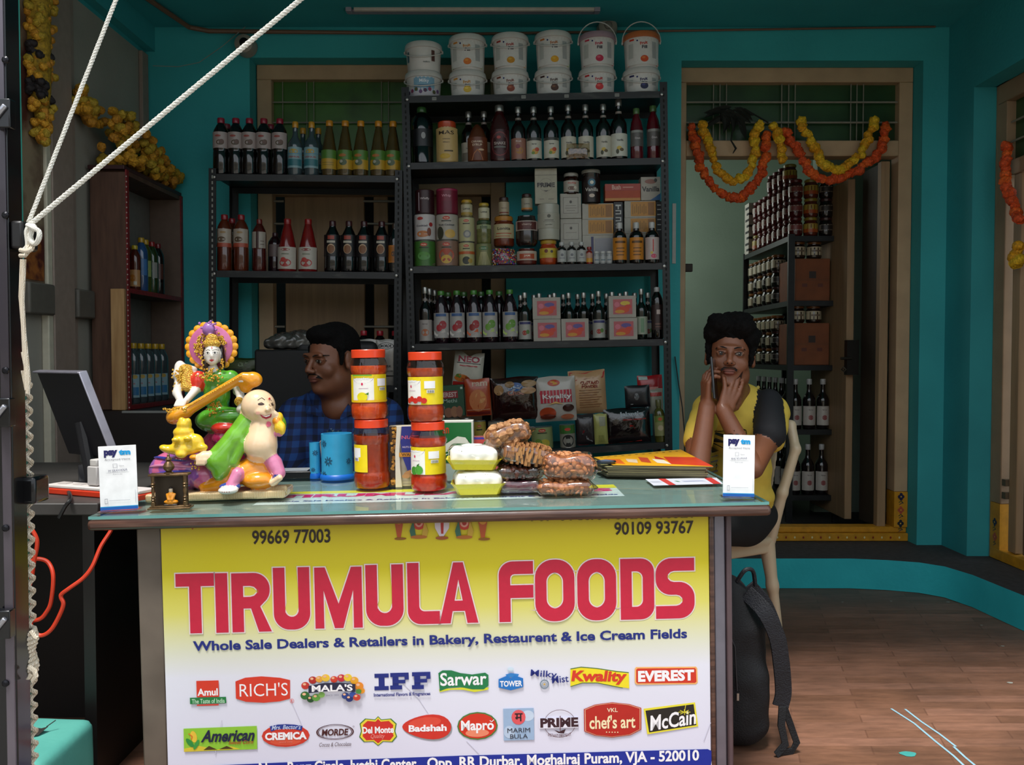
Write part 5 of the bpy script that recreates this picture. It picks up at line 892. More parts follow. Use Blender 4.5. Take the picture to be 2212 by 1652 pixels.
bag4(1308, 1408, 886, 962, .05, mat('#1c1416', .12, 0, .3, 18, .9, 1.0, 30), [('T', 'Jalantle', .08, .82, .5, .16, '#9aa4a8'), ('R', -.1, .66, .4, .7, '#8a2a24'), ('P', [(-.35, .02), (.3, .05), (.12, .5), (.02, .55)], '#a02a22'), ('P', [(-.45, .02), (-.2, .02), (-.4, .2)], '#8a1c22')], 'wide glossy black pouch with a red peak shape on the right of the fourth shelf', .06, 9)
bag4(1352, 1406, 838, 886, .07, mat('#17161a', .35, 0, .1, 20, .2), [('E', -.05, .5, .1, .16, '#5a5a5a'), ('R', -.3, .15, -.2, .18, '#8a8a8a')], 'small plain black pouch standing above the glossy black pouch', .03, 3)
bag4(1380, 1434, 818, 880, .12, GP('#a32024'), [('R', -.2, .5, .3, .6, '#c88a80'), ('R', -.5, .0, .5, .25, '#3a4a34'), ('R', -.45, .86, -.1, .98, '#a8b8b0')], 'red topped packet behind the small black pouch', .04, 5)
bag4(1404, 1435, 846, 900, .1, GP('#9a9a8a'), [('R', -.4, .7, .4, .85, '#a8322a')], 'pale packet behind the olive oil bottle', .03, 6)
Kind('oil_bottle', 'bottle', 'med', 92 * QR, 12 * QR, LQ('#4a4a1c'), PL('#5a5a34'), [('R', -1, .7, 1, 1, '#6a7a3a'), ('E', 0, .85, .4, .3, '#b8502a'), ('E', 0, .4, .5, .5, '#b0a080')], '#8a8a5a', (.15, .62), capr=.5).put(RR.at(4, 1428, .03), 'green olive oil bottle with square label at the right end of the fourth shelf')
# ------------------------------------------------------------------ left rack goods
HL = DL / F * 1.015
K1 = Kind('sauce_bottle', 'bottle', 'pet', 122 * HL, 16.5 * HL, LQ('#0f0b0e'), PL('#8a1a30'), [('E', .2, .35, .5, .35, '#4a3a22'), ('E', -.1, .75, .4, .14, '#9a4a42'), ('E', .4, .4, .3, .3, '#5a3a2a')], '#a39592', (.46, .74), capr=.46)
for i, px in enumerate((481.6, 513.5, 542.6, 573.4, 607.5)): K1.put(LR.at(0, px, .05), 'black soy sauce bottle with red cap, %s of five on the lower rack' % ordn(i))
for i, px in enumerate((494, 588)): K1.put(LR.at(0, px, .15), 'red capped black sauce bottle in the second row of the lower rack top, %s' % ['left', 'right'][i])
CL = LQ('#3c4a50'); K2 = Kind('vinegar_bottle', 'bottle', 'syrup', 116 * HL, 15.5 * HL, CL, PL('#c28a22'), [('R', -1.2, .1, 1.2, .42, '#2f6e78'), ('E', 0, .78, .6, .35, '#b0923a'), ('T', 'VENUS', 0, .52, 1.6, .22, '#a03a32'), ('R', -1.2, .66, 1.2, .7, '#5f94b0')], '#7fa0a8', (.14, .52), capr=.42)
for i, px in enumerate((640.7, 675.8)): K2.put(LR.at(0, px, .05), 'clear vinegar bottle with yellow cap and blue label, %s front one' % ['left', 'right'][i])
for i, px in enumerate((657, 690)): K2.put(LR.at(0, px, .16), 'clear vinegar bottle with yellow cap in the rear row, %s' % ['left', 'right'][i])
K3 = Kind('squash_bottle', 'bottle', 'cone', 119 * HL, 16.5 * HL, LQ('#4a3a18'), PL('#c07f1a'), [('R', -1.4, 0, 1.4, .5, '#b8922a'), ('P', [(.1, 0), (1.3, 0), (1.3, .7)], '#c8a22a'), ('E', -.2, .72, .5, .2, '#a8662a'), ('E', -.1, .36, .5, .42, '#4a5a3a'), ('E', -.3, .4, .2, .2, '#a8a898')], '#4f7a2c', (.12, .46), capr=.46)
K3b = Kind('squash_bottle', 'bottle', 'cone', 119 * HL, 16.5 * HL, LQ('#4a3a18'), PL('#c07f1a'), [('R', -1.4, 0, 1.4, .55, '#b8922a'), ('R', -.8, .2, .8, .23, '#7a6a2a'), ('R', -.8, .32, .8, .35, '#7a6a2a')], '#4f7a2c', (.12, .46), capr=.46)
K3b.put(LR.at(0, 713.8, .05), 'amber squash bottle with yellow cap showing the plain back of its label')
for i, px in enumerate((747.8, 781, 818.7, 850)): K3.put(LR.at(0, px, .05), 'amber squash bottle with yellow cap and fruit label, %s of four' % ordn(i))
K4 = Kind('chilli_sauce_bottle', 'bottle', 'pet', 121 * HL, 15.8 * HL, LQ('#5a2412'), PL('#8a1a22'), [('R', -1.4, 0, 1.4, .22, '#a84a34'), ('E', -.1, .42, .55, .36, '#5a4430'), ('E', .1, .8, .4, .14, '#9a7a4a')], '#aa9d8f', (.42, .74), capr=.46)
for i, px in enumerate((487, 523)): K4.put(LR.at(1, px, .05), 'orange brown chilli sauce bottle with red cap, %s one' % ['left', 'right'][i])
K4.put(LR.at(1, 503, .16), 'orange brown chilli sauce bottle with red cap in the rear, between the two front ones')
Kind('chilli_sauce_bottle', 'bottle', 'pet', 112 * HL, 14.5 * HL, LQ('#4a140f'), PL('#6a1c18'), [('R', -.2, 0, .2, 1, '#3a1a16'), ('R', .4, .2, 1, .25, '#6a5a52'), ('R', .4, .4, 1, .45, '#6a5a52')], '#a39a8e', (.44, .75), capr=.4).put(LR.at(1, 562, .05), 'slim dark red sauce bottle turned so its label gap shows')
Kind('sauce_bottle', 'bottle', 'pet', 88 * HL, 15 * HL, LQ('#2a1218'), PL('#3a1a20'), [], '#6a5a58', (.4, .7), capr=.4).put(LR.at(1, 596, .12), 'short dark sauce bottle between the chilli sauces and the red ketchup')
K5 = Kind('ketchup_bottle', 'bottle', 'cone', 114 * HL, 20 * HL, LQ('#7a1414'), PL('#8a1818'), [('E', 0, .88, .5, .14, '#8a2a2c'), ('E', 0, .28, .65, .42, '#a82a26'), ('E', -.2, .42, .3, .25, '#b8403a'), ('R', -.4, .66, .4, .69, '#5a6a4a')], '#b9b1a6', (.05, .46), capr=.38)
for i, px in enumerate((622.5, 667)): K5.put(LR.at(1, px, .06), 'red tomato ketchup bottle with white tomato label, %s one' % ['left', 'right'][i])
K6 = Kind('soy_sauce_bottle', 'bottle', 'hip', 110 * HL, 17.5 * HL, LQ('#0c0a0c'), PL('#3a1418'), [('E', 0, .35, .5, .6, '#b89a7a'), ('E', 0, .33, .42, .5, '#7a4a22'), ('R', -.5, .62, .5, .72, '#b8b0a0'), ('R', -.4, .78, .4, .95, '#9a3a2a')], '#151012', (.3, .72), capr=.4)
for i, px in enumerate((719.4, 754.5, 787, 825)): K6.put(LR.at(1, px, .05), 'black soy sauce bottle with round brown label, %s of four' % ordn(i))
Kind('soy_sauce_bottle', 'bottle', 'hip', 106 * HL, 14 * HL, LQ('#0d0b0b'), PL('#3a2418'), [('R', -.8, .1, .8, .9, '#a8641c'), ('E', 0, .5, .4, .4, '#5a3a1a')], '#b8702a', (.2, .55), capr=.4).put(LR.at(1, 853, .05), 'dark bottle with orange label half hidden by the rack post')
for i, (px, dy) in enumerate(((786, .02), (834, .022))):
    w_, h_ = 50 * HL, 98 * HL; bag('cocoa_packet', w_, h_, .03, mat('#8f8a82', .25, .15, .1, 15, .4), [('O', ell(0, h_ * .86, w_ * .33, h_ * .07), .1, '#1c1a1a'), ('T', 'MORDE', 0, h_ * .86, w_ * .46, h_ * .06, '#1c1a1a', {'b': .03}), ('T', 'DARK', .0, h_ * .42, w_ * .5, h_ * .05, '#3a3836'), ('R', -w_ * .3, h_ * .3, w_ * .3, h_ * .33, '#5a5652'), ('R', -w_ * .48, h_ * .2, w_ * .48, h_ * .22, '#1c1a1a')], i, ['silver grey cocoa packet, left one behind the seated man', 'silver grey cocoa packet, right one beside the rack post'][i], T=LR.at(2, px, dy))
K7 = Kind('sauce_bottle', 'bottle', 'pet', 118 * HL, 16 * HL, LQ('#140c10'), PL('#a01c2a'), [], '#a39592', (.46, .74), capr=.46)
for i, px in enumerate((785, 820, 853)): K7.put(LR.at(2, px, .15), 'dark bottle with bright red cap rising behind the cocoa packets, %s' % ordn(i))
# ------------------------------------------------------------------ things on the counter
def SZ(px, py): return (CM @ C(px, py)).y / F          # metres per pixel at a foot point on the glass
# pickle jars
JP = [(.80, 0), (.9, .012), (.96, .04), (1, .1), (1, .19), (.95, .235), (.93, .25), (.93, .64), (.95, .655), (1, .70), (1, .77), (.95, .83), (.86, .87), (.84, .885)]
def pickle(T, lab, body, dark, kind, h=.178, r=.0455):
    th = thing('pickle_jar', lab, 'jar', T=T, group='plastic jars of pickle on the counter')
    g = G(); pr = [(a * r, b * h) for a, b in JP]; g.lathe([(0, .001)] + [(a * .955, b) for a, b in pr[:-3]] + [(0, pr[-4][1])], body, 32, cap=False); g.out('pickle', th)
    g = G(); g.lathe([(0, 0)] + pr[:6], clear('#ffe9dc', .05, .03), 48, cap=False, rib=(.018, 16)); g.lathe(pr[6:9], clear('#ffe9dc', .05, .03), 48, cap=False); g.lathe(pr[8:], clear('#ffe9dc', .05, .05), 48, cap=False, rib=(.018, 16)); g.out('jar_body', th)
    g = G(); g.lathe([(.88 * r, .885 * h), (.9 * r, .884 * h), (.91 * r, .99 * h), (.885 * r, h), (0, h)], mat('#e8431c', .35, 0, .04, 20, .3), 40, cap=False, rib=(.006, 40)); g.out('lid', th)
    rr = r * .935 + .0005; z0, z1 = .25 * h, .645 * h; q = rr; Yc = '#f0d51c'
    def zz_(t): return z0 + (z1 - z0) * t
    if kind == 'plain': it = [('R', -1.5 * q, z0, -.12 * q, z1, Yc), ('R', -1.2 * q, zz_(.55), -.55 * q, zz_(.88), WHT), ('R', -1.1 * q, zz_(.4), -.7 * q, zz_(.55), WHT)] + [('R', -1.08 * q + i * .05 * q, zz_(.42), -1.06 * q + i * .05 * q, zz_(.52), '#3a3a8a') for i in range(7)]
    else:
        ox = {'lemon': .0, 'red': -.62, 'green': -.55}[kind] * q
        it = [('R', -1.5 * q, z0, 1.5 * q, z1, Yc), ('R', -.9 * q + ox, z0 + .0005, .42 * q + ox, zz_(.86), '#f4f0ea'), ('P', [(ox + .68 * q * math.cos(a) - .25 * q, zz_(.93) + .26 * (z1 - z0) * math.sin(a)) for a in [-math.pi * i / 12 for i in range(13)]], '#5a1f78'), ('T', 'mapler', ox - .25 * q, zz_(.85), .85 * q, .1 * (z1 - z0), WHT, {'b': .06}), ('E', ox - .25 * q, zz_(.66), .06 * q, .08 * q, '#d82a5a'),
              ('R', ox - .45 * q, zz_(.5), ox + .1 * q, zz_(.515), '#c8a0b8'), ('R', ox + .62 * q, zz_(.58), ox + 1.25 * q, zz_(.85), WHT), ('R', ox + .75 * q, zz_(.42), ox + 1.2 * q, zz_(.54), '#e8e4d8')] + [('R', ox + .8 * q + i * .055 * q, zz_(.43), ox + .825 * q + i * .055 * q, zz_(.52), '#2a2a30') for i in range(7)]
        fr = {'lemon': [('E', ox - .25 * q, zz_(.2), .3 * q, .26 * q, '#e8d81c'), ('P', [(ox - .1 * q, zz_(.3)), (ox + .12 * q, zz_(.36)), (ox + .1 * q, zz_(.26))], '#3a7a2a'), ('R', -.9 * q, z0, 1.4 * q, zz_(.08), '#e8b81c')], 'red': [('E', ox + x * q, zz_(.15 + (i % 2) * .06), .16 * q, .16 * q, '#c8281c') for i, x in enumerate((-.4, -.15, .1, .35, .6))],
              'green': [('E', ox - .3 * q, zz_(.14), .24 * q, .24 * q, '#3a8a2a'), ('E', ox + .05 * q, zz_(.17), .26 * q, .26 * q, '#4f9a35'), ('P', [(ox - .1 * q, zz_(.34)), (ox + .1 * q, zz_(.42)), (ox + .05 * q, zz_(.3))], '#2a6a22')]}[kind]
        if kind == 'lemon': it.append(('R', -.9 * q, zz_(.95), .3 * q, z1, '#6aa83a'))
        it += fr
    art(it, warp=wrap(rr), nx=14, eps=.00015).out('label', th); return th
PKL = lambda a, b: spots(a, b, 70, .3, .7, .3, .5)
s_ = SZ(805, 1058)
for (px, py, k1, k2, b1, b2, l1, l2) in ((805, 1052, 'plain', 'lemon', PKL('#8a2f12', '#a8451c'), PKL('#c2451a', '#dc6a2a'), 'red brown pickle jar with bare yellow side label, bottom of the left stack', 'orange pickle jar with lemon label and red lid, top of the left stack'),
                                          (927, 1057, 'green', 'red', PKL('#a82a14', '#c8481c'), PKL('#9a3a1a', '#b8542a'), 'red pickle jar with green fruit label, bottom of the right stack', 'brown orange pickle jar with red tomato label, top of the right stack')):
    T0 = CW(px, py); hj = 148 * T0.translation.y / F; rj = 38.6 * T0.translation.y / F / .97
    pickle(T0, l1, b1, None, k1, hj, rj); pickle(T0 @ M.Translation((-.004, 0, hj + .0008)), l2, b2, None, k2, hj * 1.01, rj)
# two blue holders
BLU = mat('#3aa6d8', .4, 0, .06, 25); BLD = mat('#1668c8', .4); CUT = mat('#1f4f70', .6)
def holder(px, py, w_, h_, lab, petals, fill=0):
    T0 = CW(px, py); s = T0.translation.y / F; r = w_ / 2 * s; h = h_ * s; th = thing('pen_holder', lab, 'holder', T=T0 @ M.Translation((0, r, 0)))
    g = G(); g.lathe([(r * 1.0, .006), (r * .98, h), (r * .9, h), (r * .9, .012), (0, .012)], BLU, 32, cap=False); g.out('cup', th)
    g = G(); g.lathe([(0, 0), (r * 1.1, 0), (r * 1.12, .005), (r * 1.08, .012), (r * .99, .016)], BLD, 32, cap=False); g.out('foot', th)
    g = G()
    for ax, z, q in petals:
        for i in range(8):
            a = i * .785 + .2; c = (ax * r + q * .62 * math.cos(a), z * h + q * .62 * math.sin(a)); art([('E', c[0], c[1], q * .42, q * .15, CUT, a)], g, warp=wrap(r + .0002))
    g.out('cut_flower', th, kind='stuff'); return th
holder(723, 1038, 68, 100, 'large light blue cylindrical pen holder with cut flower pattern', [(-.75, .8, .011), (-.42, .42, .014), (-.8, .12, .011), (1.0, .4, .01)], 1)
holder(679, 1034, 23, 78, 'small light blue holder joined against the larger blue one', [(.3, .72, .009), (-.2, .25, .007), (.5, .1, .006)])
fo = CW(712, 1022); s0 = fo.translation.y / F
g = G(); rn = random.Random(2)
for i in range(9):
    c = V((rn.uniform(-.02, .02), rn.uniform(-.01, .015), .1 + rn.uniform(0, .022))); g.add([c, c + V((rn.uniform(.008, .02), 0, rn.uniform(.004, .02))), c + V((rn.uniform(-.012, .012), .008, -.03)), c + V((-.01, 0, .008))], [(0, 1, 2), (0, 2, 3), (0, 3, 1), (1, 3, 2)], clear('#d8e0e6', .1, .25))
g.tube([(-.028, 0, .03), (-.034, 0, .095), (-.026, .002, .104), (-.018, .004, .095)], .0016, mat('#b8a8a0', .4)); o = g.out('crumpled_wrapper', T=CW(716, 1018)); tag(o, 'crumpled clear wrapper sticking out of the large blue holder', 'wrapper')
# boxes behind the jars
def cbox(px0, px1, y0, y1, d, m, items, lab, name, rz=0, cat='box'):
    T0 = CW((px0 + px1) / 2, y1, rz); s = T0.translation.y / F; w_, h_ = (px1 - px0) * s, (y1 - y0) * s
    th = thing(name, lab, cat, T=T0); g = G(); g.box(-w_ / 2, 0, 0, w_ / 2, d, h_, m); g.out('carton', th, bevel=.001); it = []
    for q in items:
        if q[0] == 'R': it.append(('R', q[1] * w_, q[2] * h_, q[3] * w_, q[4] * h_, q[5]))
        elif q[0] == 'E': it.append(('E', q[1] * w_, q[2] * h_, q[3] * w_, q[4] * h_, q[5]) + tuple(q[6:]))
        elif q[0] == 'P': it.append(('P', [(a * w_, b * h_) for a, b in q[1]], q[2]))
        else: it.append(('T', q[1], q[2] * w_, q[3] * h_, q[4] * w_, q[5] * h_, q[6], q[7] if len(q) > 7 else {'b': .02}))
    art(it, y=-.0003, eps=.0002).out('print', th); return th
rn = random.Random(4)
wn = [('E', -.45 + rn.uniform(0, .14), rn.uniform(.03, .97), .035, .022, rn.choice(['#b07a2a', '#8a5a1c', '#c8923a']), rn.uniform(0, 3)) for _ in range(60)]
cbox(843, 931, 919, 1050, .045, mat('#c6bca8', .4), [('R', -.5, 0, -.32, 1, '#3a2412')] + wn + [('P', [(-.36, 0), (-.2, 0), (-.24, .3), (-.25, .6), (-.2, 1), (-.3, 1), (-.35, .6)], '#d8d2c2'), ('P', [(-.18, 1), (-.22, .75), (-.18, .5), (-.05, .25), (.2, .3), (.5, .35), (.5, 1)], '#2a2f80'), ('T', 'NUTS', .02, .82, .42, .06, '#c85a7a'), ('T', 'NUTS & BERRIES', .05, .66, .44, .03, '#c8b8d0'), ('P', [(-.26, .5), (.5, .5), (.5, .57), (-.26, .57)], '#c8872a'), ('T', 'WALNUT', .05, .535, .5, .05, '#4a2a12'), ('E', 0, .24, .16, .04, '#b08050', .3), ('E', .12, .2, .14, .05, '#a87440', -.4), ('E', -.1, .18, .1, .035, '#b88a58'), ('R', -.2, .1, .2, .11, '#8a8272'), ('R', -.18, .05, .15, .06, '#8a8272')], 'navy and cream walnut carton standing between the two jar stacks', 'walnut_carton', 2)
cbox(940, 1024, 908, 1038, .04, mat('#d8d8d0', .4), [('R', -.5, .3, .46, .97, '#1a6a35'), ('P', [(-.5, .36), (-.2, .5), (.1, .62), (.3, .6), (.46, .45), (.46, .58), (.3, .72), (.1, .74), (-.2, .62), (-.5, .48)], '#e0e0d4'), ('T', 'an', -.2, .84, .16, .1, '#c8381c'), ('P', [(-.5, .3), (.46, .3), (.46, .46), (.1, .6), (-.2, .48), (-.5, .35)], '#14602f'), ('T', 'crispy', .02, .5, .56, .13, '#d8e8d8', {'b': .02, 's': .4, 'r': 14}), ('R', -.5, 0, .46, .28, '#b8c8c0'), ('E', .38, .66, .012, .012, '#222222')], 'green and white snack carton behind the right pickle jars', 'snack_carton', -3)
cbox(984, 1062, 944, 1034, .05, mat('#b85a5a', .25, 0, .1, 20, .5), [('R', -.5, 0, .5, .8, '#c8605a'), ('R', -.5, .8, .5, .95, '#c24a48'), ('R', -.5, .95, .5, 1, '#4a3a9a'), ('E', .1, .62, .09, .09, '#d88a3a'), ('E', .1, .72, .05, .05, '#d88a3a'), ('E', .2, .72, .02, .02, '#d8c8a8')], 'pink and purple carton with yellow blossom behind the yellow trays', 'sweet_carton', 3)
# yellow trays under puffed white coconut sweets
def tray(px, py, w_, ht, hc, lab, name='sweet_tray', tc='#e8d428', wc=('#f0ece0', '#fdfcf4'), T0=None, spots_=True):
    T0 = T0 or CW(px, py); s = T0.translation.y / F; a = w_ / 2 * s; H1, H2 = ht * s, hc * s; b = .05
    th = thing(name, lab, 'tray', T=T0); g = G(); TM_ = spots(tc, '#d8bd20', 160, .55, .8, .4, 0, coat=.3)
    def ringp(k, z, kx=1): return [(a * k * kx * x, b + b * k * y, z) for x, y in ((-.86, -1), (.86, -1), (1, -.7), (1, .7), (.86, 1), (-.86, 1), (-1, .7), (-1, -.7))]
    vs = ringp(.78, 0) + ringp(.97, H1) + ringp(1.03, H1 + .001) + ringp(1.0, H1 - .001) + ringp(.76, .003); fs = []
    for k in range(4): fs += [(k * 8 + i, k * 8 + (i + 1) % 8, (k + 1) * 8 + (i + 1) % 8, (k + 1) * 8 + i) for i in range(8)]
    fs += [list(range(8))[::-1], list(range(32, 40))]; g.add(vs, fs, TM_); g.out('tray_base', th)
    sdf([('b', 0, (0, b, H1 * .8 + H2 * .35), (a * .86, b * .86, H2 * .5 + H1 * .15), {'rd': .014, 'wr': (.0012, 190)}), ('e', 0, (0, b, H1 + H2 * .3), (a * .8, b * .8, H2 * .72), {'wr': (.001, 230)})], .0035, [spots(wc[0], wc[1], 25, .2, .5, .5)], 'sweets', th, k=.02, kind='stuff')
    g = G(); rn = random.Random(int(px)); 
    for i in range(16 if spots_ else 0):
        x, z = rn.uniform(-a * .7, a * .7), H1 + rn.uniform(.1, .8) * H2; g.ball((x, b - b * .86 * math.sqrt(max(.05, 1 - (x / a) ** 4)) - .001, z), (.0022, .0008, .0007), mat('#8a8a5a', .5), 5, rot=M.Rotation(rn.uniform(-.8, .8), 3, 'Y'))
    if spots_: g.out('seeds', th, kind='stuff')
    sdf([('b', 0, (0, b, H1 * .9 + H2 * .35), (a * .95, b * .95, H2 * .62 + .004), {'rd': .016, 'wr': (.0015, 70)})], .005, [clear('#ffffff', .12, .06)], 'film', th, k=.02); return T0, H1 + H2, s
T1, h1, s1 = tray(1034, 1070, 118, 24, 27, 'lower yellow tray of white puffed sweets under clear film')
tray(1020, 1022, 118, 22, 30, 'upper yellow tray of white puffed sweets resting on the lower tray', T0=T1 @ M.Translation((-.012, .004, h1 + .0035)) @ M.Rotation(R(1.5), 4, 'Y'))
# nuts and dates in clear packs
def nutmesh(kind):
    g = G(); c = {'almond': spots('#a8663a', '#c98c5c', 60, .35, .65, .6), 'walnut': spots('#8a5a34', '#b98a5c', 90, .35, .65, .7, .6), 'date': mat('#4a2418', .3, 0, .3, 60, .4), 'slice': spots('#7a4a2a', '#b8844f', 50, .4, .6, .5)}[kind]
    if kind == 'almond':
        for _ in (0,): g.lathe([(0, -.011), (.005, -.0085), (.0076, -.003), (.0072, .003), (.004, .009), (0, .0125)], c, 10, sy=.62, cap=False)
    elif kind == 'walnut':
        vs = len(g.v); g.ball((0, 0, 0), .013, c, 10)
        g.v = [tuple(V(p) * (1 + .16 * math.sin(p[0] * 700 + p[2] * 300) * math.cos(p[1] * 600 + p[2] * 500))) for p in g.v]
    elif kind == 'date': g.ball((0, 0, 0), (.013, .008, .008), c, 8)
    else: g.box(-.0035, -.012, -.011, .0035, .012, .011, c)
    return g.mesh(kind)
NM = {k: nutmesh(k) for k in ('almond', 'walnut', 'date', 'slice')}
def pack(name, lab, T0, hw, hd, hh, kind, n, seed=1, jit=1, tint='#f6ece4', rings=1, bag_=True, core='#6a4028', extra_top=0, trayc=None):
    """packed pieces over a filled core, wrapped in clear film; half sizes"""
    th = thing(name, lab, 'packet', T=T0); rn = random.Random(seed)
    sdf([('b', 0, (0, hd, hh), (hw * .84, hd * .84, hh * .8), {'rd': min(hh, hd) * .55, 'wr': (.0015, 150)})], .004, [mat(core, .6, 0, .3, 60)], 'filling', th, k=.01, kind='stuff')
    k = 0; tries = 0; pts = []
    md = {'almond': .0105, 'walnut': .017, 'date': .013, 'slice': .0095}[kind]
    while k < n and tries < 9000:
        tries += 1; u, v, w2 = rn.uniform(-1, 1), rn.uniform(-1, 1), rn.uniform(-1, 1)
        ax = rn.choice((0, 0, 0, 1, 1, 2)); p = [u, v, w2]
        if ax == 0: p[1] = -1
        elif ax == 1: p[2] = 1
        else: p[0] = rn.choice((-1, 1))
        e = 3; L = (abs(p[0]) ** e + abs(p[1]) ** e + abs(p[2]) ** e) ** (1 / e); q = V((p[0] / L * hw * .86, hd + p[1] / L * hd * .86, hh + p[2] / L * hh * .82))
        if any((q - o).length < md for o in pts): continue
        pts.append(q); k += 1
        Rm = M.Rotation(rn.uniform(0, 6.28), 4, V((p[0], p[1], p[2])).normalized()) @ M.Rotation(rn.uniform(-.5, .5) + 1.57, 4, 'Y') if kind != 'slice' else M.Rotation(rn.uniform(-.25, .25), 4, 'Y') @ M.Rotation(rn.uniform(-.2, .2), 4, 'Z')
        clone(NM[kind], kind, th, M.Translation(q) @ Rm @ M.Scale(rn.uniform(.9, 1.15), 4))
    if trayc: sdf([('b', 0, (0, hd, hh * .5), (hw * .97, hd * .97, hh * .5), {'rd': .006})], .004, [clear(trayc, .1, .1)], 'plastic_tray', th, k=.01)
    if bag_:
        pr = [('b', 0, (0, hd, hh), (hw * 1.0, hd * 1.0, hh * .98), {'rd': min(hh, hd) * .7, 'wr': (.0028, 75)})]
        if rings: pr += [('e', 0, (hw * 1.05, hd, hh * .75), (hw * .22, hd * .7, .005), {'wr': (.003, 90), 'rot': (0, 12, 0)}), ('e', 0, (-hw * 1.05, hd, hh * .7), (hw * .16, hd * .7, .004), {'wr': (.002, 90), 'rot': (0, -10, 0)})]
        sdf(pr, .0042, [clear(tint, .09, .10, 1.3)], 'film', th, k=.012)
    return th
T2 = CW(1222, 1071); s2 = T2.translation.y / F; hw = 61 * s2
pack('almond_packet', 'clear packet of almonds lying flat, bottom right of the dry fruit pile', T2, hw, .05, 15 * s2, 'almond', 85, 3, core='#8a5230')
pack('almond_packet', 'clear bulging bag of almonds, upper right of the dry fruit pile', T2 @ M.Translation((.012, .002, 31.5 * s2)) @ M.Rotation(R(2), 4, 'Y'), 60 * s2, .055, 29 * s2, 'almond', 110, 5, core='#8a5230')
T3 = CW(1125, 1068); s3 = T3.translation.y / F
pack('raisin_tray', 'clear tray of purple raisins at the bottom of the dry fruit pile', T3 @ M.Translation((0, .012, 0)), 46 * s3, .045, 14.5 * s3, 'date', 0, 2, core='#7a4660', rings=0, trayc='#d8b8d0')
pack('date_packet', 'dark packet of dates lying on the raisin tray', T3 @ M.Translation((-.004, .014, 30.5 * s3)), 50 * s3, .045, 13 * s3, 'date', 50, 7, core='#3a1c14')
pack('fig_packet', 'banded packet of sliced dried figs in the middle of the dry fruit pile', T3 @ M.Translation((.016, .012, 60 * s3)) @ M.Rotation(R(9), 4, 'Y'), 60 * s3, .045, 22 * s3, 'slice', 90, 8, core='#6a4028')
pack('walnut_packet', 'clear packet of walnut halves crowning the dry fruit pile', T3 @ M.Translation((-.022, .03, 103 * s3)) @ M.Rotation(R(-16), 4, 'Y'), 50 * s3, .045, 24 * s3, 'walnut', 44, 9, core='#8a5c38')
# stack of calendars, each a sheet bundle of its own
q = [C(*p, .032) for p in ((1312, 1006), (1528, 1009), (1446, 965), (1262, 985))]
q[2] = q[1] + (q[2] - q[1]) * .8; q[3] = q[0] + (q[3] - q[0]) * .8
ctr = sum(q, V()) / 4; base = [(p - ctr) for p in q]; KR = mat('#8a8456', .6)
th_ = .0046
for i in range(7):
    top = i == 6; rn = random.Random(i + 40); T0 = CM @ M.Translation((ctr.x + rn.uniform(-.006, .006) + (.012 if top else 0), ctr.y + rn.uniform(-.003, .003), .0003 + i * (th_ + .0003))) @ M.Rotation(rn.uniform(-.008, .008), 4, 'Z')
    th = thing('calendar', ['printed wall calendar at the bottom of the pile on the counter', 'calendar lying second from the bottom of the pile', 'calendar lying third from the bottom of the pile', 'calendar in the middle of the pile on the counter', 'calendar lying third from the top of the pile', 'calendar lying just under the yellow top calendar', 'yellow printed calendar with red and white picture on top of the pile'][i], 'calendar', T=T0, group='calendars piled on the counter')
    g = G(); vs = [(p.x, p.y, 0) for p in base] + [(p.x, p.y, th_ - .0009) for p in base]; g.add(vs, [(3, 2, 1, 0), (4, 5, 6, 7), (0, 1, 5, 4), (1, 2, 6, 5), (2, 3, 7, 6), (3, 0, 4, 7)], mat('#4a4432', .8)); g.out('pages', th)
    g = G(); g.add([(p.x * 1.0, p.y * 1.0, th_ - .0008) for p in base] + [(p.x, p.y, th_) for p in base], [(4, 5, 6, 7), (0, 1, 5, 4), (1, 2, 6, 5), (2, 3, 7, 6), (3, 0, 4, 7)], mat('#e8a81c', .35) if top else KR); cv = g.out('cover', th)
    if top:
        def uv(u, v): p = base[0] * (1 - u) * (1 - v) + base[1] * u * (1 - v) + base[2] * u * v + base[3] * (1 - u) * v; return p
        g = G(); g2 = [('#e8b83a', [(.0, .94), (1, .94), (1, 1), (0, 1)], .0002), ('#c8361c', [(.62, .12), (1, .0), (1, .5), (.68, .62)], .0002), ('#d8641c', [(.0, .3), (.15, .1), (.2, .6), (.05, .7)], .0002), ('#c24a2a', [(.36, .3), (.44, .2), (.5, .6), (.42, .7)], .0004), ('#e0c8a8', [(.22, .3), (.3, .2), (.36, .5), (.26, .6)], .0004), ('#e8dcc8', [(.5, .2), (.62, .1), (.62, .4), (.52, .5)], .0004), ('#b82a2a', [(.56, .5), (.66, .4), (.6, .7)], .0005)]
        for c, pl_, dz in g2: g.add([tuple(uv(*a) + V((0, 0, th_ + dz))) for a in pl_], [list(range(len(pl_)))], mat(c, .35))
        for k in range(12): g.add([tuple(uv(.05 + k * .078 + a, .9 + b) + V((0, 0, th_ + .0004))) for a, b in ((0, 0), (.03, 0), (.03, .025), (0, .025))], [(0, 1, 2, 3)], mat('#3a2a1a', .5))
        g.out('print', th); topT = T0
p = C(1303, 1003, .034); T0 = CM @ M.Translation((p.x + .01, p.y + .01, .0349))
th = thing('oval_case', 'small dark blue oval case lying on the calendar pile', 'case', T=T0 @ M.Rotation(R(-8), 4, 'Z')); g = G(); g.lathe([(0, 0), (.026, 0), (.03, .006), (.028, .009), (0, .009)], mat('#141a2c', .25, 0, .05, 20, .5), 20, sy=.5, cap=False); g.out('case_body', th); g = G(); g.lathe([(.0, .0092), (.022, .0092), (.024, .0095), (0, .0125)], mat('#5a6a80', .15), 20, sy=.45, cap=False); g.out('lid', th)
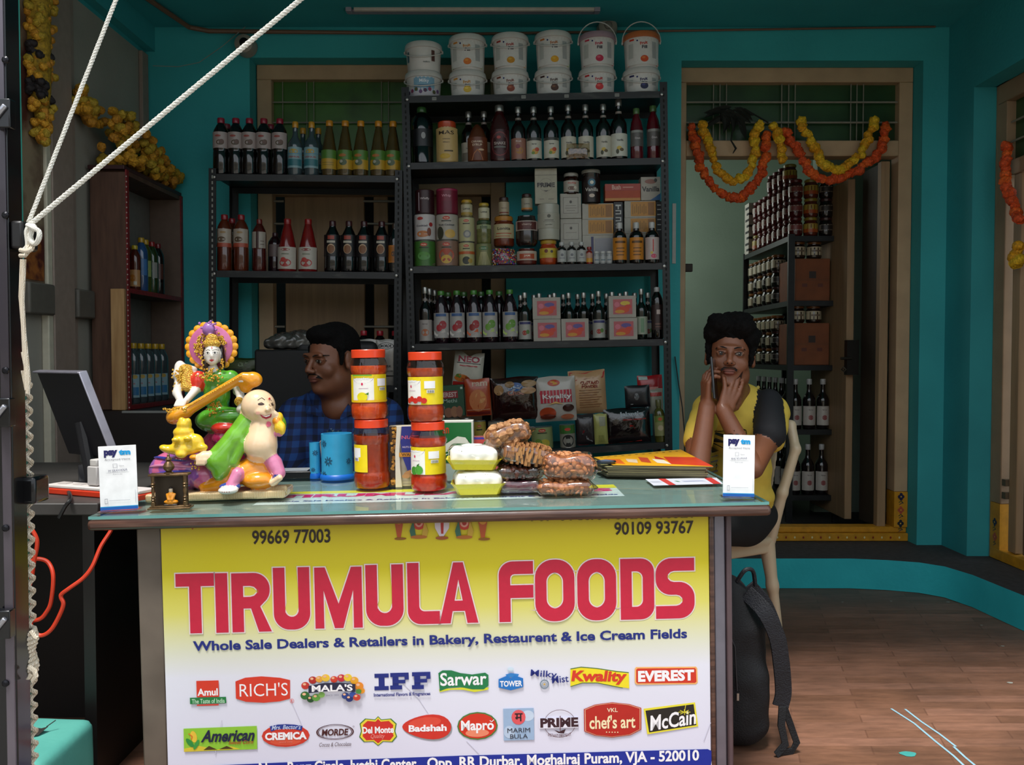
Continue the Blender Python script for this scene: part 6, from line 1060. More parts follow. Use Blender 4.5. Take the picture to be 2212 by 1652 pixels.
# loose cards
g = G(); q = [C(*p, 0) for p in ((1412, 1049), (1562, 1045), (1548, 1032), (1394, 1035))]; th = thing('discount_card', 'white and red printed cards lying flat before the calendar pile', 'card', T=CM)
g.add([(p.x, p.y, .0006) for p in q], [(0, 1, 2, 3)], mat('#d6d8e4', .3)); g.out('card', th)
def uq(u, v): return q[0] * (1 - u) * (1 - v) + q[1] * u * (1 - v) + q[2] * u * v + q[3] * (1 - u) * v
g = G()
for u0, u1, c in ((.22, .32, '#c83a3a'), (.86, .97, '#c83a3a'), (.4, .44, '#2a7a4a'), (.5, .8, '#a8b0cc'), (.05, .18, '#b8bccc')): v0, v1 = (0, 1) if c == '#c83a3a' else (.45, .6); g.add([(p.x, p.y, .0009) for p in (uq(u0, v0), uq(u1, v0), uq(u1 - .04, v1), uq(u0 - .04, v1))], [(0, 1, 2, 3)], mat(c, .3))
g.out('print', th)
# payment cards in clear stands
def stand(px, py, w_, h_, rz, rx, hand_, lab, roll=0):
    T0 = CW(px, py, rz) @ M.Rotation(R(roll), 4, 'Y'); s = T0.translation.y / F; w2, h = w_ * s / 2, h_ * s; th = thing('payment_card_stand', lab, 'sign', T=T0 @ M.Translation((0, 0, .0003)))
    g = G(); g.box(-w2 * 1.05, -.012, 0, w2 * 1.05, .035, .003, clear('#eef4f4', .05, .12)); g.out('stand_foot', th)
    Tt = M.Translation((0, .004, .004)) @ M.Rotation(R(rx), 4, 'X')
    g = G(); g.box(-w2, 0, 0, w2, .0022, h, mat('#f2f2f4', .35)); cd = g.out('card', th, T=Tt, bevel=.0006)
    it = [('R', -w2, 0, w2, h * .045, '#1c5cb0'), ('R', -w2, h * .045, w2, h * .058, '#2a9ad0'), ('T', 'pay', -w2 * .34, h * .878, w2 * .72, h * .115, '#1c1c5a', {'b': .07}), ('T', 'tm', w2 * .4, h * .895, w2 * .62, h * .085, '#1a9ad8', {'b': .07}),
          ('T', 'Accepted Here', 0, h * .785, w2 * 1.35, h * .036, '#8a8a90', {'b': 0}), ('O', [(-w2 * .25, h * .66), (-w2 * .02, h * .66), (-w2 * .02, h * .72), (-w2 * .25, h * .72)], .15, '#a8a8b0'), ('T', 'Name', w2 * .22, h * .685, w2 * .25, h * .018, '#9a9aa0', {'b': 0}),
          ('T', hand_, 0, h * .615, w2 * 1.0, h * .038, '#5a5a78', {'b': -.01, 's': .2, 'r': 3}), ('R', -w2 * .6, h * .58, w2 * .6, h * .583, '#9a9aa0'), ('T', 'Scan to pay', 0, h * .555, w2 * .5, h * .018, '#8a8a92', {'b': 0}),
          ('O', [(-w2 * .74, h * .1), (-w2 * .58, h * .1), (-w2 * .58, h * .18), (-w2 * .74, h * .18)], .2, '#9a9aa4'), ('R', -w2 * .5, h * .145, w2 * .6, h * .151, '#b8b8c0'), ('R', w2 * .88, h * .1, w2 * .9, h * .3, '#c0c0c8')]
    art(it, y=-.0002, eps=.00015).out('print', cd)
stand(257, 1105, 79, 139, 5, -3, 'M SRAVANA', 'white payment card in a clear stand at the left end of the counter', -1.5)
stand(1596, 1077, 68, 134, -3, -3, 'RAJ KUMAR', 'white payment card in a clear stand at the right end of the counter', 2)
# ------------------------------------------------------------------ statues
ST = CW(455, 1082); ss = ST.translation.y / F * 1.0; OX, OZ = 455, 1082
def q3(px, py, y=0): return ((px - OX) * ss, .05 + y, (OZ - py) * ss)
SK, GRE, ORA, YEW, PUR, CRE, REDD, BLV, WHI, PNK, HAIR = range(11)
glz = lambda h, v=.05, sc=30: mat(h, .18, 0, v, sc, .6)
PAL = [glz('#e9c9a4'), glz('#6fae2c', .15), glz('#e8921c', .12), glz('#e8c02a', .1), spots('#8a4f9a', '#c8648c', 14, .4, .6, .2, 0, 'wave', (.4, 1, 1.6), .6), spots('#d9c8a0', '#b8935c', 40, .4, .7, .35, .3, 'wave', (3, 1, .3), .4), glz('#c02a3a', .1), glz('#3a4a9a'), glz('#ece4dc', .03), glz('#d07aa0', .1), glz('#2a1a14')]
th = thing('laughing_monk_statue', 'glazed statue of a bald laughing monk in green robe dragging a striped sack', 'statue', T=ST)
u = ss
def E(m, px, py, y, rx, ry, rz, **o): return ('e', m, q3(px, py, y), (rx * u, ry * u, rz * u), o)
def Cc(m, a, b, ra, rb, **o): return ('c', m, q3(*a), q3(*b), ra * u, rb * u, o)
pr = [('b', CRE, q3(465, 1072, 0), (150 * u, 46 * u, 9 * u), {'rd': .006, 'wr': (.0012, 90), 'rot': (0, -.8, 0)}), Cc(CRE, (320, 1072, -.02), (345, 1074, -.03), 6, 8), Cc(CRE, (575, 1062, -.03), (610, 1060, -.03), 8, 7),
      E(PUR, 372, 1020, .01, 66, 46, 47), E(PUR, 430, 1030, 0, 36, 40, 34), Cc(ORA, (440, 1052, -.03), (500, 1040, -.03), 14, 18), Cc(ORA, (470, 1020, -.02), (530, 1025, -.02), 20, 26),
      E(ORA, 545, 1020, -.0, 52, 40, 30), E(ORA, 555, 1040, -.02, 40, 38, 22), Cc(PNK, (515, 1025, -.05), (505, 1045, -.06), 14, 12), E(WHI, 500, 1056, -.075, 21, 20, 9), E(BLV, 500, 1050, -.06, 23, 10, 9), Cc(PNK, (590, 1005, -.03), (602, 1025, -.04), 18, 14), Cc(BLV, (601, 1029, -.045), (596, 1042, -.045), 10, 8), Cc(SK, (590, 1046, -.05), (608, 1034, -.06), 7, 6),
      E(SK, 560, 966, -.022, 36, 36, 36, k=.02), E(SK, 564, 930, -.015, 30, 24, 30, k=.02), Cc(SK, (566, 930, 0), (560, 900, 0), 20, 20),
      Cc(GRE, (530, 915, 0), (505, 950, -.02), 26, 24), Cc(GRE, (505, 950, -.02), (468, 995, -.04), 24, 26), E(GRE, 480, 1005, -.045, 20, 16, 34, rot=(0, 20, 0)), E(GRE, 535, 960, .02, 28, 34, 46), Cc(GRE, (522, 960, -.03), (505, 1000, -.04), 12, 10), E(GRE, 592, 925, .03, 14, 20, 22),
      Cc(SK, (472, 985, -.05), (447, 985, -.055), 12, 12), E(SK, 441, 988, -.06, 13, 10, 12)] + [Cc(SK, (436 + i * 5, 992, -.068), (434 + i * 5, 999, -.07), 3.4, 3) for i in range(4)] + [
      E(SK, 553, 880, -.005, 37, 36, 37), E(SK, 572, 893, -.03, 22, 14, 24), E(SK, 580, 912, -.02, 16, 14, 10), E(SK, 583, 886, -.047, 5, 8, 5), E(SK, 563, 892, -.038, 10, 9, 9), E(SK, 519, 895, -.005, 6, 9, 13), E(SK, 594, 898, -.03, 7, 6, 8),
      E(YEW, 601, 905, -.02, 9, 10, 12), E(YEW, 604, 925, -.03, 12, 11, 14), E(ORA, 598, 912, -.03, 8, 9, 8), E(YEW, 611, 930, -.035, 6, 8, 12), E(PNK, 602, 940, -.025, 9, 9, 7),
      # gold ingots and toad on the sack
      E(YEW, 398, 968, -.045, 40, 18, 14), E(YEW, 362, 966, -.05, 14, 12, 8, rot=(0, 20, 0)), E(YEW, 400, 950, -.04, 26, 20, 18), E(YEW, 398, 932, -.04, 22, 18, 14), E(YEW, 400, 915, -.04, 16, 14, 12), E(YEW, 396, 905, -.045, 6, 6, 6), E(YEW, 410, 907, -.045, 6, 6, 6), E(YEW, 425, 955, -.045, 18, 14, 20, rot=(0, -20, 0)), E(YEW, 398, 978, -.06, 12, 10, 9), E(YEW, 388, 946, -.066, 8, 6, 5), E(YEW, 414, 944, -.066, 8, 6, 5), E(YEW, 440, 965, -.05, 12, 10, 8), E(ORA, 425, 985, -.06, 10, 8, 6)]
mk = sdf(pr, .0019, PAL, 'figure', th, k=.006)
def fp(px, py): p = q3(px, py); return (p[0], p[2])
it = []
for (ex, ey, w_) in ((568, 874, 6.5), (588, 876, 4.5)):
    it += [('E', *fp(ex, ey), w_ * u, 2.2 * u, '#3a2018'), ('L', [fp(ex - w_, ey - 1), fp(ex, ey - 4), fp(ex + w_, ey)], .0012, '#2a1810'), ('L', [fp(ex - w_ - 1, ey - 9), fp(ex, ey - 14), fp(ex + w_, ey - 9)], .0013, '#3a2418')]
it += [('P', [fp(566, 896), fp(578, 899), fp(590, 895), fp(588, 903), fp(578, 907), fp(570, 903)], '#a8283a'), ('P', [fp(569, 897.5), fp(578, 900), fp(588, 896.5), fp(585, 900), fp(578, 902)], '#f4efe8'), ('E', *fp(582, 863), 1.5 * u, 2.2 * u, '#c02a2a'), ('E', *fp(562, 893), 5 * u, 3.5 * u, '#e8b09a'), ('E', *fp(582, 918), 5 * u, 6 * u, '#d8607a')]
project(art(it), mk.data, M.Identity(4), off=.0005, parent=th, name='painted_face')
it = [('E', *fp(493 + i * 5, 1057), .8 * u, 1.2 * u, '#a82a3a') for i in range(4)]
project(art(it), mk.data, M.Identity(4), off=.0005, parent=th, name='painted_toe')
g = G()
for k, (py, c) in enumerate(((992, '#3a3f9a'), (1008, '#d88ab0'), (1022, '#3a3f9a'), (1038, '#d88ab0'), (1052, '#2f3a90'))):
    dz = abs(py - 1020) / 48; rx = 66 * math.sqrt(max(0, 1 - dz * dz)); pts = [V(q3(372 + rx * 1.005 * math.cos(a), py + 5 * math.sin(a * 2 + k), .01 - rx / 66 * 46 * u * 1.0 * math.sin(a) * 1.0)) for a in [math.pi * (.12 + .8 * i / 14) for i in range(15)]]
    g.tube(pts, [.0008 + .0032 * math.sin(math.pi * i / 14) for i in range(15)], glz(c), 6)
g.out('sack_stripe', th, kind='stuff')
GLD = spots('#c8841c', '#f0c84a', 380, .4, .6, .3, .9, 'vor', (1, 1, 1), .5, .35)
g = G()
for i in range(14): a = i * .45; g.ball(q3(424 + 7 * math.cos(a) + (i % 3) * 4, 1002 - 7 * math.sin(a) + (i % 2) * 3, -.058), .0026, GLD, 6)
g.out('gold_trim', th, kind='stuff')
th = thing('goddess_statue', 'painted goddess statue with gold halo playing a long golden string instrument', 'statue', T=ST @ M.Translation((0, .092, 0)))
SIV, GR2, RD2, GD2, YL2, PK2, PP2, HR2, MG2 = range(9)
PAL2 = [glz('#dcd6cc', .04), glz('#4f9a2a', .25), glz('#cf3324', .12), GLD, glz('#eda21c', .1), glz('#c86a9a', .12), glz('#a06ab0', .2), glz('#2a1410'), glz('#9a1f4a', .2)]
pr = [E(MG2, 455, 1000, .01, 70, 40, 70), E(GR2, 448, 915, 0, 62, 40, 32), E(GR2, 470, 905, -.02, 48, 28, 20), E(RD2, 462, 930, -.035, 30, 20, 14), E(MG2, 458, 955, -.03, 28, 20, 20), E(GR2, 437, 855, 0, 30, 22, 45), E(GR2, 440, 822, 0, 36, 20, 24), E(RD2, 398, 825, -.005, 18, 18, 25), E(GR2, 470, 822, -.0, 20, 18, 22),
      E(SIV, 432, 800, -.005, 11, 11, 16), E(SIV, 433, 764, -.012, 18, 18, 24), E(SIV, 434, 778, -.022, 11, 9, 10), E(SIV, 437, 767, -.031, 3, 5, 6), E(HR2, 414, 775, .0, 8, 14, 32), E(HR2, 452, 770, .003, 6, 12, 26), E(HR2, 432, 748, .003, 22, 18, 16),
      E(GD2, 431, 738, -.012, 20, 14, 10), E(GD2, 431, 726, -.01, 13, 12, 10), E(PP2, 421, 706, .005, 15, 12, 16),
      Cc(SIV, (380, 800, .01), (350, 790, .01), 11, 10), Cc(SIV, (352, 785, .01), (348, 810, .0), 9, 11), Cc(GD2, (368, 800, 0), (374, 835, -.01), 15, 14), Cc(SIV, (352, 815, 0), (352, 850, -.02), 10, 9), Cc(SIV, (352, 850, -.02), (366, 868, -.04), 9, 8), Cc(SIV, (395, 842, -.015), (380, 868, -.05), 10, 7),
      Cc(SIV, (485, 835, 0), (497, 868, -.02), 11, 9), Cc(SIV, (497, 868, -.02), (503, 888, -.04), 8, 8), E(SIV, 504, 888, -.045, 13, 10, 9), Cc(SIV, (480, 850, .01), (500, 830, -.03), 9, 7), E(SIV, 505, 822, -.05, 10, 8, 8), Cc(GD2, (493, 872, -.028), (498, 876, -.03), 10, 10)]
pr += [Cc(SIV, (365 + i * 5, 866, -.062), (361 + i * 5, 877, -.068), 3, 2.6) for i in range(5)] + [Cc(SIV, (499 + i * 4, 816, -.06), (502 + i * 4, 824, -.067), 3, 2.6) for i in range(4)]
gk = sdf(pr, .0019, PAL2, 'figure', th, k=.006); it = []
for sx in (-1, 1):
    ex = 435 + sx * 8; it += [('E', *fp(ex, 760), 4.4 * u, 1.9 * u, '#f4f2ee'), ('E', *fp(ex, 760), 1.8 * u, 1.8 * u, '#1c1a1c'), ('L', [fp(ex - 5, 760), fp(ex, 757.5), fp(ex + 5, 760)], .001, '#1c1a1c'), ('L', [fp(ex - 6, 755), fp(ex, 752), fp(ex + 6, 754)], .001, '#1c1a1c')]
it += [('P', [fp(430, 776), fp(436, 774.5), fp(442, 776), fp(436, 780)], '#b8343a'), ('E', *fp(436, 748), 1.2 * u, 2 * u, '#c02a2a')]
project(art(it), gk.data, M.Identity(4), off=.0005, parent=th, name='painted_face')
h0 = q3(421, 745, .02)
g = G()
for i in range(20): a = i * .314; g.ball((h0[0] + 52 * u * math.cos(a), h0[1] + .004, h0[2] + 50 * u * math.sin(a)), (10 * u, 5 * u, 10 * u), PAL2[YL2], 10)
g.out('halo_rim', th)
g = G(); g.lathe([(0, -.003), (46 * u, -.003), (50 * u, 0), (48 * u, .006), (0, .006)], PAL2[PK2], 32, c=(0, 0, 0), cap=False, T=M.Translation((h0[0], h0[1] - .002, h0[2])) @ M.Rotation(R(90), 4, 'X') @ M.Scale(-1, 4, (0, 0, 1))); g.out('halo_disc', th)
g = G(); rn = random.Random(1)
for i in range(170):
    a = rn.uniform(-.9, 4.1); r = rn.uniform(20, 37); g.ball((h0[0] + r * u * math.cos(a), h0[1] - .006, h0[2] + r * u * math.sin(a)), .0034, GLD, 5)
for i in range(60): g.ball(q3(429 + rn.gauss(0, 14), 812 + rn.gauss(0, 8), -.036 + .0006 * abs(rn.gauss(0, 6))), .003, GLD, 5)
for i in range(45): g.ball(q3(445 + rn.gauss(0, 8), 888 + rn.gauss(0, 12), -.046), .003, GLD, 5)
for i in range(24): g.ball(q3(412 + (i % 2) * 44 + rn.gauss(0, 2), 783 + rn.gauss(0, 8), -.02), .0026, GLD, 5)
for i in range(60): g.ball(q3(358 + rn.gauss(0, 8), 820 + rn.gauss(0, 12), -.018), .003, GLD, 5)
g.out('gold_ornament', th, kind='stuff')
g = G(); VE = glz('#e0961c', .12)
for i in range(30): g.ball(q3(421 + rn.gauss(0, 7), 700 + rn.gauss(0, 6), .0), .004, PAL2[PP2], 6)
g.out('flower_tuft', th, kind='stuff')
pv = [('e', 0, q3(366, 897, -.055), (30 * u, 24 * u, 20 * u), {'rot': (0, -28, 0)}), Cc(0, (385, 890, -.06), (512, 815, -.06), 12, 10), E(0, 532, 822, -.055, 22, 16, 18), E(0, 515, 838, -.05, 14, 10, 14), ('e', 0, q3(535, 818, -.08), (9 * u, 6 * u, 9 * u), {'op': '-', 'k': .004})]
sdf(pv, .002, [VE], 'veena', th, k=.012)
g = G()
for i in range(60): g.ball(q3(352 + rn.uniform(-14, 36), 884 + rn.uniform(-3, 8) - .0 * i, -.077), .0028, GLD, 5)
g.tube([q3(372, 890, -.075), q3(512, 812, -.074)], .0014, GLD, 6); g.out('veena_trim', th, kind='stuff')
# brass shrine with a tiny seated figure
T4 = CW(365, 1100); s4 = T4.translation.y / F; BRS = mat('#6b5234', .35, .6, .25, 60, .2); th = thing('brass_shrine', 'small antique brass shrine with turned pillars and a finial', 'shrine', T=T4 @ M.Rotation(R(4), 4, 'Z'))
W4 = 39 * s4; H4 = 78 * s4; Dp = .028
g = G(); g.box(-W4 * 1.15, -.004, 0, W4 * 1.15, Dp + .006, .004, BRS); g.box(-W4 * 1.05, 0, .004, W4 * 1.05, Dp, .008, BRS); g.out('plinth_plate', th, bevel=.001)
g = G(); g.box(-W4 * 1.08, -.002, H4 - .006, W4 * 1.08, Dp + .002, H4 - .001, BRS); g.out('roof_slab', th, bevel=.001)
g = G(); g.box(-W4 * .9, Dp - .003, .008, W4 * .9, Dp, H4 - .006, mat('#3f3224', .5, .3)); g.out('back_panel', th)
for sx in (-1, 1):
    g = G(); hh = H4 - .014; g.lathe([(.0055, .008), (.0055, .018), (.0035, .02), (.006, .023), (.0035, .026), (.0058, .029), (.0035, .032), (.003, hh * .5), (.0045, hh * .62), (.0035, hh * .72), (.006, hh * .76), (.0035, hh * .8), (.006, hh * .84), (.004, hh * .88), (.005, hh + .008)], BRS, 14, c=(sx * W4 * .86, .005, 0)); g.out('pillar', th)
g = G(); g.lathe([(0, 0), (.011, 0), (.011, .003), (.006, .005), (.0125, .012), (.0135, .018), (.009, .026), (.005, .031), (.008, .034), (.006, .038), (.003, .042), (.0035, .045), (.0, .05)], BRS, 20, c=(0, .008, H4 - .001), cap=False); g.out('finial', th)
tb = thing('buddha_figurine', 'tiny orange seated figurine inside the brass shrine', 'figurine', T=T4 @ M.Rotation(R(4), 4, 'Z') @ M.Translation((.002, .012, .0085)))
OG = mat('#d98a1c', .35, 0, .1, 60, .3)
sdf([('e', 0, (0, 0, .008), (.017, .009, .006)), ('e', 0, (0, 0, .02), (.009, .007, .013)), ('e', 1, (0, 0, .036), (.0048, .0048, .006)), ('e', 2, (0, .001, .041), (.0042, .0042, .0035)), ('c', 0, (-.009, 0, .026), (-.004, -.007, .014), .003, .003), ('c', 0, (.009, 0, .026), (.004, -.007, .014), .003, .003), ('b', 2, (0, 0, .0015), (.019, .01, .0015))], .0012, [OG, mat('#c8b49a', .4), mat('#241a14', .5)], 'figure', tb, k=.003)
# flat black box with papers, and the desk pad edge behind the statues
T5 = CW(655, 1034); th = thing('card_machine', 'flat dark box with a grey sheet on it beside the small blue holder', 'box', T=T5); g = G(); g.box(-.095, 0, 0, .03, .09, .022, mat('#14151a', .35)); g.out('case_body', th, bevel=.003); g = G(); g.box(-.08, .01, .0222, .01, .08, .0235, mat('#9aa0a6', .4)); g.out('sheet', th)
# ------------------------------------------------------------------ people
def head(sk=0, dk=1, lip=2, ear=1):
    """head in its own frame: face towards -y, eyes near z=0"""
    p = [('e', sk, (0, .022, .032), (.074, .092, .083), {}), ('e', sk, (0, -.025, -.03), (.062, .064, .078), {'k': .02}), ('e', sk, (0, -.03, -.078), (.046, .048, .034), {'k': .02}), ('e', sk, (0, -.068, -.098), (.021, .019, .016), {'k': .015})]
    for s in (-1, 1):
        p += [('e', sk, (s * .037, -.058, -.032), (.024, .02, .022), {'k': .015}), ('e', sk, (s * .05, -.01, -.07), (.02, .035, .03), {'k': .02})]
        if ear: p += [('e', sk, (s * .077, .012, -.005), (.009, .02, .03), {'k': .008}), ('e', sk, (s * .079, .006, -.026), (.008, .012, .012), {'k': .006})]
    p += [('c', sk, (-.036, -.083, .02), (.036, -.083, .02), .009, .009, {'k': .016})]
    for s in (-1, 1): p += [('e', sk, (s * .031, -.098, .001), (.019, .016, .011), {'op': '-', 'k': .012}), ('e', sk, (s * .031, -.0735, 0), (.0145, .0135, .0135), {'k': .004}), ('c', sk, (s * .019, -.085, .005), (s * .044, -.08, .005), .0038, .0038, {'k': .004})]
    p += [('c', sk, (0, -.084, .012), (0, -.108, -.026), .0065, .0095, {'k': .012}), ('e', sk, (0, -.108, -.03), (.011, .011, .009), {'k': .008})]
    for s in (-1, 1): p += [('e', sk, (s * .0125, -.1, -.033), (.0085, .01, .0075), {'k': .006})]
    p += [('e', sk, (0, -.084, -.055), (.026, .012, .012), {'k': .012}), ('e', lip, (0, -.0925, -.0565), (.021, .008, .005), {'k': .004}), ('e', lip, (0, -.0915, -.0655), (.017, .009, .006), {'k': .004}), ('c', sk, (0, .02, -.06), (0, .035, -.15), .05, .052, {'k': .03})]
    return p
def hand(mi, W, d, n, side, curl=(.25, .3, .3), spread=(.12, .03, -.06, -.16), size=1.0, thumb=(.55, .75, .35), splay=0):
    d = V(d).normalized(); n = (V(n) - d * V(n).dot(d)).normalized(); s = d.cross(n) * side; W = V(W); z = size; p = []; off = (.030, .0105, -.0095, -.028); fwd = (.086, .09, .086, .078)
    for i in range(4):
        K = W + d * fwd[i] * z + s * off[i] * z; p.append(('c', mi, tuple(W + s * off[i] * .55 * z + d * .006), tuple(K), .0155 * z, .0105 * z, {'k': .008}))
        L = (.07, .078, .072, .057)[i] * z; dr = (d + s * spread[i]).normalized(); q = K; ra = .0094 * z
        for j, (f, c) in enumerate(zip((.45, .3, .25), curl)):
            ax = dr.cross(n).normalized(); c2 = c * (1 + .15 * (i - 1)); dr = (M.Rotation(c2, 3, ax) @ dr).normalized(); e = q + dr * L * f; rb = ra * .9
            p.append(('c', mi, tuple(q), tuple(e), ra, rb, {'k': .0025})); q = e; ra = rb
    b = W + d * .022 * z + s * .024 * z; t1 = b + (d * thumb[0] + s * thumb[1] + n * thumb[2]).normalized() * .042 * z; t2 = t1 + (d * (thumb[0] + .45) + s * thumb[1] * .5 + n * thumb[2]).normalized() * .03 * z; t3 = t2 + (d * (thumb[0] + .7) + s * thumb[1] * .25 + n * (thumb[2] + .1)).normalized() * .024 * z
    p += [('c', mi, tuple(b), tuple(t1), .015 * z, .011 * z, {'k': .008}), ('c', mi, tuple(t1), tuple(t2), .0108 * z, .0098 * z, {'k': .003}), ('c', mi, tuple(t2), tuple(t3), .0098 * z, .0082 * z, {'k': .003})]
    return p
def join(objs, name, parent, **k):
    """several blended skins made one mesh"""
    vs, fs, mi, mats = [], [], [], []
    for o in objs:
        me = o.data; off = len(vs); vs += [v.co[:] for v in me.vertices]; mp = []
        for m in me.materials:
            if m not in mats: mats.append(m)
            mp.append(mats.index(m))
        for p in me.polygons: fs.append([a + off for a in p.vertices]); mi.append(mp[p.material_index])
        bpy.data.objects.remove(o); bpy.data.meshes.remove(me)
    me = bpy.data.meshes.new(name); me.from_pydata(vs, [], fs)
    for m in mats: me.materials.append(m)
    me.polygons.foreach_set('material_index', mi); me.polygons.foreach_set('use_smooth', [True] * len(fs)); me.update()
    o = bpy.data.objects.new(name, me); COL.objects.link(o); o.parent = parent; tag(o, **k); return o
def skin(h): 
    k = 'skin' + h
    if k in MC: return MC[k]
    m = mat(h, .48, 0, .1, 12, .08, .15, 400).copy(); b = m.node_tree.nodes['Principled BSDF']; b.inputs['Subsurface Weight'].default_value = .08; b.inputs['Subsurface Radius'].default_value = (.02, .008, .004); b.inputs['Subsurface Scale'].default_value = .3; MC[k] = m; return m
def face(cols, brow=None):
    brow = FM_['d']; it = []
    for s in (-1, 1):
        x = s * .031; it += [('P', [(x - .0145, -.0005), (x - .008, .0042), (x, .0058), (x + .008, .0042), (x + .0145, -.0005), (x + .007, -.0045), (x - .007, -.0045)], '#857a70'), ('E', x + .001, .0006, .0058, .0058, '#180d08'), ('E', x - .0015, .003, .0013, .0013, '#b8b4ae'),
                             ('L', [(x - .0155, .0), (x - .008, .0052), (x, .0068), (x + .008, .0052), (x + .0155, 0)], .0022, FM_['d']), ('L', [(x - .013, -.002), (x, -.0058), (x + .013, -.002)], .001, '#2a1610'),
                             ('P', [(x - .019, .0195), (x - .008, .0245), (x + .006, .0245), (x + .019, .019), (x + .02, .0165), (x + .006, .0195), (x - .008, .0195), (x - .019, .015)], brow), ('E', s * .007, -.0345, .0028, .0018, FM_['d'])]
    it += [('L', [(-.02, -.0612), (-.008, -.0605), (0, -.0615), (.008, -.0605), (.02, -.0612)], .0013, FM_['d'])]
    return it
FM_ = {'d': mat('#0b0706', .95, 0, .2, 80)}
HM = mat('#070505', .85, 0, .3, 60, 0, .8, 300); HM.node_tree.nodes['Principled BSDF'].inputs['Specular IOR Level'].default_value = .15
def plaid():
    m = bpy.data.materials.new('m_plaid'); m.use_nodes = True; nt = m.node_tree; b = nt.nodes['Principled BSDF']; tc = nt.nodes.new('ShaderNodeTexCoord'); sx = nt.nodes.new('ShaderNodeSeparateXYZ'); nt.links.new(tc.outputs['Object'], sx.inputs[0]); out = []
    for ax in ('X', 'Z'):
        a = nt.nodes.new('ShaderNodeMath'); a.operation = 'MULTIPLY'; a.inputs[1].default_value = 150; s = nt.nodes.new('ShaderNodeMath'); s.operation = 'SINE'; c = nt.nodes.new('ShaderNodeMath'); c.operation = 'GREATER_THAN'; c.inputs[1].default_value = .1
        nt.links.new(sx.outputs[ax], a.inputs[0]); nt.links.new(a.outputs[0], s.inputs[0]); nt.links.new(s.outputs[0], c.inputs[0]); out.append(c)
    ad = nt.nodes.new('ShaderNodeMath'); ad.operation = 'ADD'; nt.links.new(out[0].outputs[0], ad.inputs[0]); nt.links.new(out[1].outputs[0], ad.inputs[1]); hv = nt.nodes.new('ShaderNodeMath'); hv.operation = 'MULTIPLY'; hv.inputs[1].default_value = .5; nt.links.new(ad.outputs[0], hv.inputs[0])
    r = nt.nodes.new('ShaderNodeValToRGB'); r.color_ramp.interpolation = 'LINEAR'; r.color_ramp.elements[0].color = lin('#15407e'); r.color_ramp.elements[1].color = lin('#0a1430'); e = r.color_ramp.elements.new(.5); e.color = lin('#10285a')
    nt.links.new(hv.outputs[0], r.inputs[0]); nt.links.new(r.outputs[0], b.inputs['Base Color']); b.inputs['Roughness'].default_value = .8; return m
# chairs -----------------------------------------------------------------------
CHP = mat('#d0ba9c', .35, 0, .05, 8, .15)
def plastic_chair(T, lab):
    t = thing('plastic_chair', lab, 'chair', T=T)
    sdf([('b', 0, (.005, 0, .424), (.215, .215, .011), {'rd': .01}), ('b', 0, (.0, .205, .40), (.19, .009, .026), {'rd': .008}), ('b', 0, (.0, -.205, .40), (.19, .009, .026), {'rd': .008}), ('b', 0, (.21, 0, .405), (.01, .19, .022), {'rd': .008})], .006, [CHP], 'seat', t, k=.02)
    pr = []
    for s in (-1, 1): pr += [('c', 0, (-.2, s * .195, .415), (-.215, s * .24, .6), .022, .019), ('c', 0, (-.215, s * .24, .6), (-.262, s * .258, .76), .019, .018), ('c', 0, (-.262, s * .258, .76), (-.285, s * .215, .845), .018, .017)]
    pr += [('c', 0, (-.285, .215, .845), (-.3, 0, .875), .016, .016), ('c', 0, (-.285, -.215, .845), (-.3, 0, .875), .016, .016), ('c', 0, (-.2, -.19, .46), (-.2, .19, .46), .014, .014)]
    for i in range(-3, 4): pr += [('b', 0, (-.25, i * .05, .65), (.004, .016, .2), {'rd': .003, 'rot': (0, -11, 0)})]
    sdf(pr, .006, [CHP], 'backrest', t, k=.012)
    for x0, x1, s in ((.19, .225, 1), (.19, .225, -1), (-.19, -.238, 1), (-.19, -.238, -1)):
        sdf([('c', 0, (x0, s * .19, .41), ((x0 * 2 + x1) / 3, s * .205, .25), .03, .02), ('c', 0, ((x0 * 2 + x1) / 3, s * .205, .25), (x1, s * .22, .014), .02, .014)], .006, [CHP], 'leg', t, k=.02)
    return t
CHT = M.Translation((.686, 3.23, 0)) @ M.Rotation(R(210), 4, 'Z')
plastic_chair(CHT, 'cream moulded plastic chair under the man in the yellow shirt')
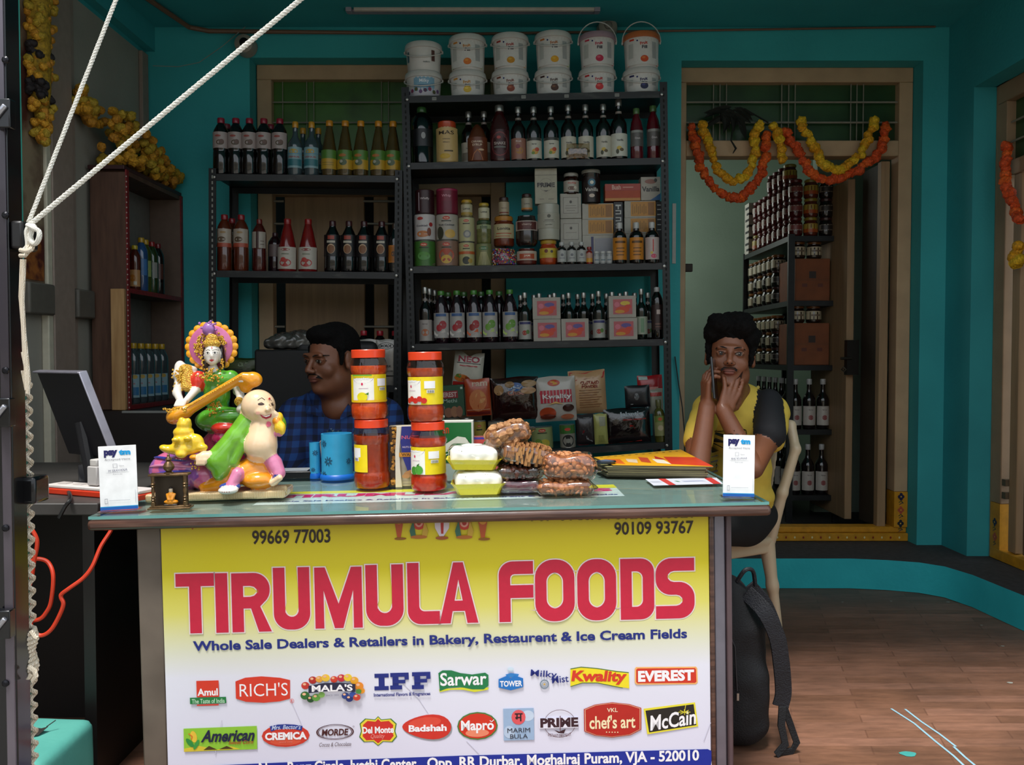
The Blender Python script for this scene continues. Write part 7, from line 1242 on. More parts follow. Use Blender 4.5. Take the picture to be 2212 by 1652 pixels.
# man in yellow -----------------------------------------------------------------
pb = thing('person', 'young man in yellow and black shirt holding a phone to his ear', 'person', T=M.Translation((.82, 3.06, 0))); IB = pb.matrix_basis.inverted()
def B(px, py, D): return tuple(IB @ P(px, py, D))
YS = mat('#dcbc4a', .8, 0, .06, 20, 0, .3, 40); BS = mat('#131318', .8, 0, .1, 30); SB_ = skin('#7d4c33'); LB = mat('#7a4438', .5); SHB = mat('#0e0e12', .85)
bp_ = [('e', 0, B(1597, 915, 3.0), (.13, .095, .13), {'wr': (.002, 60)}), ('e', 0, B(1600, 1010, 3.03), (.108, .1, .14), {'wr': (.003, 55)}), ('c', 0, B(1532, 880, 2.97), B(1660, 884, 3.0), .05, .055, {'k': .03}), ('c', 0, B(1580, 862, 3.0), B(1606, 862, 3.01), .05, .05, {'k': .04}),
       ('e', 2, B(1600, 1110, 3.1), (.13, .13, .085), {'k': .02}), ('e', 0, B(1602, 1070, 3.05), (.115, .11, .06), {'k': .03}),
       ('c', 0, B(1526, 885, 2.95), B(1508, 948, 2.83), .047, .05, {'wr': (.002, 70)}), ('c', 0, B(1674, 890, 2.98), B(1660, 945, 2.87), .052, .056, {'wr': (.002, 70)}), ('c', 1, B(1660, 868, 2.955), B(1663, 936, 2.85), .046, .052, {'k': .01}),
       ('c', 3, B(1508, 940, 2.84), B(1508, 1009, 2.735), .042, .036, {'k': .006}), ('c', 3, B(1660, 938, 2.88), B(1626, 1010, 2.735), .043, .036, {'k': .006}),
       ('c', 2, B(1575, 1128, 3.1), B(1430, 1128, 2.86), .078, .062, {'k': .03}), ('c', 2, B(1610, 1132, 3.05), B(1500, 1134, 2.72), .08, .062, {'k': .03}), ('c', 3, B(1430, 1128, 2.86), B(1415, 1330, 2.9), .05, .04, {}), ('c', 3, B(1500, 1134, 2.72), B(1470, 1330, 2.78), .05, .04, {}),
       ('c', 3, B(1415, 1330, 2.9), tuple(IB @ V((.44, 2.95, .06))), .04, .032, {}), ('c', 3, B(1470, 1330, 2.78), tuple(IB @ V((.53, 2.85, .06))), .04, .032, {}), ('c', 3, tuple(IB @ V((.44, 2.95, .04))), tuple(IB @ V((.3, 2.82, .03))), .036, .026, {}), ('c', 3, tuple(IB @ V((.53, 2.85, .04))), tuple(IB @ V((.4, 2.7, .03))), .036, .026, {})]
o1 = sdf(bp_, .0045, [YS, BS, SHB, SB_], 'torso', pb, k=.02)
HT = IB @ M.Translation(P(1577, 768, 2.9)) @ M.Rotation(R(-14), 4, 'Z') @ M.Rotation(R(-4), 4, 'X') @ M.Rotation(R(3), 4, 'Y') @ M.Scale(.97, 4)
fine = xf(head(0, 1, 2), HT)
fine += [('c', 0, tuple(HT @ V((0, .02, -.08))), B(1592, 858, 3.0), .048, .056, {'k': .03})]
fine += [('c', 0, B(1508, 1009, 2.735), B(1527, 876, 2.80), .036, .026, {'k': .01}), ('c', 0, B(1626, 1010, 2.735), B(1563, 888, 2.79), .036, .026, {'k': .01})]
fine += hand(0, B(1527, 873, 2.80), (-.02, .12, 1), (1, .15, .05), 1, (.35, .55, .55), (.22, .05, -.12, -.26), .84)
fine += hand(0, B(1563, 886, 2.79), (.42, .25, .86), (-.2, .95, -.1), -1, (.12, .18, .2), (-.0, -.02, .04, -.42), .86, (.4, .6, .5))
o2 = sdf(fine, .0026, [SB_, HM, LB], 'head', pb, k=.01)
hb = join([o1, o2], 'body', pb)
fa = face(None) + [('P', [(-.027, -.052), (-.018, -.046), (0, -.0475), (.018, -.046), (.027, -.052), (.026, -.06), (.012, -.0525), (-.012, -.0525), (-.026, -.06)], FM_['d'])]
HX = sdf(xf(head(0, 1, 2), HT), .003, [SB_], 'tmp', None); g = art(fa, eps=.00025); project(g, HX.data, HT, parent=pb, off=.0009, name='face_detail', far=.14)
STB = mat('#2a1710', .9, 0, .3, 200)
g = G(); art([('P', [(-.046, -.055), (-.042, -.08), (-.03, -.1), (0, -.112), (.03, -.1), (.042, -.08), (.046, -.055), (.036, -.07), (.026, -.084), (.014, -.088), (0, -.086), (-.014, -.088), (-.026, -.084), (-.036, -.07)], STB)], g); project(g, HX.data, HT, parent=pb, off=.0007, name='stubble', far=.14); bpy.data.objects.remove(HX)
hr = [('e', 0, (0, .03, .075), (.088, .1, .062)), ('e', 0, (0, .055, .02), (.084, .075, .085)), ('e', 0, (-.03, -.045, .1), (.05, .045, .036)), ('e', 0, (.035, -.045, .095), (.045, .045, .036)), ('e', 0, (-.06, -.02, .075), (.035, .05, .04)), ('e', 0, (.065, -.01, .065), (.032, .05, .045)), ('e', 0, (-.05, -.03, .118), (.035, .04, .025)), ('e', 0, (.02, -.02, .13), (.05, .05, .022)),
      ('c', 0, (-.073, -.02, .03), (-.071, -.03, -.03), .014, .007), ('c', 0, (.073, -.02, .03), (.071, -.03, -.03), .014, .007)]
rn = random.Random(11)
for i in range(70):
    a, b = rn.uniform(0, 6.28), rn.uniform(.15, 1.4); c = V((.088 * math.cos(a) * math.sin(b), .03 + .1 * math.sin(a) * math.sin(b), .07 + .07 * math.cos(b)))
    if c.y < -.02 and c.z < .085: continue
    hr.append(('e', 0, tuple(c), (rn.uniform(.008, .017),) * 3))
hr = [q + ({'k': .008, 'wr': (.0025, 260)},) for q in hr]
sdf(xf(hr, HT), .0035, [HM], 'hair', pb, k=.01)
th = thing('phone', 'dark mobile phone held to the ear by the man in yellow', 'phone', T=M.Translation(P(1543, 818, 2.80)) @ M.Rotation(R(68), 4, 'Z') @ M.Rotation(R(8), 4, 'Y') @ M.Rotation(R(-6), 4, 'X')); g = G(); g.box(-.034, -.004, -.07, .034, .004, .07, mat('#121214', .2, 0, .05, 20, .5)); g.out('phone_body', th, bevel=.003); g = G(); g.box(-.031, .0041, -.066, .031, .0045, .066, mat('#2a2420', .08)); g.out('screen', th)
# shirt print
def sp(px, py): p = P(px, py, 2.9); return (p.x, p.z)
it = []
def sl(pts, t=.0028): it.append(('L', [sp(*p) for p in pts], t, '#2a2418'))
sl([(1534, 928), (1560, 921), (1590, 921), (1612, 929), (1614, 938)]); it.append(('T', 'FOR THE', *sp(1574, 934), 72 * .00157, 14 * .00157, '#2a2418', {'b': .03})); it.append(('T', 'WILD', *sp(1556, 953), 36 * .00157, 10 * .00157, '#2a2418', {'b': .03}))
for k in range(6): y = 965 + k * 11; sl([(1538 - k, y), (1550, y - 4), (1562 - k, y + 3)], .006 if k % 2 else .003)
sl([(1532, 1012), (1548, 996), (1560, 1010), (1545, 1018)]); sl([(1528, 1000), (1532, 1018)])
project(art(it, eps=.0003), hb.data, IB @ M.Translation((0, 2.9, 0)), parent=pb, off=.0025, name='shirt_print', far=.5)
g = G(); cpts = [IB @ P(*p) for p in ((1560, 866, 2.93), (1574, 876, 2.92), (1598, 872, 2.925), (1620, 852, 2.95), (1638, 836, 3.0))]; g.tube(cpts, .006, mat('#c9b25a', .8), 8); g.out('collar', pb)
# man in blue check -------------------------------------------------------------
pa = thing('person', 'man in blue checked shirt with short black hair and moustache, looking left', 'person', T=M.Translation((-.6, 3.2, 0))); IA = pa.matrix_basis.inverted()
def A(px, py, D): return tuple(IA @ P(px, py, D))
SA = skin('#74462f'); PLD = plaid(); TRS = mat('#15161c', .8)
bp_ = [('e', 0, A(735, 950, 3.22), (.19, .13, .17), {'wr': (.003, 45)}), ('e', 0, A(738, 1040, 3.22), (.18, .15, .17), {'wr': (.004, 40)}), ('c', 0, A(645, 893, 3.18), A(822, 893, 3.24), .062, .065, {'k': .05}), ('c', 0, A(700, 868, 3.2), A(750, 868, 3.22), .058, .058, {'k': .05}), ('e', 1, A(738, 1120, 3.26), (.18, .17, .1), {}),
       ('c', 0, A(636, 905, 3.17), A(622, 1010, 3.08), .064, .056, {'wr': (.003, 60)}), ('c', 0, A(622, 1010, 3.08), A(640, 1040, 2.98), .055, .05, {}), ('c', 2, A(640, 1040, 2.98), A(600, 1030, 2.8), .036, .028, {}), ('c', 0, A(836, 905, 3.24), A(850, 1010, 3.15), .064, .056, {'wr': (.003, 60)}), ('c', 2, A(850, 1020, 3.13), A(790, 1032, 2.9), .04, .028, {}),
       ('c', 1, A(700, 1120, 3.22), A(640, 1120, 2.85), .085, .065, {}), ('c', 1, A(775, 1120, 3.22), A(730, 1125, 2.82), .085, .065, {}), ('c', 1, A(640, 1120, 2.85), tuple(IA @ V((-.76, 2.9, .08))), .06, .045, {}), ('c', 1, A(730, 1125, 2.82), tuple(IA @ V((-.58, 2.88, .08))), .06, .045, {}), ('c', 1, tuple(IA @ V((-.76, 2.9, .05))), tuple(IA @ V((-.8, 2.74, .04))), .045, .035, {}), ('c', 1, tuple(IA @ V((-.58, 2.88, .05))), tuple(IA @ V((-.6, 2.72, .04))), .045, .035, {})]
bp_ += [('e', -1, A(715, 868, 3.08), (.05, .06, .05), {'op': '-', 'k': .02})][:0]
o1 = sdf(bp_, .0065, [PLD, TRS, SA], 'torso', pa, k=.03)
HA = IA @ M.Translation(P(714, 775, 3.12)) @ M.Rotation(R(-33), 4, 'Z') @ M.Rotation(R(6), 4, 'X') @ M.Scale(1.04, 4)
fine = xf(head(0, 1, 2), HA) + [('c', 0, tuple(HA @ V((0, .02, -.08))), A(722, 872, 3.2), .056, .064, {'k': .03}), ('e', 0, A(728, 885, 3.135), (.055, .04, .045), {'k': .03}), ('e', 0, tuple(HA @ V((0, -.02, -.1))), (.05, .05, .03), {'k': .03})]
fine += hand(0, A(600, 1030, 2.8), (-.35, -1, -.1), (0, .1, -1), -1, (.2, .3, .3), size=.95) + hand(0, A(790, 1032, 2.9), (-.5, -1, -.1), (0, .1, -1), 1, (.2, .3, .3), size=.95)
o2 = sdf(fine, .0028, [SA, HM, LB], 'head', pa, k=.01)
hb = join([o1, o2], 'body', pa)
fa = face(None) + [('P', [(-.036, -.062), (-.028, -.048), (-.012, -.0405), (0, -.043), (.012, -.0405), (.028, -.048), (.036, -.062), (.022, -.055), (0, -.0535), (-.022, -.055)], FM_['d'])]
project(art(fa, eps=.00025), hb.data, HA, parent=pa, off=.0009, name='face_detail', far=.14)
hr = [('e', 0, (0, .03, .05), (.08, .094, .078)), ('e', 0, (0, .065, .0), (.076, .055, .07)), ('e', 0, (0, -.03, .088), (.062, .05, .034)), ('c', 0, (-.074, -.015, .04), (-.073, -.022, -.015), .013, .006), ('c', 0, (.074, -.015, .04), (.073, -.022, -.015), .013, .006)]
hr = [q + ({'k': .012, 'wr': (.0012, 300)},) for q in hr]
sdf(xf(hr, HA), .004, [HM], 'hair', pa, k=.012)
# collar and open placket
g = G(); BLC = PLD
for pts in (((665, 848, 3.12), (672, 872, 3.075), (700, 895, 3.07)), ((752, 846, 3.17), (752, 872, 3.11), (735, 900, 3.08))):
    q = [IA @ P(*p) for p in pts]; d_ = V((0, -.004, -.03)); g.add([q[0], q[1], q[2], q[2] + V((.0, .0, -.01)), q[1] + V((-.02 if pts[0][0] < 700 else .02, .01, -.035)), q[0] + V((-.02 if pts[0][0] < 700 else .02, .02, -.025))], [(0, 1, 4, 5), (1, 2, 3, 4)], BLC)
g.out('collar', pa, kind='stuff')
oc = thing('office_chair', 'black high backed chair behind the man in the blue checked shirt', 'chair', T=M.Translation((-.57, 3.36, -.0)))
BK_ = mat('#0c0c0e', .6, 0, .1, 20)
sdf([('b', 0, (-.16, .22, .84), (.17, .035, .325), {'rd': .03})], .012, [BK_], 'backrest', oc); sdf([('b', 0, (0, -.06, .38), (.23, .24, .04), {'rd': .03})], .012, [BK_], 'seat', oc)
g = G(); g.lathe([(.025, .06), (.025, .35)], mat('#2a2a2c', .4, .5), 12, c=(0, -.05, 0)); g.out('column', oc); g = G(); g.box(-.02, .15, .38, .02, .2, .6, BK_); g.out('back_bracket', oc)
for i in range(5): a = i * 1.2566; g = G(); g.tube([(0, -.05, .08), (.26 * math.cos(a), -.05 + .26 * math.sin(a), .05)], .018, mat('#2a2a2c', .4, .5), 8); g.ball((.26 * math.cos(a), -.05 + .26 * math.sin(a), .026), .025, BK_, 8); g.out('foot', oc)
# backpack beside the counter -----------------------------------------------------
bk = thing('backpack', 'black backpack leaning on the right end of the counter below the cream chair', 'backpack', T=M.Translation((.655, 2.4, 0)))
CV = mat('#0d0d12', .75, 0, .25, 30, 0, .5, 250); CV2 = mat('#15171f', .6, 0, .2, 30, 0, .5, 250)
sdf([('b', 0, (-.03, .03, .20), (.095, .08, .2), {'rd': .07, 'wr': (.004, 40)}), ('e', 0, (-.045, .03, .38), (.075, .07, .1), {}), ('b', 0, (.0, .0, .13), (.06, .06, .11), {'rd': .05, 'wr': (.003, 50)})], .006, [CV], 'bag_body', bk, k=.04)
def strap(pts, w_, name, m):
    g = G(); pts = [V(p) for p in pts]; vs = []; n = len(pts)
    for i, p in enumerate(pts):
        t = (pts[min(n - 1, i + 1)] - pts[max(0, i - 1)]).normalized(); s = t.cross(V((0, 1, .15))).normalized() * w_ / 2
        for a, b in ((1, -1), (-1, -1), (-1, 1), (1, 1)): vs.append(p + s * a + V((0, .004 * b, 0)))
    fs = [(i * 4 + k, i * 4 + (k + 1) % 4, (i + 1) * 4 + (k + 1) % 4, (i + 1) * 4 + k) for i in range(n - 1) for k in range(4)] + [(3, 2, 1, 0), tuple((n - 1) * 4 + k for k in range(4))]
    g.add(vs, fs, m); return g.out(name, bk, bevel=.001)
strap(run_([(.0, -.02, .44), (.04, -.055, .40), (.075, -.06, .33), (.09, -.055, .25), (.098, -.05, .17), (.09, -.05, .13)]), .045, 'shoulder_strap', CV2)
strap(run_([(.03, .06, .44), (.08, .06, .38), (.115, .05, .28), (.125, .03, .18), (.105, -.02, .12)]), .04, 'shoulder_strap', CV2)
strap([(.095, -.052, .13), (.09, -.06, .08), (.1, -.065, .03), (.07, -.08, .006)], .02, 'webbing', CV); strap([(.1, -.05, .13), (.118, -.05, .08), (.135, -.055, .03), (.12, -.06, .008), (.08, -.075, .012)], .018, 'webbing', CV)
g = G(); g.tube(run_([(-.02, .0, .465), (.0, -.01, .5), (.025, .0, .495), (.035, .01, .45)]), .006, CV2, 8); g.out('top_loop', bk)
g = G(); g.tube([(-.09, -.045, .42), (-.04, -.06, .3), (-.035, -.068, .18)], .0025, mat('#26262c', .4), 6); g.box(-.037, -.074, .155, -.031, -.07, .175, SIL); g.out('zip', bk)
# ------------------------------------------------------------------ left side of the shop
BRN = spots('#4a3024', '#5f4232', 12, .35, .7, .6, 0, 'noise', (4, 4, .5)); REDB = mat('#7a1a1e', .5, 0, .2, 60); WHD = mat('#b8a8a0', .5); LWD = spots('#a37a4c', '#c29a68', 9, .35, .7, .6, 0, 'noise', (5, 5, .5))
cb = thing('corner_cabinet', 'tall brown open cabinet with red beaded edges in the left corner', 'cabinet', T=M.Identity(4)); xf_, yn, yf = -1.655, 3.69, 4.315
g = G(); g.box(XL + .022, yn, .87, xf_, yn + .02, 1.89, BRN); g.out('side_panel', cb, bevel=.002)
g = G(); g.box(XL + .022, yf - .02, .87, xf_, yf, 1.89, mat('#6f5c50', .6)); g.out('side_panel', cb, bevel=.002)
g = G(); g.box(XL + .016, yn + .02, .87, XL + .022, yf - .02, 1.89, mat('#74706a', .7)); g.out('back_panel', cb)
for z in (.87, 1.375, 1.88): g = G(); g.box(XL + .022, yn + .0201, z, xf_ - .002, yf - .0201, z + .02, BRN); g.out('shelf', cb, bevel=.001)
g = G(); g.box(XL + .018, yn - .01, 1.9, xf_, yf, 1.918, mat('#3a1c1e', .5)); g.out('top_board', cb, bevel=.002)
g = G()
for y in (yn, yf - .02): g.box(xf_, y - .002, .87, xf_ + .006, y + .02, 1.9, REDB)
for z in (.87, 1.375): g.box(xf_, yn + .02, z, xf_ + .006, yf - .02, z + .02, REDB)
g.out('red_edging', cb)
g = G(); z = .88
while z < 1.89: g.ball((xf_ + .005, yn - .002, z), (.003, .003, .004), WHD, 5); z += .022
g.out('bead_row', cb, kind='stuff')
g = G(); g.box(xf_ - .062, yn - .02, .87, xf_ - .004, yn - .001, 1.39, LWD); g.out('timber_batten', cb, bevel=.002)
# cabinet stands on a dark counter unit along the wall
g = G(); g.box(XL + .05, 3.64, .144, -1.43, 4.3, .868, mat('#211a17', .5)); cu = thing('low_cabinet', 'dark low cabinet carrying the brown corner cabinet', 'cabinet', T=M.Identity(4)); g.out('cabinet_body', cu, bevel=.004); g = G(); g.box(-1.66, 3.638, .86, -1.43, 3.66, .869, mat('#8d8d88', .5)); g.out('edge_strip', cu)
def cabput(K, px, py, X, lab):
    Y = X * F / (px - 1106); z = P(px, py, Y).z; return K.put(M.Translation((X, Y, z)), lab)
def cabZ(K, Y, X, z, lab): K.put(M.Translation((X, Y, z)), lab)
zz1 = 1.3956
cabZ(Kind('juice_bottle', 'bottle', 'pet', .2, .026, LQ('#4a1a10'), PL('#b8a01c'), [('E', 0, .5, .5, .6, '#a8641c'), ('R', .2, .1, .7, .3, '#b8b0a0')], '#a87a4a', (.08, .45), capr=.5), 3.84, -1.685, zz1, 'small brown bottle with yellow cap, nearest on the corner cabinet shelf')
for i, (Y, X, c, cc, lc, lab) in enumerate(((3.9, -1.75, '#5a2a14', '#a05a1a', '#6a3a1a', 'reddish bottle with orange cap at the back of the corner cabinet shelf'), (3.92, -1.69, '#2a4a7a', '#b08a1c', '#3a6aa0', 'blue labelled bottle with yellow cap behind the nearest cabinet bottle'), (3.99, -1.70, '#3f4a1c', '#b8901c', '#8a9a5a', 'green bottle with yellow cap and pale label in the corner cabinet'), (4.06, -1.70, '#2a3a1c', '#8a1c1c', '#8a8a84', 'dark green bottle with red cap and white label in the corner cabinet'), (4.13, -1.70, '#1a1414', '#6a1418', '#4a2a22', 'black bottle with dark red cap, farthest in the corner cabinet'))):
    cabZ(Kind('squash_bottle', 'bottle', 'pet', .245, .028, LQ(c), PL(cc), [('R', -.4, .3, .4, .5, '#3a3a34')], lc, (.3, .6), capr=.5), Y, X, zz1, lab)
KV = Kind('vinegar_bottle', 'bottle', 'pet', .27, .03, LQ('#3a4448'), PL('#b8901c'), [('R', -1.2, .1, 1.2, .45, '#2f6e98'), ('T', 'VENUS', 0, .6, 1.3, .22, '#a03a32'), ('E', .6, .9, .4, .3, '#b0923a')], '#8aa8b0', (.1, .48), capr=.5)
for i in range(6): cabZ(KV, 3.75 + i * .078, -1.692, .8906, 'clear vinegar bottle with yellow cap in the corner cabinet, %s from the front' % ['first', 'second', 'third', 'fourth', 'fifth', 'sixth'][i])
# marigolds ------------------------------------------------------------------
def flower_mesh(c, r, nm='flower'):
    g = G(); m = mat(c, .75, 0, .3, 150); k = len(g.v); g.ball((0, 0, 0), (r, r, r * .8), m, 12)
    g.v = [tuple(V(p) * (1 + .16 * math.sin(7 * math.atan2(p[1], p[0]) + 300 * p[2] / 3))) for p in g.v]; return g.mesh(nm, 60)
FM = {c: flower_mesh(c, .0205) for c in ('#d99a12', '#e0b21c', '#e0601a', '#cf4c18', '#b07818', '#a88a22')}
def garland(name, lab, pts, cols, rad=1.0, step=.026, jit=.008, group='marigold garlands', T=None, end=None):
    t = thing(name, lab, 'garland', T=T or M.Identity(4), group=group); rn = random.Random(len(pts) * 7 + int(pts[0][0] * 100)); P_ = [V(p) for p in pts]; acc = 0; last = P_[0]
    for a, b in zip(P_[:-1], P_[1:]):
        L = (b - a).length; s = step - acc
        while s < L:
            q = a.lerp(b, s / L) + V([rn.uniform(-jit, jit) for _ in range(3)]); clone(FM[rn.choice(cols)], 'flower', t, M.Translation(q) @ M.Rotation(rn.uniform(0, 6.28), 4, V((rn.uniform(-1, 1), rn.uniform(-1, 1), .3))) @ M.Scale(rad * rn.uniform(1.0, 1.4), 4)); s += step
        acc = L - (s - step)
    g = G(); g.tube([tuple(p) for p in P_], .0015, mat('#3a4a22', .8), 5); g.out('string', t); return t
def W3(pl, D): return [tuple(P(x, y, D)) for x, y in pl]
Yg, Or = ['#d99a12', '#e0b21c'], ['#e0601a', '#cf4c18']; DG = 4.385
garland('marigold_garland', 'orange garland swag hanging at the left of the open doorway', W3([(1490, 263), (1500, 300), (1503, 322), (1510, 350), (1525, 385), (1545, 408), (1570, 422), (1598, 432), (1620, 410), (1640, 385), (1652, 345), (1656, 300), (1652, 282)], DG), Or)
garland('marigold_garland', 'yellow garland swag inside the orange one, left of the open doorway', W3([(1512, 262), (1522, 290), (1535, 320), (1545, 350), (1560, 378), (1582, 392), (1606, 385), (1622, 365), (1630, 325), (1634, 285), (1640, 262)], DG - .02), Yg)
garland('marigold_garland', 'short yellow garland hanging straight at the middle of the doorway', W3([(1668, 262), (1680, 285), (1688, 315), (1690, 340), (1683, 352)], DG - .02), Yg)
garland('marigold_garland', 'orange garland swag at the right of the open doorway', W3([(1690, 270), (1702, 297), (1718, 318), (1733, 345), (1748, 368), (1768, 388), (1790, 392), (1812, 384), (1832, 378), (1855, 368), (1876, 352), (1895, 332), (1908, 305), (1914, 268)], DG), Or)
garland('marigold_garland', 'yellow garland swag above the orange one, right of the open doorway', W3([(1728, 252), (1733, 278), (1748, 298), (1760, 318), (1772, 345), (1790, 362), (1812, 368), (1840, 350), (1858, 335), (1870, 315), (1880, 290), (1892, 258)], DG - .02), Yg)
garland('marigold_garland', 'orange garland hanging on the frame of the door in the right wall', [tuple(P(x, y, D)) for x, y, D in ((2172, 306, 3.92), (2168, 345, 3.92), (2172, 385, 3.9), (2182, 415, 3.88), (2192, 450, 3.85), (2205, 480, 3.8))], Or)
garland('marigold_garland', 'short yellow garland beside the right wall door at the picture edge', [tuple(P(x, y, D)) for x, y, D in ((2203, 520, 3.84), (2195, 550, 3.85), (2190, 575, 3.85), (2208, 560, 3.8))], Yg)
# dried mango leaf sprig over the door
lv = thing('leaf_sprig', 'dried dark leaf sprig hanging over the doorway transom', 'leaves', T=M.Translation(P(1575, 235, 4.38))); LM = mat('#0f140c', .8)
rn = random.Random(8)
def leaf(L, w_):
    g = G(); g.add([(0, 0, 0), (w_, -.004, -L * .3), (w_ * .8, -.004, -L * .7), (0, .002, -L), (-w_ * .8, -.004, -L * .7), (-w_, -.004, -L * .3), (0, .004, -L * .5)], [(0, 1, 6), (1, 2, 6), (2, 3, 6), (3, 4, 6), (4, 5, 6), (5, 0, 6)], LM); return g.mesh('leaf')
LF = leaf(.09, .012)
for i in range(22): a = rn.uniform(-1.5, 1.5); clone(LF, 'leaf', lv, M.Translation((rn.uniform(-.05, .06), rn.uniform(-.006, .006), rn.uniform(-.03, .01))) @ M.Rotation(a, 4, 'Y') @ M.Rotation(rn.uniform(-.5, .5), 4, 'Z') @ M.Scale(rn.uniform(.8, 1.5), 4))
g = G(); g.tube([(0, 0, 0), (.02, -.004, -.1), (.01, -.004, -.16), (.035, -.004, -.2), (.02, -.004, -.225)], [.006, .005, .004, .006, .002], LM, 6); g.tube([(-.05, 0, -.02), (.08, 0, .0), (.2, 0, -.07)], .004, LM, 6); g.out('stem', lv)
# heaped garland on top of the corner cabinet
hp = thing('marigold_heap', 'heap of amber marigold garlands lying on top of the corner cabinet', 'garland', T=M.Identity(4)); rn = random.Random(21); FH = ['#b07818', '#c08a1c', '#a88a22']; FM['#c08a1c'] = flower_mesh('#c08a1c', .0205); k = 0
for i in range(262):
    t = rn.random(); Y = 3.66 + t * .62; wt = .17 - .0 * t; zt_h = 2.16 - t * .18 + rn.uniform(-.01, .02); z = 1.935 + rn.random() ** .8 * (zt_h - 1.935); x = XL + .03 + rn.uniform(0, wt)
    if z < 1.99 or x > XL + wt * .75 or z > zt_h - .06: clone(FM[rn.choice(FH)], 'flower', hp, M.Translation((x, Y, z)) @ M.Rotation(rn.uniform(0, 6), 4, V((rn.uniform(-1, 1), rn.uniform(-1, 1), 1))) @ M.Scale(rn.uniform(.9, 1.2), 4))
for i in range(30): t = i / 30; clone(FM[rn.choice(FH)], 'flower', hp, M.Translation((XL + .03 + rn.uniform(0, .05), 3.54 + t * .12 + rn.uniform(-.01, .01), 2.17 - t * .05 + rn.uniform(-.05, .03))) @ M.Scale(1.2, 4))
# thick garland and weathered board at the far left edge
bd = thing('weathered_board', 'weathered painted board with rust red stains behind the hanging garland', 'board', T=M.Identity(4)); g = G(); g.box(XL + .001, 3.175, 1.38, XL + .02, 3.333, 2.6, spots('#4a2218', '#8a7a62', 6, .42, .6, .7, .3, 'noise', (3, 1, 1))); g.out('board', bd, bevel=.004); g = G(); g.box(XL + .0205, 3.2, 1.39, XL + .022, 3.32, 1.55, spots('#4a140c', '#9a5a22', 18, .4, .6, .7)); g.out('rust_patch', bd)
tg = thing('hanging_garland', 'thick yellow flower garland with dark bands hanging on the board at the left edge', 'garland', T=M.Translation((XL + .05, 3.26, 0))); rn = random.Random(5); DKF = flower_mesh('#1c1416', .0205)
g = G(); g.tube([(.0, 0, 2.64), (0, 0, 2.3), (0, .005, 2.1), (0, .01, 1.95)], [.042, .042, .036, .016], mat('#9a7a18', .8, 0, .35, 80, 0, .8, 90), 12); g.out('garland_core', tg)

for i in range(240):
    z = 2.62 - i * .003; y_ = 770 - (z - 1.1) / 3.26 * F
    if z < 1.9: break
    dark = (2.22 < z < 2.27) or (2.07 < z < 2.14); w_ = .04 if z > 2.05 else .04 * max(.35, (z - 1.85) / .2)
    clone(DKF if dark else FM[rn.choice(['#b07818', '#a88a22', '#c08a1c'])], 'flower', tg, M.Translation((rn.uniform(-.02, .035), rn.uniform(-w_, w_) * 1.3, z)) @ M.Rotation(rn.uniform(0, 6), 4, 'Y') @ M.Scale(.8, 4))
# desk, screen, power strip ----------------------------------------------------
DT = .735; dk = thing('desk', 'dark desk at the left behind the rope, under the computer screen', 'desk', T=M.Identity(4)); DKM = mat('#120f0e', .45, 0, .2, 10); DPM = mat('#17110f', .6, 0, .2, 6)
g = G(); g.box(-1.75, 2.12, DT - .03, -1.03, 2.95, DT, mat('#3d3a38', .5, 0, .15, 12)); g.out('desk_top', dk, bevel=.003); g = G(); g.box(-1.74, 2.58, .0, -1.06, 2.6, DT - .03, DPM); g.out('back_panel', dk)
for x in (-1.74, -1.09): g = G(); g.box(x, 2.16, 0, x + .03, 2.93, DT - .0305, DKM); g.out('side_panel', dk)
def dtop(px, py): D = (HC - DT) * F / (py - 770); p = P(px, py, D); p.z = DT; return p
mo = thing('computer_screen', 'dark computer screen with silver edge turned away, tilted on the desk', 'monitor', T=M.Translation((-1.2, 2.48, DT + .001)) @ M.Rotation(R(62), 4, 'Z'))
q = [P(108, 812, 2.42), P(178, 802, 2.30), P(252, 985, 2.30), P(140, 985, 2.5)]

ax = (P(250, 990, 2.32) - P(178, 806, 2.32)); dn = ax.normalized(); sd = V((-.85, .52, 0)); nn = dn.cross(sd).normalized(); o0 = P(178, 806, 2.32); Wm, Hm = .22, ax.length
Tm_ = M(((sd.x, nn.x, -dn.x, o0.x), (sd.y, nn.y, -dn.y, o0.y), (sd.z, nn.z, -dn.z, o0.z), (0, 0, 0, 1))); Lm = mo.matrix_basis.inverted() @ Tm_
g = G(); g.box(0, -.0, -Hm, Wm, .008, 0, mat('#16151a', .35), Lm); g.out('screen_panel', mo, bevel=.002)
g = G(); g.box(-.006, -.012, -Hm, -.0001, .012, .006, mat('#a8a6b4', .3, .5), Lm); g.box(0, -.012, .0001, Wm, .012, .006, mat('#8a8894', .3, .5), Lm); g.out('silver_rim', mo, bevel=.002)
bz = Lm @ V((Wm * .5, 0, -Hm)); g = G(); g.tube([Lm @ V((Wm * .5, .01, -Hm * .6)), (bz.x, bz.y, .03), (bz.x, bz.y, .003)], .018, mat('#1a1a1e', .4), 10); g.lathe([(0, 0), (.09, 0), (.09, .008), (0, .01)], mat('#1a1a1e', .4), 24, c=(bz.x, bz.y, 0)); g.out('screen_stand', mo)
p1, p2 = dtop(98, 1068), dtop(222, 1078); d = (p2 - p1); Lp = d.length + .12; st = thing('power_strip', 'orange and white power strip lying at the desk front', 'power strip', T=M.Translation(p1 + V((0, 0, .0005))) @ M.Rotation(math.atan2(d.y, d.x), 4, 'Z'))
g = G(); g.box(0, 0, 0, Lp, .06, .016, mat('#c8371c', .4)); g.out('lower_case', st, bevel=.003); g = G(); g.box(0.002, .002, .0162, Lp - .002, .058, .026, mat('#d8d0cc', .4)); g.out('upper_case', st, bevel=.003)
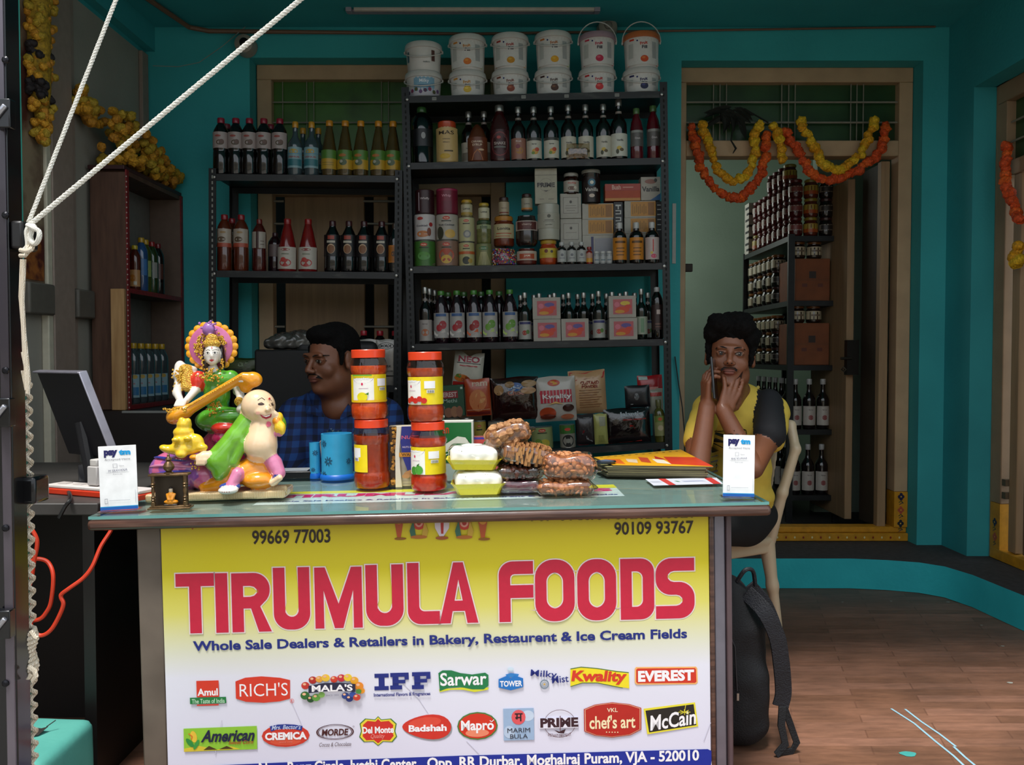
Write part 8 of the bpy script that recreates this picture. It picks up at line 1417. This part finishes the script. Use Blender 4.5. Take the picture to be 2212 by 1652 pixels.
for i in range(4): g = G(); g.box(.02 + i * .055, .02, .0262, .05 + i * .055, .045, .028, mat('#b8b0ac', .5)); g.out('socket', st, bevel=.001)
th = thing('plug_adapter', 'white plug adapter standing on the power strip', 'adapter', T=st.matrix_basis @ M.Translation((.135, .012, .0285))); g = G(); g.box(0, 0, 0, .034, .035, .05, mat('#b8b4b2', .45)); g.box(.005, .004, .05, .03, .03, .068, mat('#c8c4c0', .45)); g.out('adapter_body', th, bevel=.003)
g = G(); g.tube(run_([dtop(62, 1062) + V((0, 0, .004)), P(75, 1052, 2.25), P(110, 1048, 2.3), P(140, 1052, 2.35), P(152, 1075, 2.13), P(140, 1095, 2.1), P(128, 1118, 2.1)]), .005, mat('#121214', .4), 8); tag(g.out('black_cable'), 'black cable looping over the edge of the desk', 'cable')
th = thing('desk_clutter', 'tilted dark phone stand behind the power strip', 'stand', T=M.Translation(dtop(195, 1050))); g = G(); g.box(-.05, .0, 0, .05, .05, .006, mat('#1c1c20', .4)); g.box(-.05, 0, .0, .05, .006, .08, mat('#26262c', .3), M.Translation((0, .04, .004)) @ M.Rotation(R(-40), 4, 'X') @ M.Rotation(R(-20), 4, 'Y')); g.out('stand_body', th, bevel=.002)
# red cable under the desk
g = G(); RC = mat('#c8381c', .45)
g.tube(run_([P(x, y, D) for x, y, D in ((245, 1125, 2.14), (240, 1145, 2.13), (218, 1180, 2.1), (200, 1222, 2.08), (180, 1248, 2.07), (150, 1270, 2.06), (134, 1282, 2.06), (132, 1290, 2.06), (137, 1305, 2.06), (128, 1330, 2.06), (112, 1358, 2.06), (95, 1371, 2.06), (80, 1370, 2.06), (68, 1355, 2.06), (62, 1310, 2.06), (60, 1262, 2.07), (58, 1232, 2.08), (68, 1212, 2.08), (85, 1207, 2.08), (105, 1216, 2.08), (115, 1245, 2.07), (110, 1300, 2.07), (98, 1325, 2.07), (85, 1337, 2.07), (62, 1342, 2.07))]), .005, RC, 8)
g.tube(run_([P(x, y, 2.05) for x, y in ((40, 1118), (62, 1135), (78, 1160), (80, 1180), (73, 1215), (68, 1250), (60, 1275))]), .005, RC, 8)
tag(g.out('red_cable'), 'red cable hanging in loops under the counter edge at the left', 'cable')
# things on the lower shelf and floor behind the men
bx_ = thing('storage_box', 'large black box behind the man in the checked shirt, plastic bags on it', 'box', T=M.Translation((-.92, 3.62, .144))); g = G(); g.box(-.14, -.1, 0, .24, .2, .985, mat('#0e0d0e', .6)); g.out('box_body', bx_, bevel=.01)
sb = thing('plastic_sheet_pile', 'crumpled clear grey plastic bags heaped on the black box', 'bags', T=M.Translation((-.9, 3.62, 1.13))); PLG = mat('#4c4a46', .2, 0, .5, 12, .7, 1.0, 40)
sdf([('b', 0, (.03, .03, .025), (.16, .1, .022), {'rd': .015, 'wr': (.003, 140)}), ('e', 0, (-.02, .02, .05), (.1, .08, .025), {'wr': (.003, 170)}), ('e', 0, (.06, .0, .055), (.08, .07, .02), {'wr': (.003, 150), 'rot': (0, 14, 0)}), ('e', 0, (-.08, -.02, .04), (.06, .05, .018), {'wr': (.003, 130), 'rot': (0, -20, 0)})], .005, [PLG], 'bag', sb, k=.015, kind='stuff')
HLm = DL / F
bag('snack_packet', .155, .12, .05, mat('#2a3a1a', .25, 0, .2, 20, .5), [('R', -.07, .07, .07, .11, '#3f4a1c'), ('T', 'ar', .02, .09, .05, .02, '#8a9a7a', {'b': .04}), ('R', -.07, .015, .07, .06, '#3a2a1c')], 3, 'dark green snack packet beside the halo of the goddess statue', T=LR.at(2, 520, .03))
# raised step at the bottom left and its pipe
stp = thing('masonry_step', 'turquoise painted masonry step at the bottom left', 'step', T=M.Identity(4)); STM = wallmat('#3f8d84', '#56a497', 4)
sdf([('b', 0, (-1.22, 1.97, -.06), (.19, .13, .27), {'rd': .025, 'wr': (.002, 20)}), ('b', 0, (-1.2, 1.72, -.2), (.2, .16, .3), {'rd': .02})], .008, [STM], 'step_block', stp, k=.01)
th = thing('dry_leaf', 'curled dark dry leaf lying on the turquoise step', 'leaf', T=M.Translation((-1.13, 1.99, .213)) @ M.Rotation(R(30), 4, 'Z')); g = G(); g.add([(-.03, 0, .004), (-.01, .02, .012), (.02, .012, .004), (.035, 0, .01), (.012, -.018, .0), (-.015, -.02, .008), (0, 0, 0)], [(0, 1, 6), (1, 2, 6), (2, 3, 6), (3, 4, 6), (4, 5, 6), (5, 0, 6)], mat('#1c1a16', .8)); g.tube([(.03, 0, .01), (.05, .004, .02)], .0012, mat('#1c1a16', .8), 5); g.out('leaf_blade', th)
# black steel post with bolts and brackets, rope tied round it
DP = 1.45; px_ = lambda x: (x - 1106) / F * DP
po = thing('steel_post', 'black steel post with bolts at the left edge of the picture', 'post', T=M.Identity(4)); BP_ = mat('#0c0d12', .25, .3, .1, 20, .4); GP_ = mat('#5a525a', .28, .5, .1, 10)
g = G(); g.box(px_(-30), DP, -.5, px_(24), DP + .042, 2.9, BP_); g.out('post_body', po, bevel=.002); g = G(); g.box(px_(3), DP - .004, -.5, px_(22), DP - .0002, 2.9, spots('#39343c', '#8a808c', 2.2, .35, .7, .3, 0, 'noise', (1, 1, .6), .3, .4)); g.out('reflection_strip', po, bevel=.001);  # grey blotched strip paints the reflection on the black front face
for py in (130, 465, 800, 1140, 1475): p = P(13, py, DP - .004); g = G(); g.lathe([(.006, 0), (.006, .003), (.003, .005), (0, .005)], mat('#1a1a20', .3, .6), 10, T=M.Translation(p) @ M.Rotation(R(90), 4, 'X')); g.out('bolt', po)
for py in (248, 890, 1345): p = P(12, py, DP - .01); g = G(); g.box(p.x - .014, p.y - .012, p.z - .024, p.x + .014, p.y + .006, p.z + .024, BP_); g.tube([p + V((-.01, -.014, -.01)), p + V((.008, -.014, .012))], .005, mat('#a8a8b0', .2, .8), 8); g.out('hinge', po, bevel=.003)
g = G(); p = P(58, 1055, 1.5); g.box(p.x - .02, p.y - .02, p.z - .025, p.x + .025, p.y + .03, p.z + .022, BP_); g.out('clamp', po, bevel=.006); g = G(); p = P(48, 510, 1.47); g.box(p.x - .01, p.y - .02, p.z - .024, p.x + .012, p.y + .03, p.z + .024, mat('#100e10', .4)); g.out('clamp', po, bevel=.005)
g = G(); g.box((43 - 1106) / F * 1.52, 1.52, -.5, (49 - 1106) / F * 1.52, 1.53, 2.9, mat('#278577', .6)); tag(g.out('turquoise_pole'), 'thin turquoise pole with the rope wound round it beside the black post', 'pole')
RM_ = spots('#c9b8a0', '#e6dccb', 140, .4, .6, .85, .5, 'wave', (1, 1, 3)); RW = spots('#d8d4c8', '#f6f4ec', 140, .4, .6, .8, .5, 'wave', (1, 1, 3))
rp = thing('rope', 'pale rope tied round the pole, its two ends stretched up to the right', 'rope', T=M.Identity(4))
def twist(a, b, r, m, pitch=.02, name='strand', par=rp):
    a, b = V(a), V(b); L = (b - a).length; n = int(L / pitch * 8); t = (b - a).normalized(); x = t.cross(V((0, 1, 0))).normalized(); y = t.cross(x); g = G()
    for ph in (0, 2.09, 4.19): g.tube([a + t * (L * i / n) + (x * math.cos(ph + i * .785) + y * math.sin(ph + i * .785)) * r * .5 for i in range(n + 1)], r * .56, m, 6)
    g.out(name, par)
kn = P(62, 480, DP - .01)
e1 = P(262, -30, 1.5); e2 = P(690, -35, 1.5); twist(kn, e1, .0036, RW, .018, 'taut_line'); twist(kn + V((.002, 0, -.004)), e2, .0044, RW, .02, 'taut_line')
g = G(); g.tube(run_([P(x, y, D) for x, y, D in ((60, 486, 1.43), (72, 492, 1.42), (84, 500, 1.42), (84, 515, 1.42), (76, 526, 1.425), (66, 518, 1.43), (68, 500, 1.43), (74, 490, 1.43), (66, 488, 1.44), (58, 500, 1.44), (60, 530, 1.44), (50, 542, 1.44))]), .0042, RW, 8); g.tube(run_([P(x, y, D) for x, y, D in ((44, 540, 1.43), (60, 542, 1.425), (70, 534, 1.43), (68, 518, 1.44), (64, 500, 1.44))]), .0038, RM_, 8); g.tube([P(x, y, D) for x, y, D in ((44, 552, 1.43), (54, 552, 1.425), (60, 544, 1.43), (60, 530, 1.44))], .0038, RM_, 8); g.out('knot', rp)
g = G(); g.tube([P(x, y, 1.44) for x, y in ((52, 560), (48, 650), (52, 720), (58, 780), (62, 820), (60, 850), (58, 842), (56, 790), (50, 760))], .0036, RM_, 8); g.tube([P(x, y, 1.445) for x, y in ((48, 560), (45, 640), (50, 700), (53, 760), (58, 800), (54, 835), (50, 800))], .0036, RM_, 8); g.out('loose_end', rp)
g = G(); n = 900; zt = P(50, 830, 1.47).z; g.tube([((53 - 1106) / F * 1.51 + .0032 * math.cos(i * .3), 1.519 + .006 * math.sin(i * .3), zt - i * .0011) for i in range(n)], .0042, RM_, 6); g.out('wound_rope', rp)
g = G(); c0 = P(58, 1400, 1.5)
for k in range(10): g.tube([(c0.x + .012 * math.cos(a) + .003 * math.sin(k), 1.5 + .016 * math.sin(a), c0.z + .03 - k * .008 + .002 * math.sin(a)) for a in [i * .5 for i in range(13)]], .0045, RM_, 7, closed=True)
g.tube([P(x, y, 1.47) for x, y in ((62, 1440), (74, 1448), (78, 1460), (70, 1470), (62, 1466), (70, 1456))], .0045, RM_, 7); g.tube([P(x, y, 1.47) for x, y in ((66, 1362), (76, 1376), (82, 1378))], .004, RM_, 7); g.out('coil', rp)
# ------------------------------------------------------------------ store room rack and goods
X0, Y0 = 1.6, 4.92; sr = thing('slotted_angle_rack', 'dark slotted rack full of jars in the store room behind the doorway', 'shelving', T=M.Identity(4)); LY = .95; SW = .27; ZB = .143
for x in (X0, X0 + SW):
    for y in (Y0, Y0 + LY): g = G(); g.box(x - .018, y - .002, ZB, x + .018, y + .018, 1.8, STEEL); g.out('post', sr)
SZ_ = [1.79, 1.42, 1.05, .68, .3]
for z in SZ_: g = G(); g.box(X0 - .015, Y0, z - .03, X0 + SW + .015, Y0 + LY + .016, z, STEEL); g.out('shelf', sr)
JA = Kind('storage_jar', 'jar', 'squat', .108, .041, JL('#4a1216'), PL('#5a1418'), [('R', -.9, .15, .9, .85, '#7a3a36')], '#9a8a80', (.3, .62), half=120, capr=.88, seg=14)
JB = Kind('storage_jar', 'jar', 'squat', .108, .041, JL('#5a2414'), PL('#8a7a2a'), [('R', -1.5, 0, 1.5, .4, '#a84a1c')], '#a8923a', (.2, .66), half=120, capr=.88, seg=14)
JC = Kind('storage_jar', 'jar', 'squat', .108, .041, JL('#181414'), PL('#3a1a1a'), [('R', -1.0, .15, 1.0, .85, '#2a2422')], '#7a746a', (.3, .62), half=120, capr=.88, seg=14)
JD = Kind('storage_jar', 'jar', 'squat', .1, .044, JL('#2a1a12'), PL('#7a4a1c'), [('R', -.6, .4, .6, .6, '#6a5a4a')], '#b8ac90', (.2, .68), half=130, capr=.9, seg=14)
OR7 = ['first', 'second', 'third', 'fourth', 'fifth', 'sixth', 'seventh']
GS = 'jars stacked in the store room'
for k in range(4):
    z = 1.7915 + k * .109
    if k < 3:
        for j, K in enumerate((JA, JB, JC)): K.put(M.Translation((X0 + .035 + j * .088, Y0 + .05, z)), ['maroon jar', 'yellow labelled jar', 'nearly black jar'][j] + ' at the front of the store room rack top, %s tier' % ['lowest', 'middle', 'upper'][k], GS)
    for r_ in range(1, 8):
        if k == 3 and r_ not in (1, 2, 3, 4): continue
        (JB if (k == 3 and r_ == 1) or (k == 0 and r_ == 7) else JA).put(M.Translation((X0 + .035, Y0 + .05 + r_ * .105, z)), 'maroon jar on the store room rack top, %s behind the front jar, %s tier' % (OR7[r_ - 1], ['lowest', 'second', 'third', 'top'][k]), 'receding maroon jars in the store room')
def pale(px, lev, lab): JD.put(M.Translation(((px - 1106) / F * (Y0 + .06), Y0 + .06, lev)), lab)
BC = mat('#7a4526', .75, 0, .12, 12)
for lev, h, nm in ((1.4205, .245, 'upper'), (1.0505, .245, 'lower')):
    t = thing('cardboard_carton', 'brown cardboard carton, %s one in the store room rack' % nm, 'box', T=M.Translation((X0 + .03, Y0 + .025, lev))); g = G(); g.box(0, 0, 0, .2, .3, h - .002, BC); g.out('carton', t, bevel=.003); art([('R', .08, .13, .12, .17, '#2a1a14'), ('R', .04, .08, .07, .1, '#5a2a1c'), ('R', .13, .08, .16, .1, '#5a2a1c'), ('R', 0, .12, .2, .122, '#5a3a24')], y=-.0003).out('print', t)
    for j in range(2): JD.put(M.Translation((X0 + .06 + j * .095, Y0 + .08, lev + h)), 'pale labelled jar on the %s brown carton, %s one' % (nm, ['left', 'right'][j]), GS)
for lev in (1.4205, 1.0505):
    for r_ in range(6):
        for k in range(3): (JD if k == 2 or r_ % 2 else JC).put(M.Translation((X0 + .035 - (.03 if r_ < 0 else 0), Y0 + .36 + r_ * .1, lev + k * .101)), 'dim jar on the %s store room shelf, %s stack from the front, %s' % ('second' if lev > 1.2 else 'third', OR7[r_], ['lowest', 'middle', 'uppermost'][k]), 'dim jars on the %s shelf of the store room rack' % ('second' if lev > 1.2 else 'third'))
SYR = Kind('syrup_bottle', 'bottle', 'syrup', .29, .036, LQ('#160c0e'), PL('#a8a8a6'), [('E', 0, .4, .4, .4, '#8a4a4a'), ('T', 'Syrup', 0, .8, .7, .2, '#4a3a3a')], '#b3aca4', (.08, .46), capr=.42, seg=14)
for j in range(3): SYR.put(M.Translation((X0 + .045 + j * .08, Y0 + .05, .6805)), 'white capped syrup bottle in the store room front row, %s one' % ['left', 'middle', 'right'][j])
for r_ in range(1, 7): SYR.put(M.Translation((X0 + .04, Y0 + .05 + r_ * .12, .6805)), 'dark syrup bottle along the store room rack, %s behind the front row' % OR7[r_ - 1], 'receding syrup bottles in the store room')
for j in range(3): SYR.put(M.Translation((X0 + .045 + j * .08, Y0 + .06, .3005)), 'dim bottle on the lowest store room shelf, %s of the front row' % ['left', 'middle', 'right'][j])
for r_ in range(1, 7): SYR.put(M.Translation((X0 + .04, Y0 + .06 + r_ * .12, .3005)), 'dim bottle along the lowest store room shelf, %s behind the front row' % OR7[r_ - 1], 'receding bottles on the lowest store room shelf')
th = thing('checked_carton', 'carton with black and white checks at the far end of the rack top', 'box', T=M.Translation((X0 - .01, Y0 + .86, 1.7905))); g = G(); g.box(0, 0, 0, .12, .1, .34, mat('#b8b4aa', .6)); g.out('carton', th); g = G()
for k in range(8): g.box(-.0012, .0, .02 + k * .04, 0, .05 + (k % 2) * .03, .035 + k * .04, mat('#16161a', .6)); g.box((k % 2) * .06, -.0012, .02 + k * .04, .06 + (k % 2) * .06, 0, .035 + k * .04, mat('#16161a', .6))
g.out('print', th, kind='stuff')
# small wall things inside the store room and cable beside the tall rack
g = G(); g.tube([P(1458, 770, 4.3), P(1466, 830, 4.3), P(1474, 880, 4.3), P(1479, 940, 4.3), P(1478, 1010, 4.3)], .003, mat('#0f0f0f', .5), 6); tag(g.out('hanging_cable'), 'thin black cable hanging on the wall right of the tall rack', 'cable')
th = thing('wall_socket', 'small dark socket box on the pale store room wall', 'socket', T=M.Translation(P(1487, 575, 4.9))); g = G(); g.box(-.02, 0, -.03, .025, .03, .015, mat('#3a322a', .6)); g.out('socket_box', th, bevel=.003)
th = thing('paper_notice', 'white paper strip pasted on the wall between tall rack and doorway', 'paper', T=M.Translation(P(1455, 500, YB - .004))); g = G(); g.box(-.006, 0, -.16, .012, .002, .14, mat('#b8bab4', .6)); g.out('sheet', th)
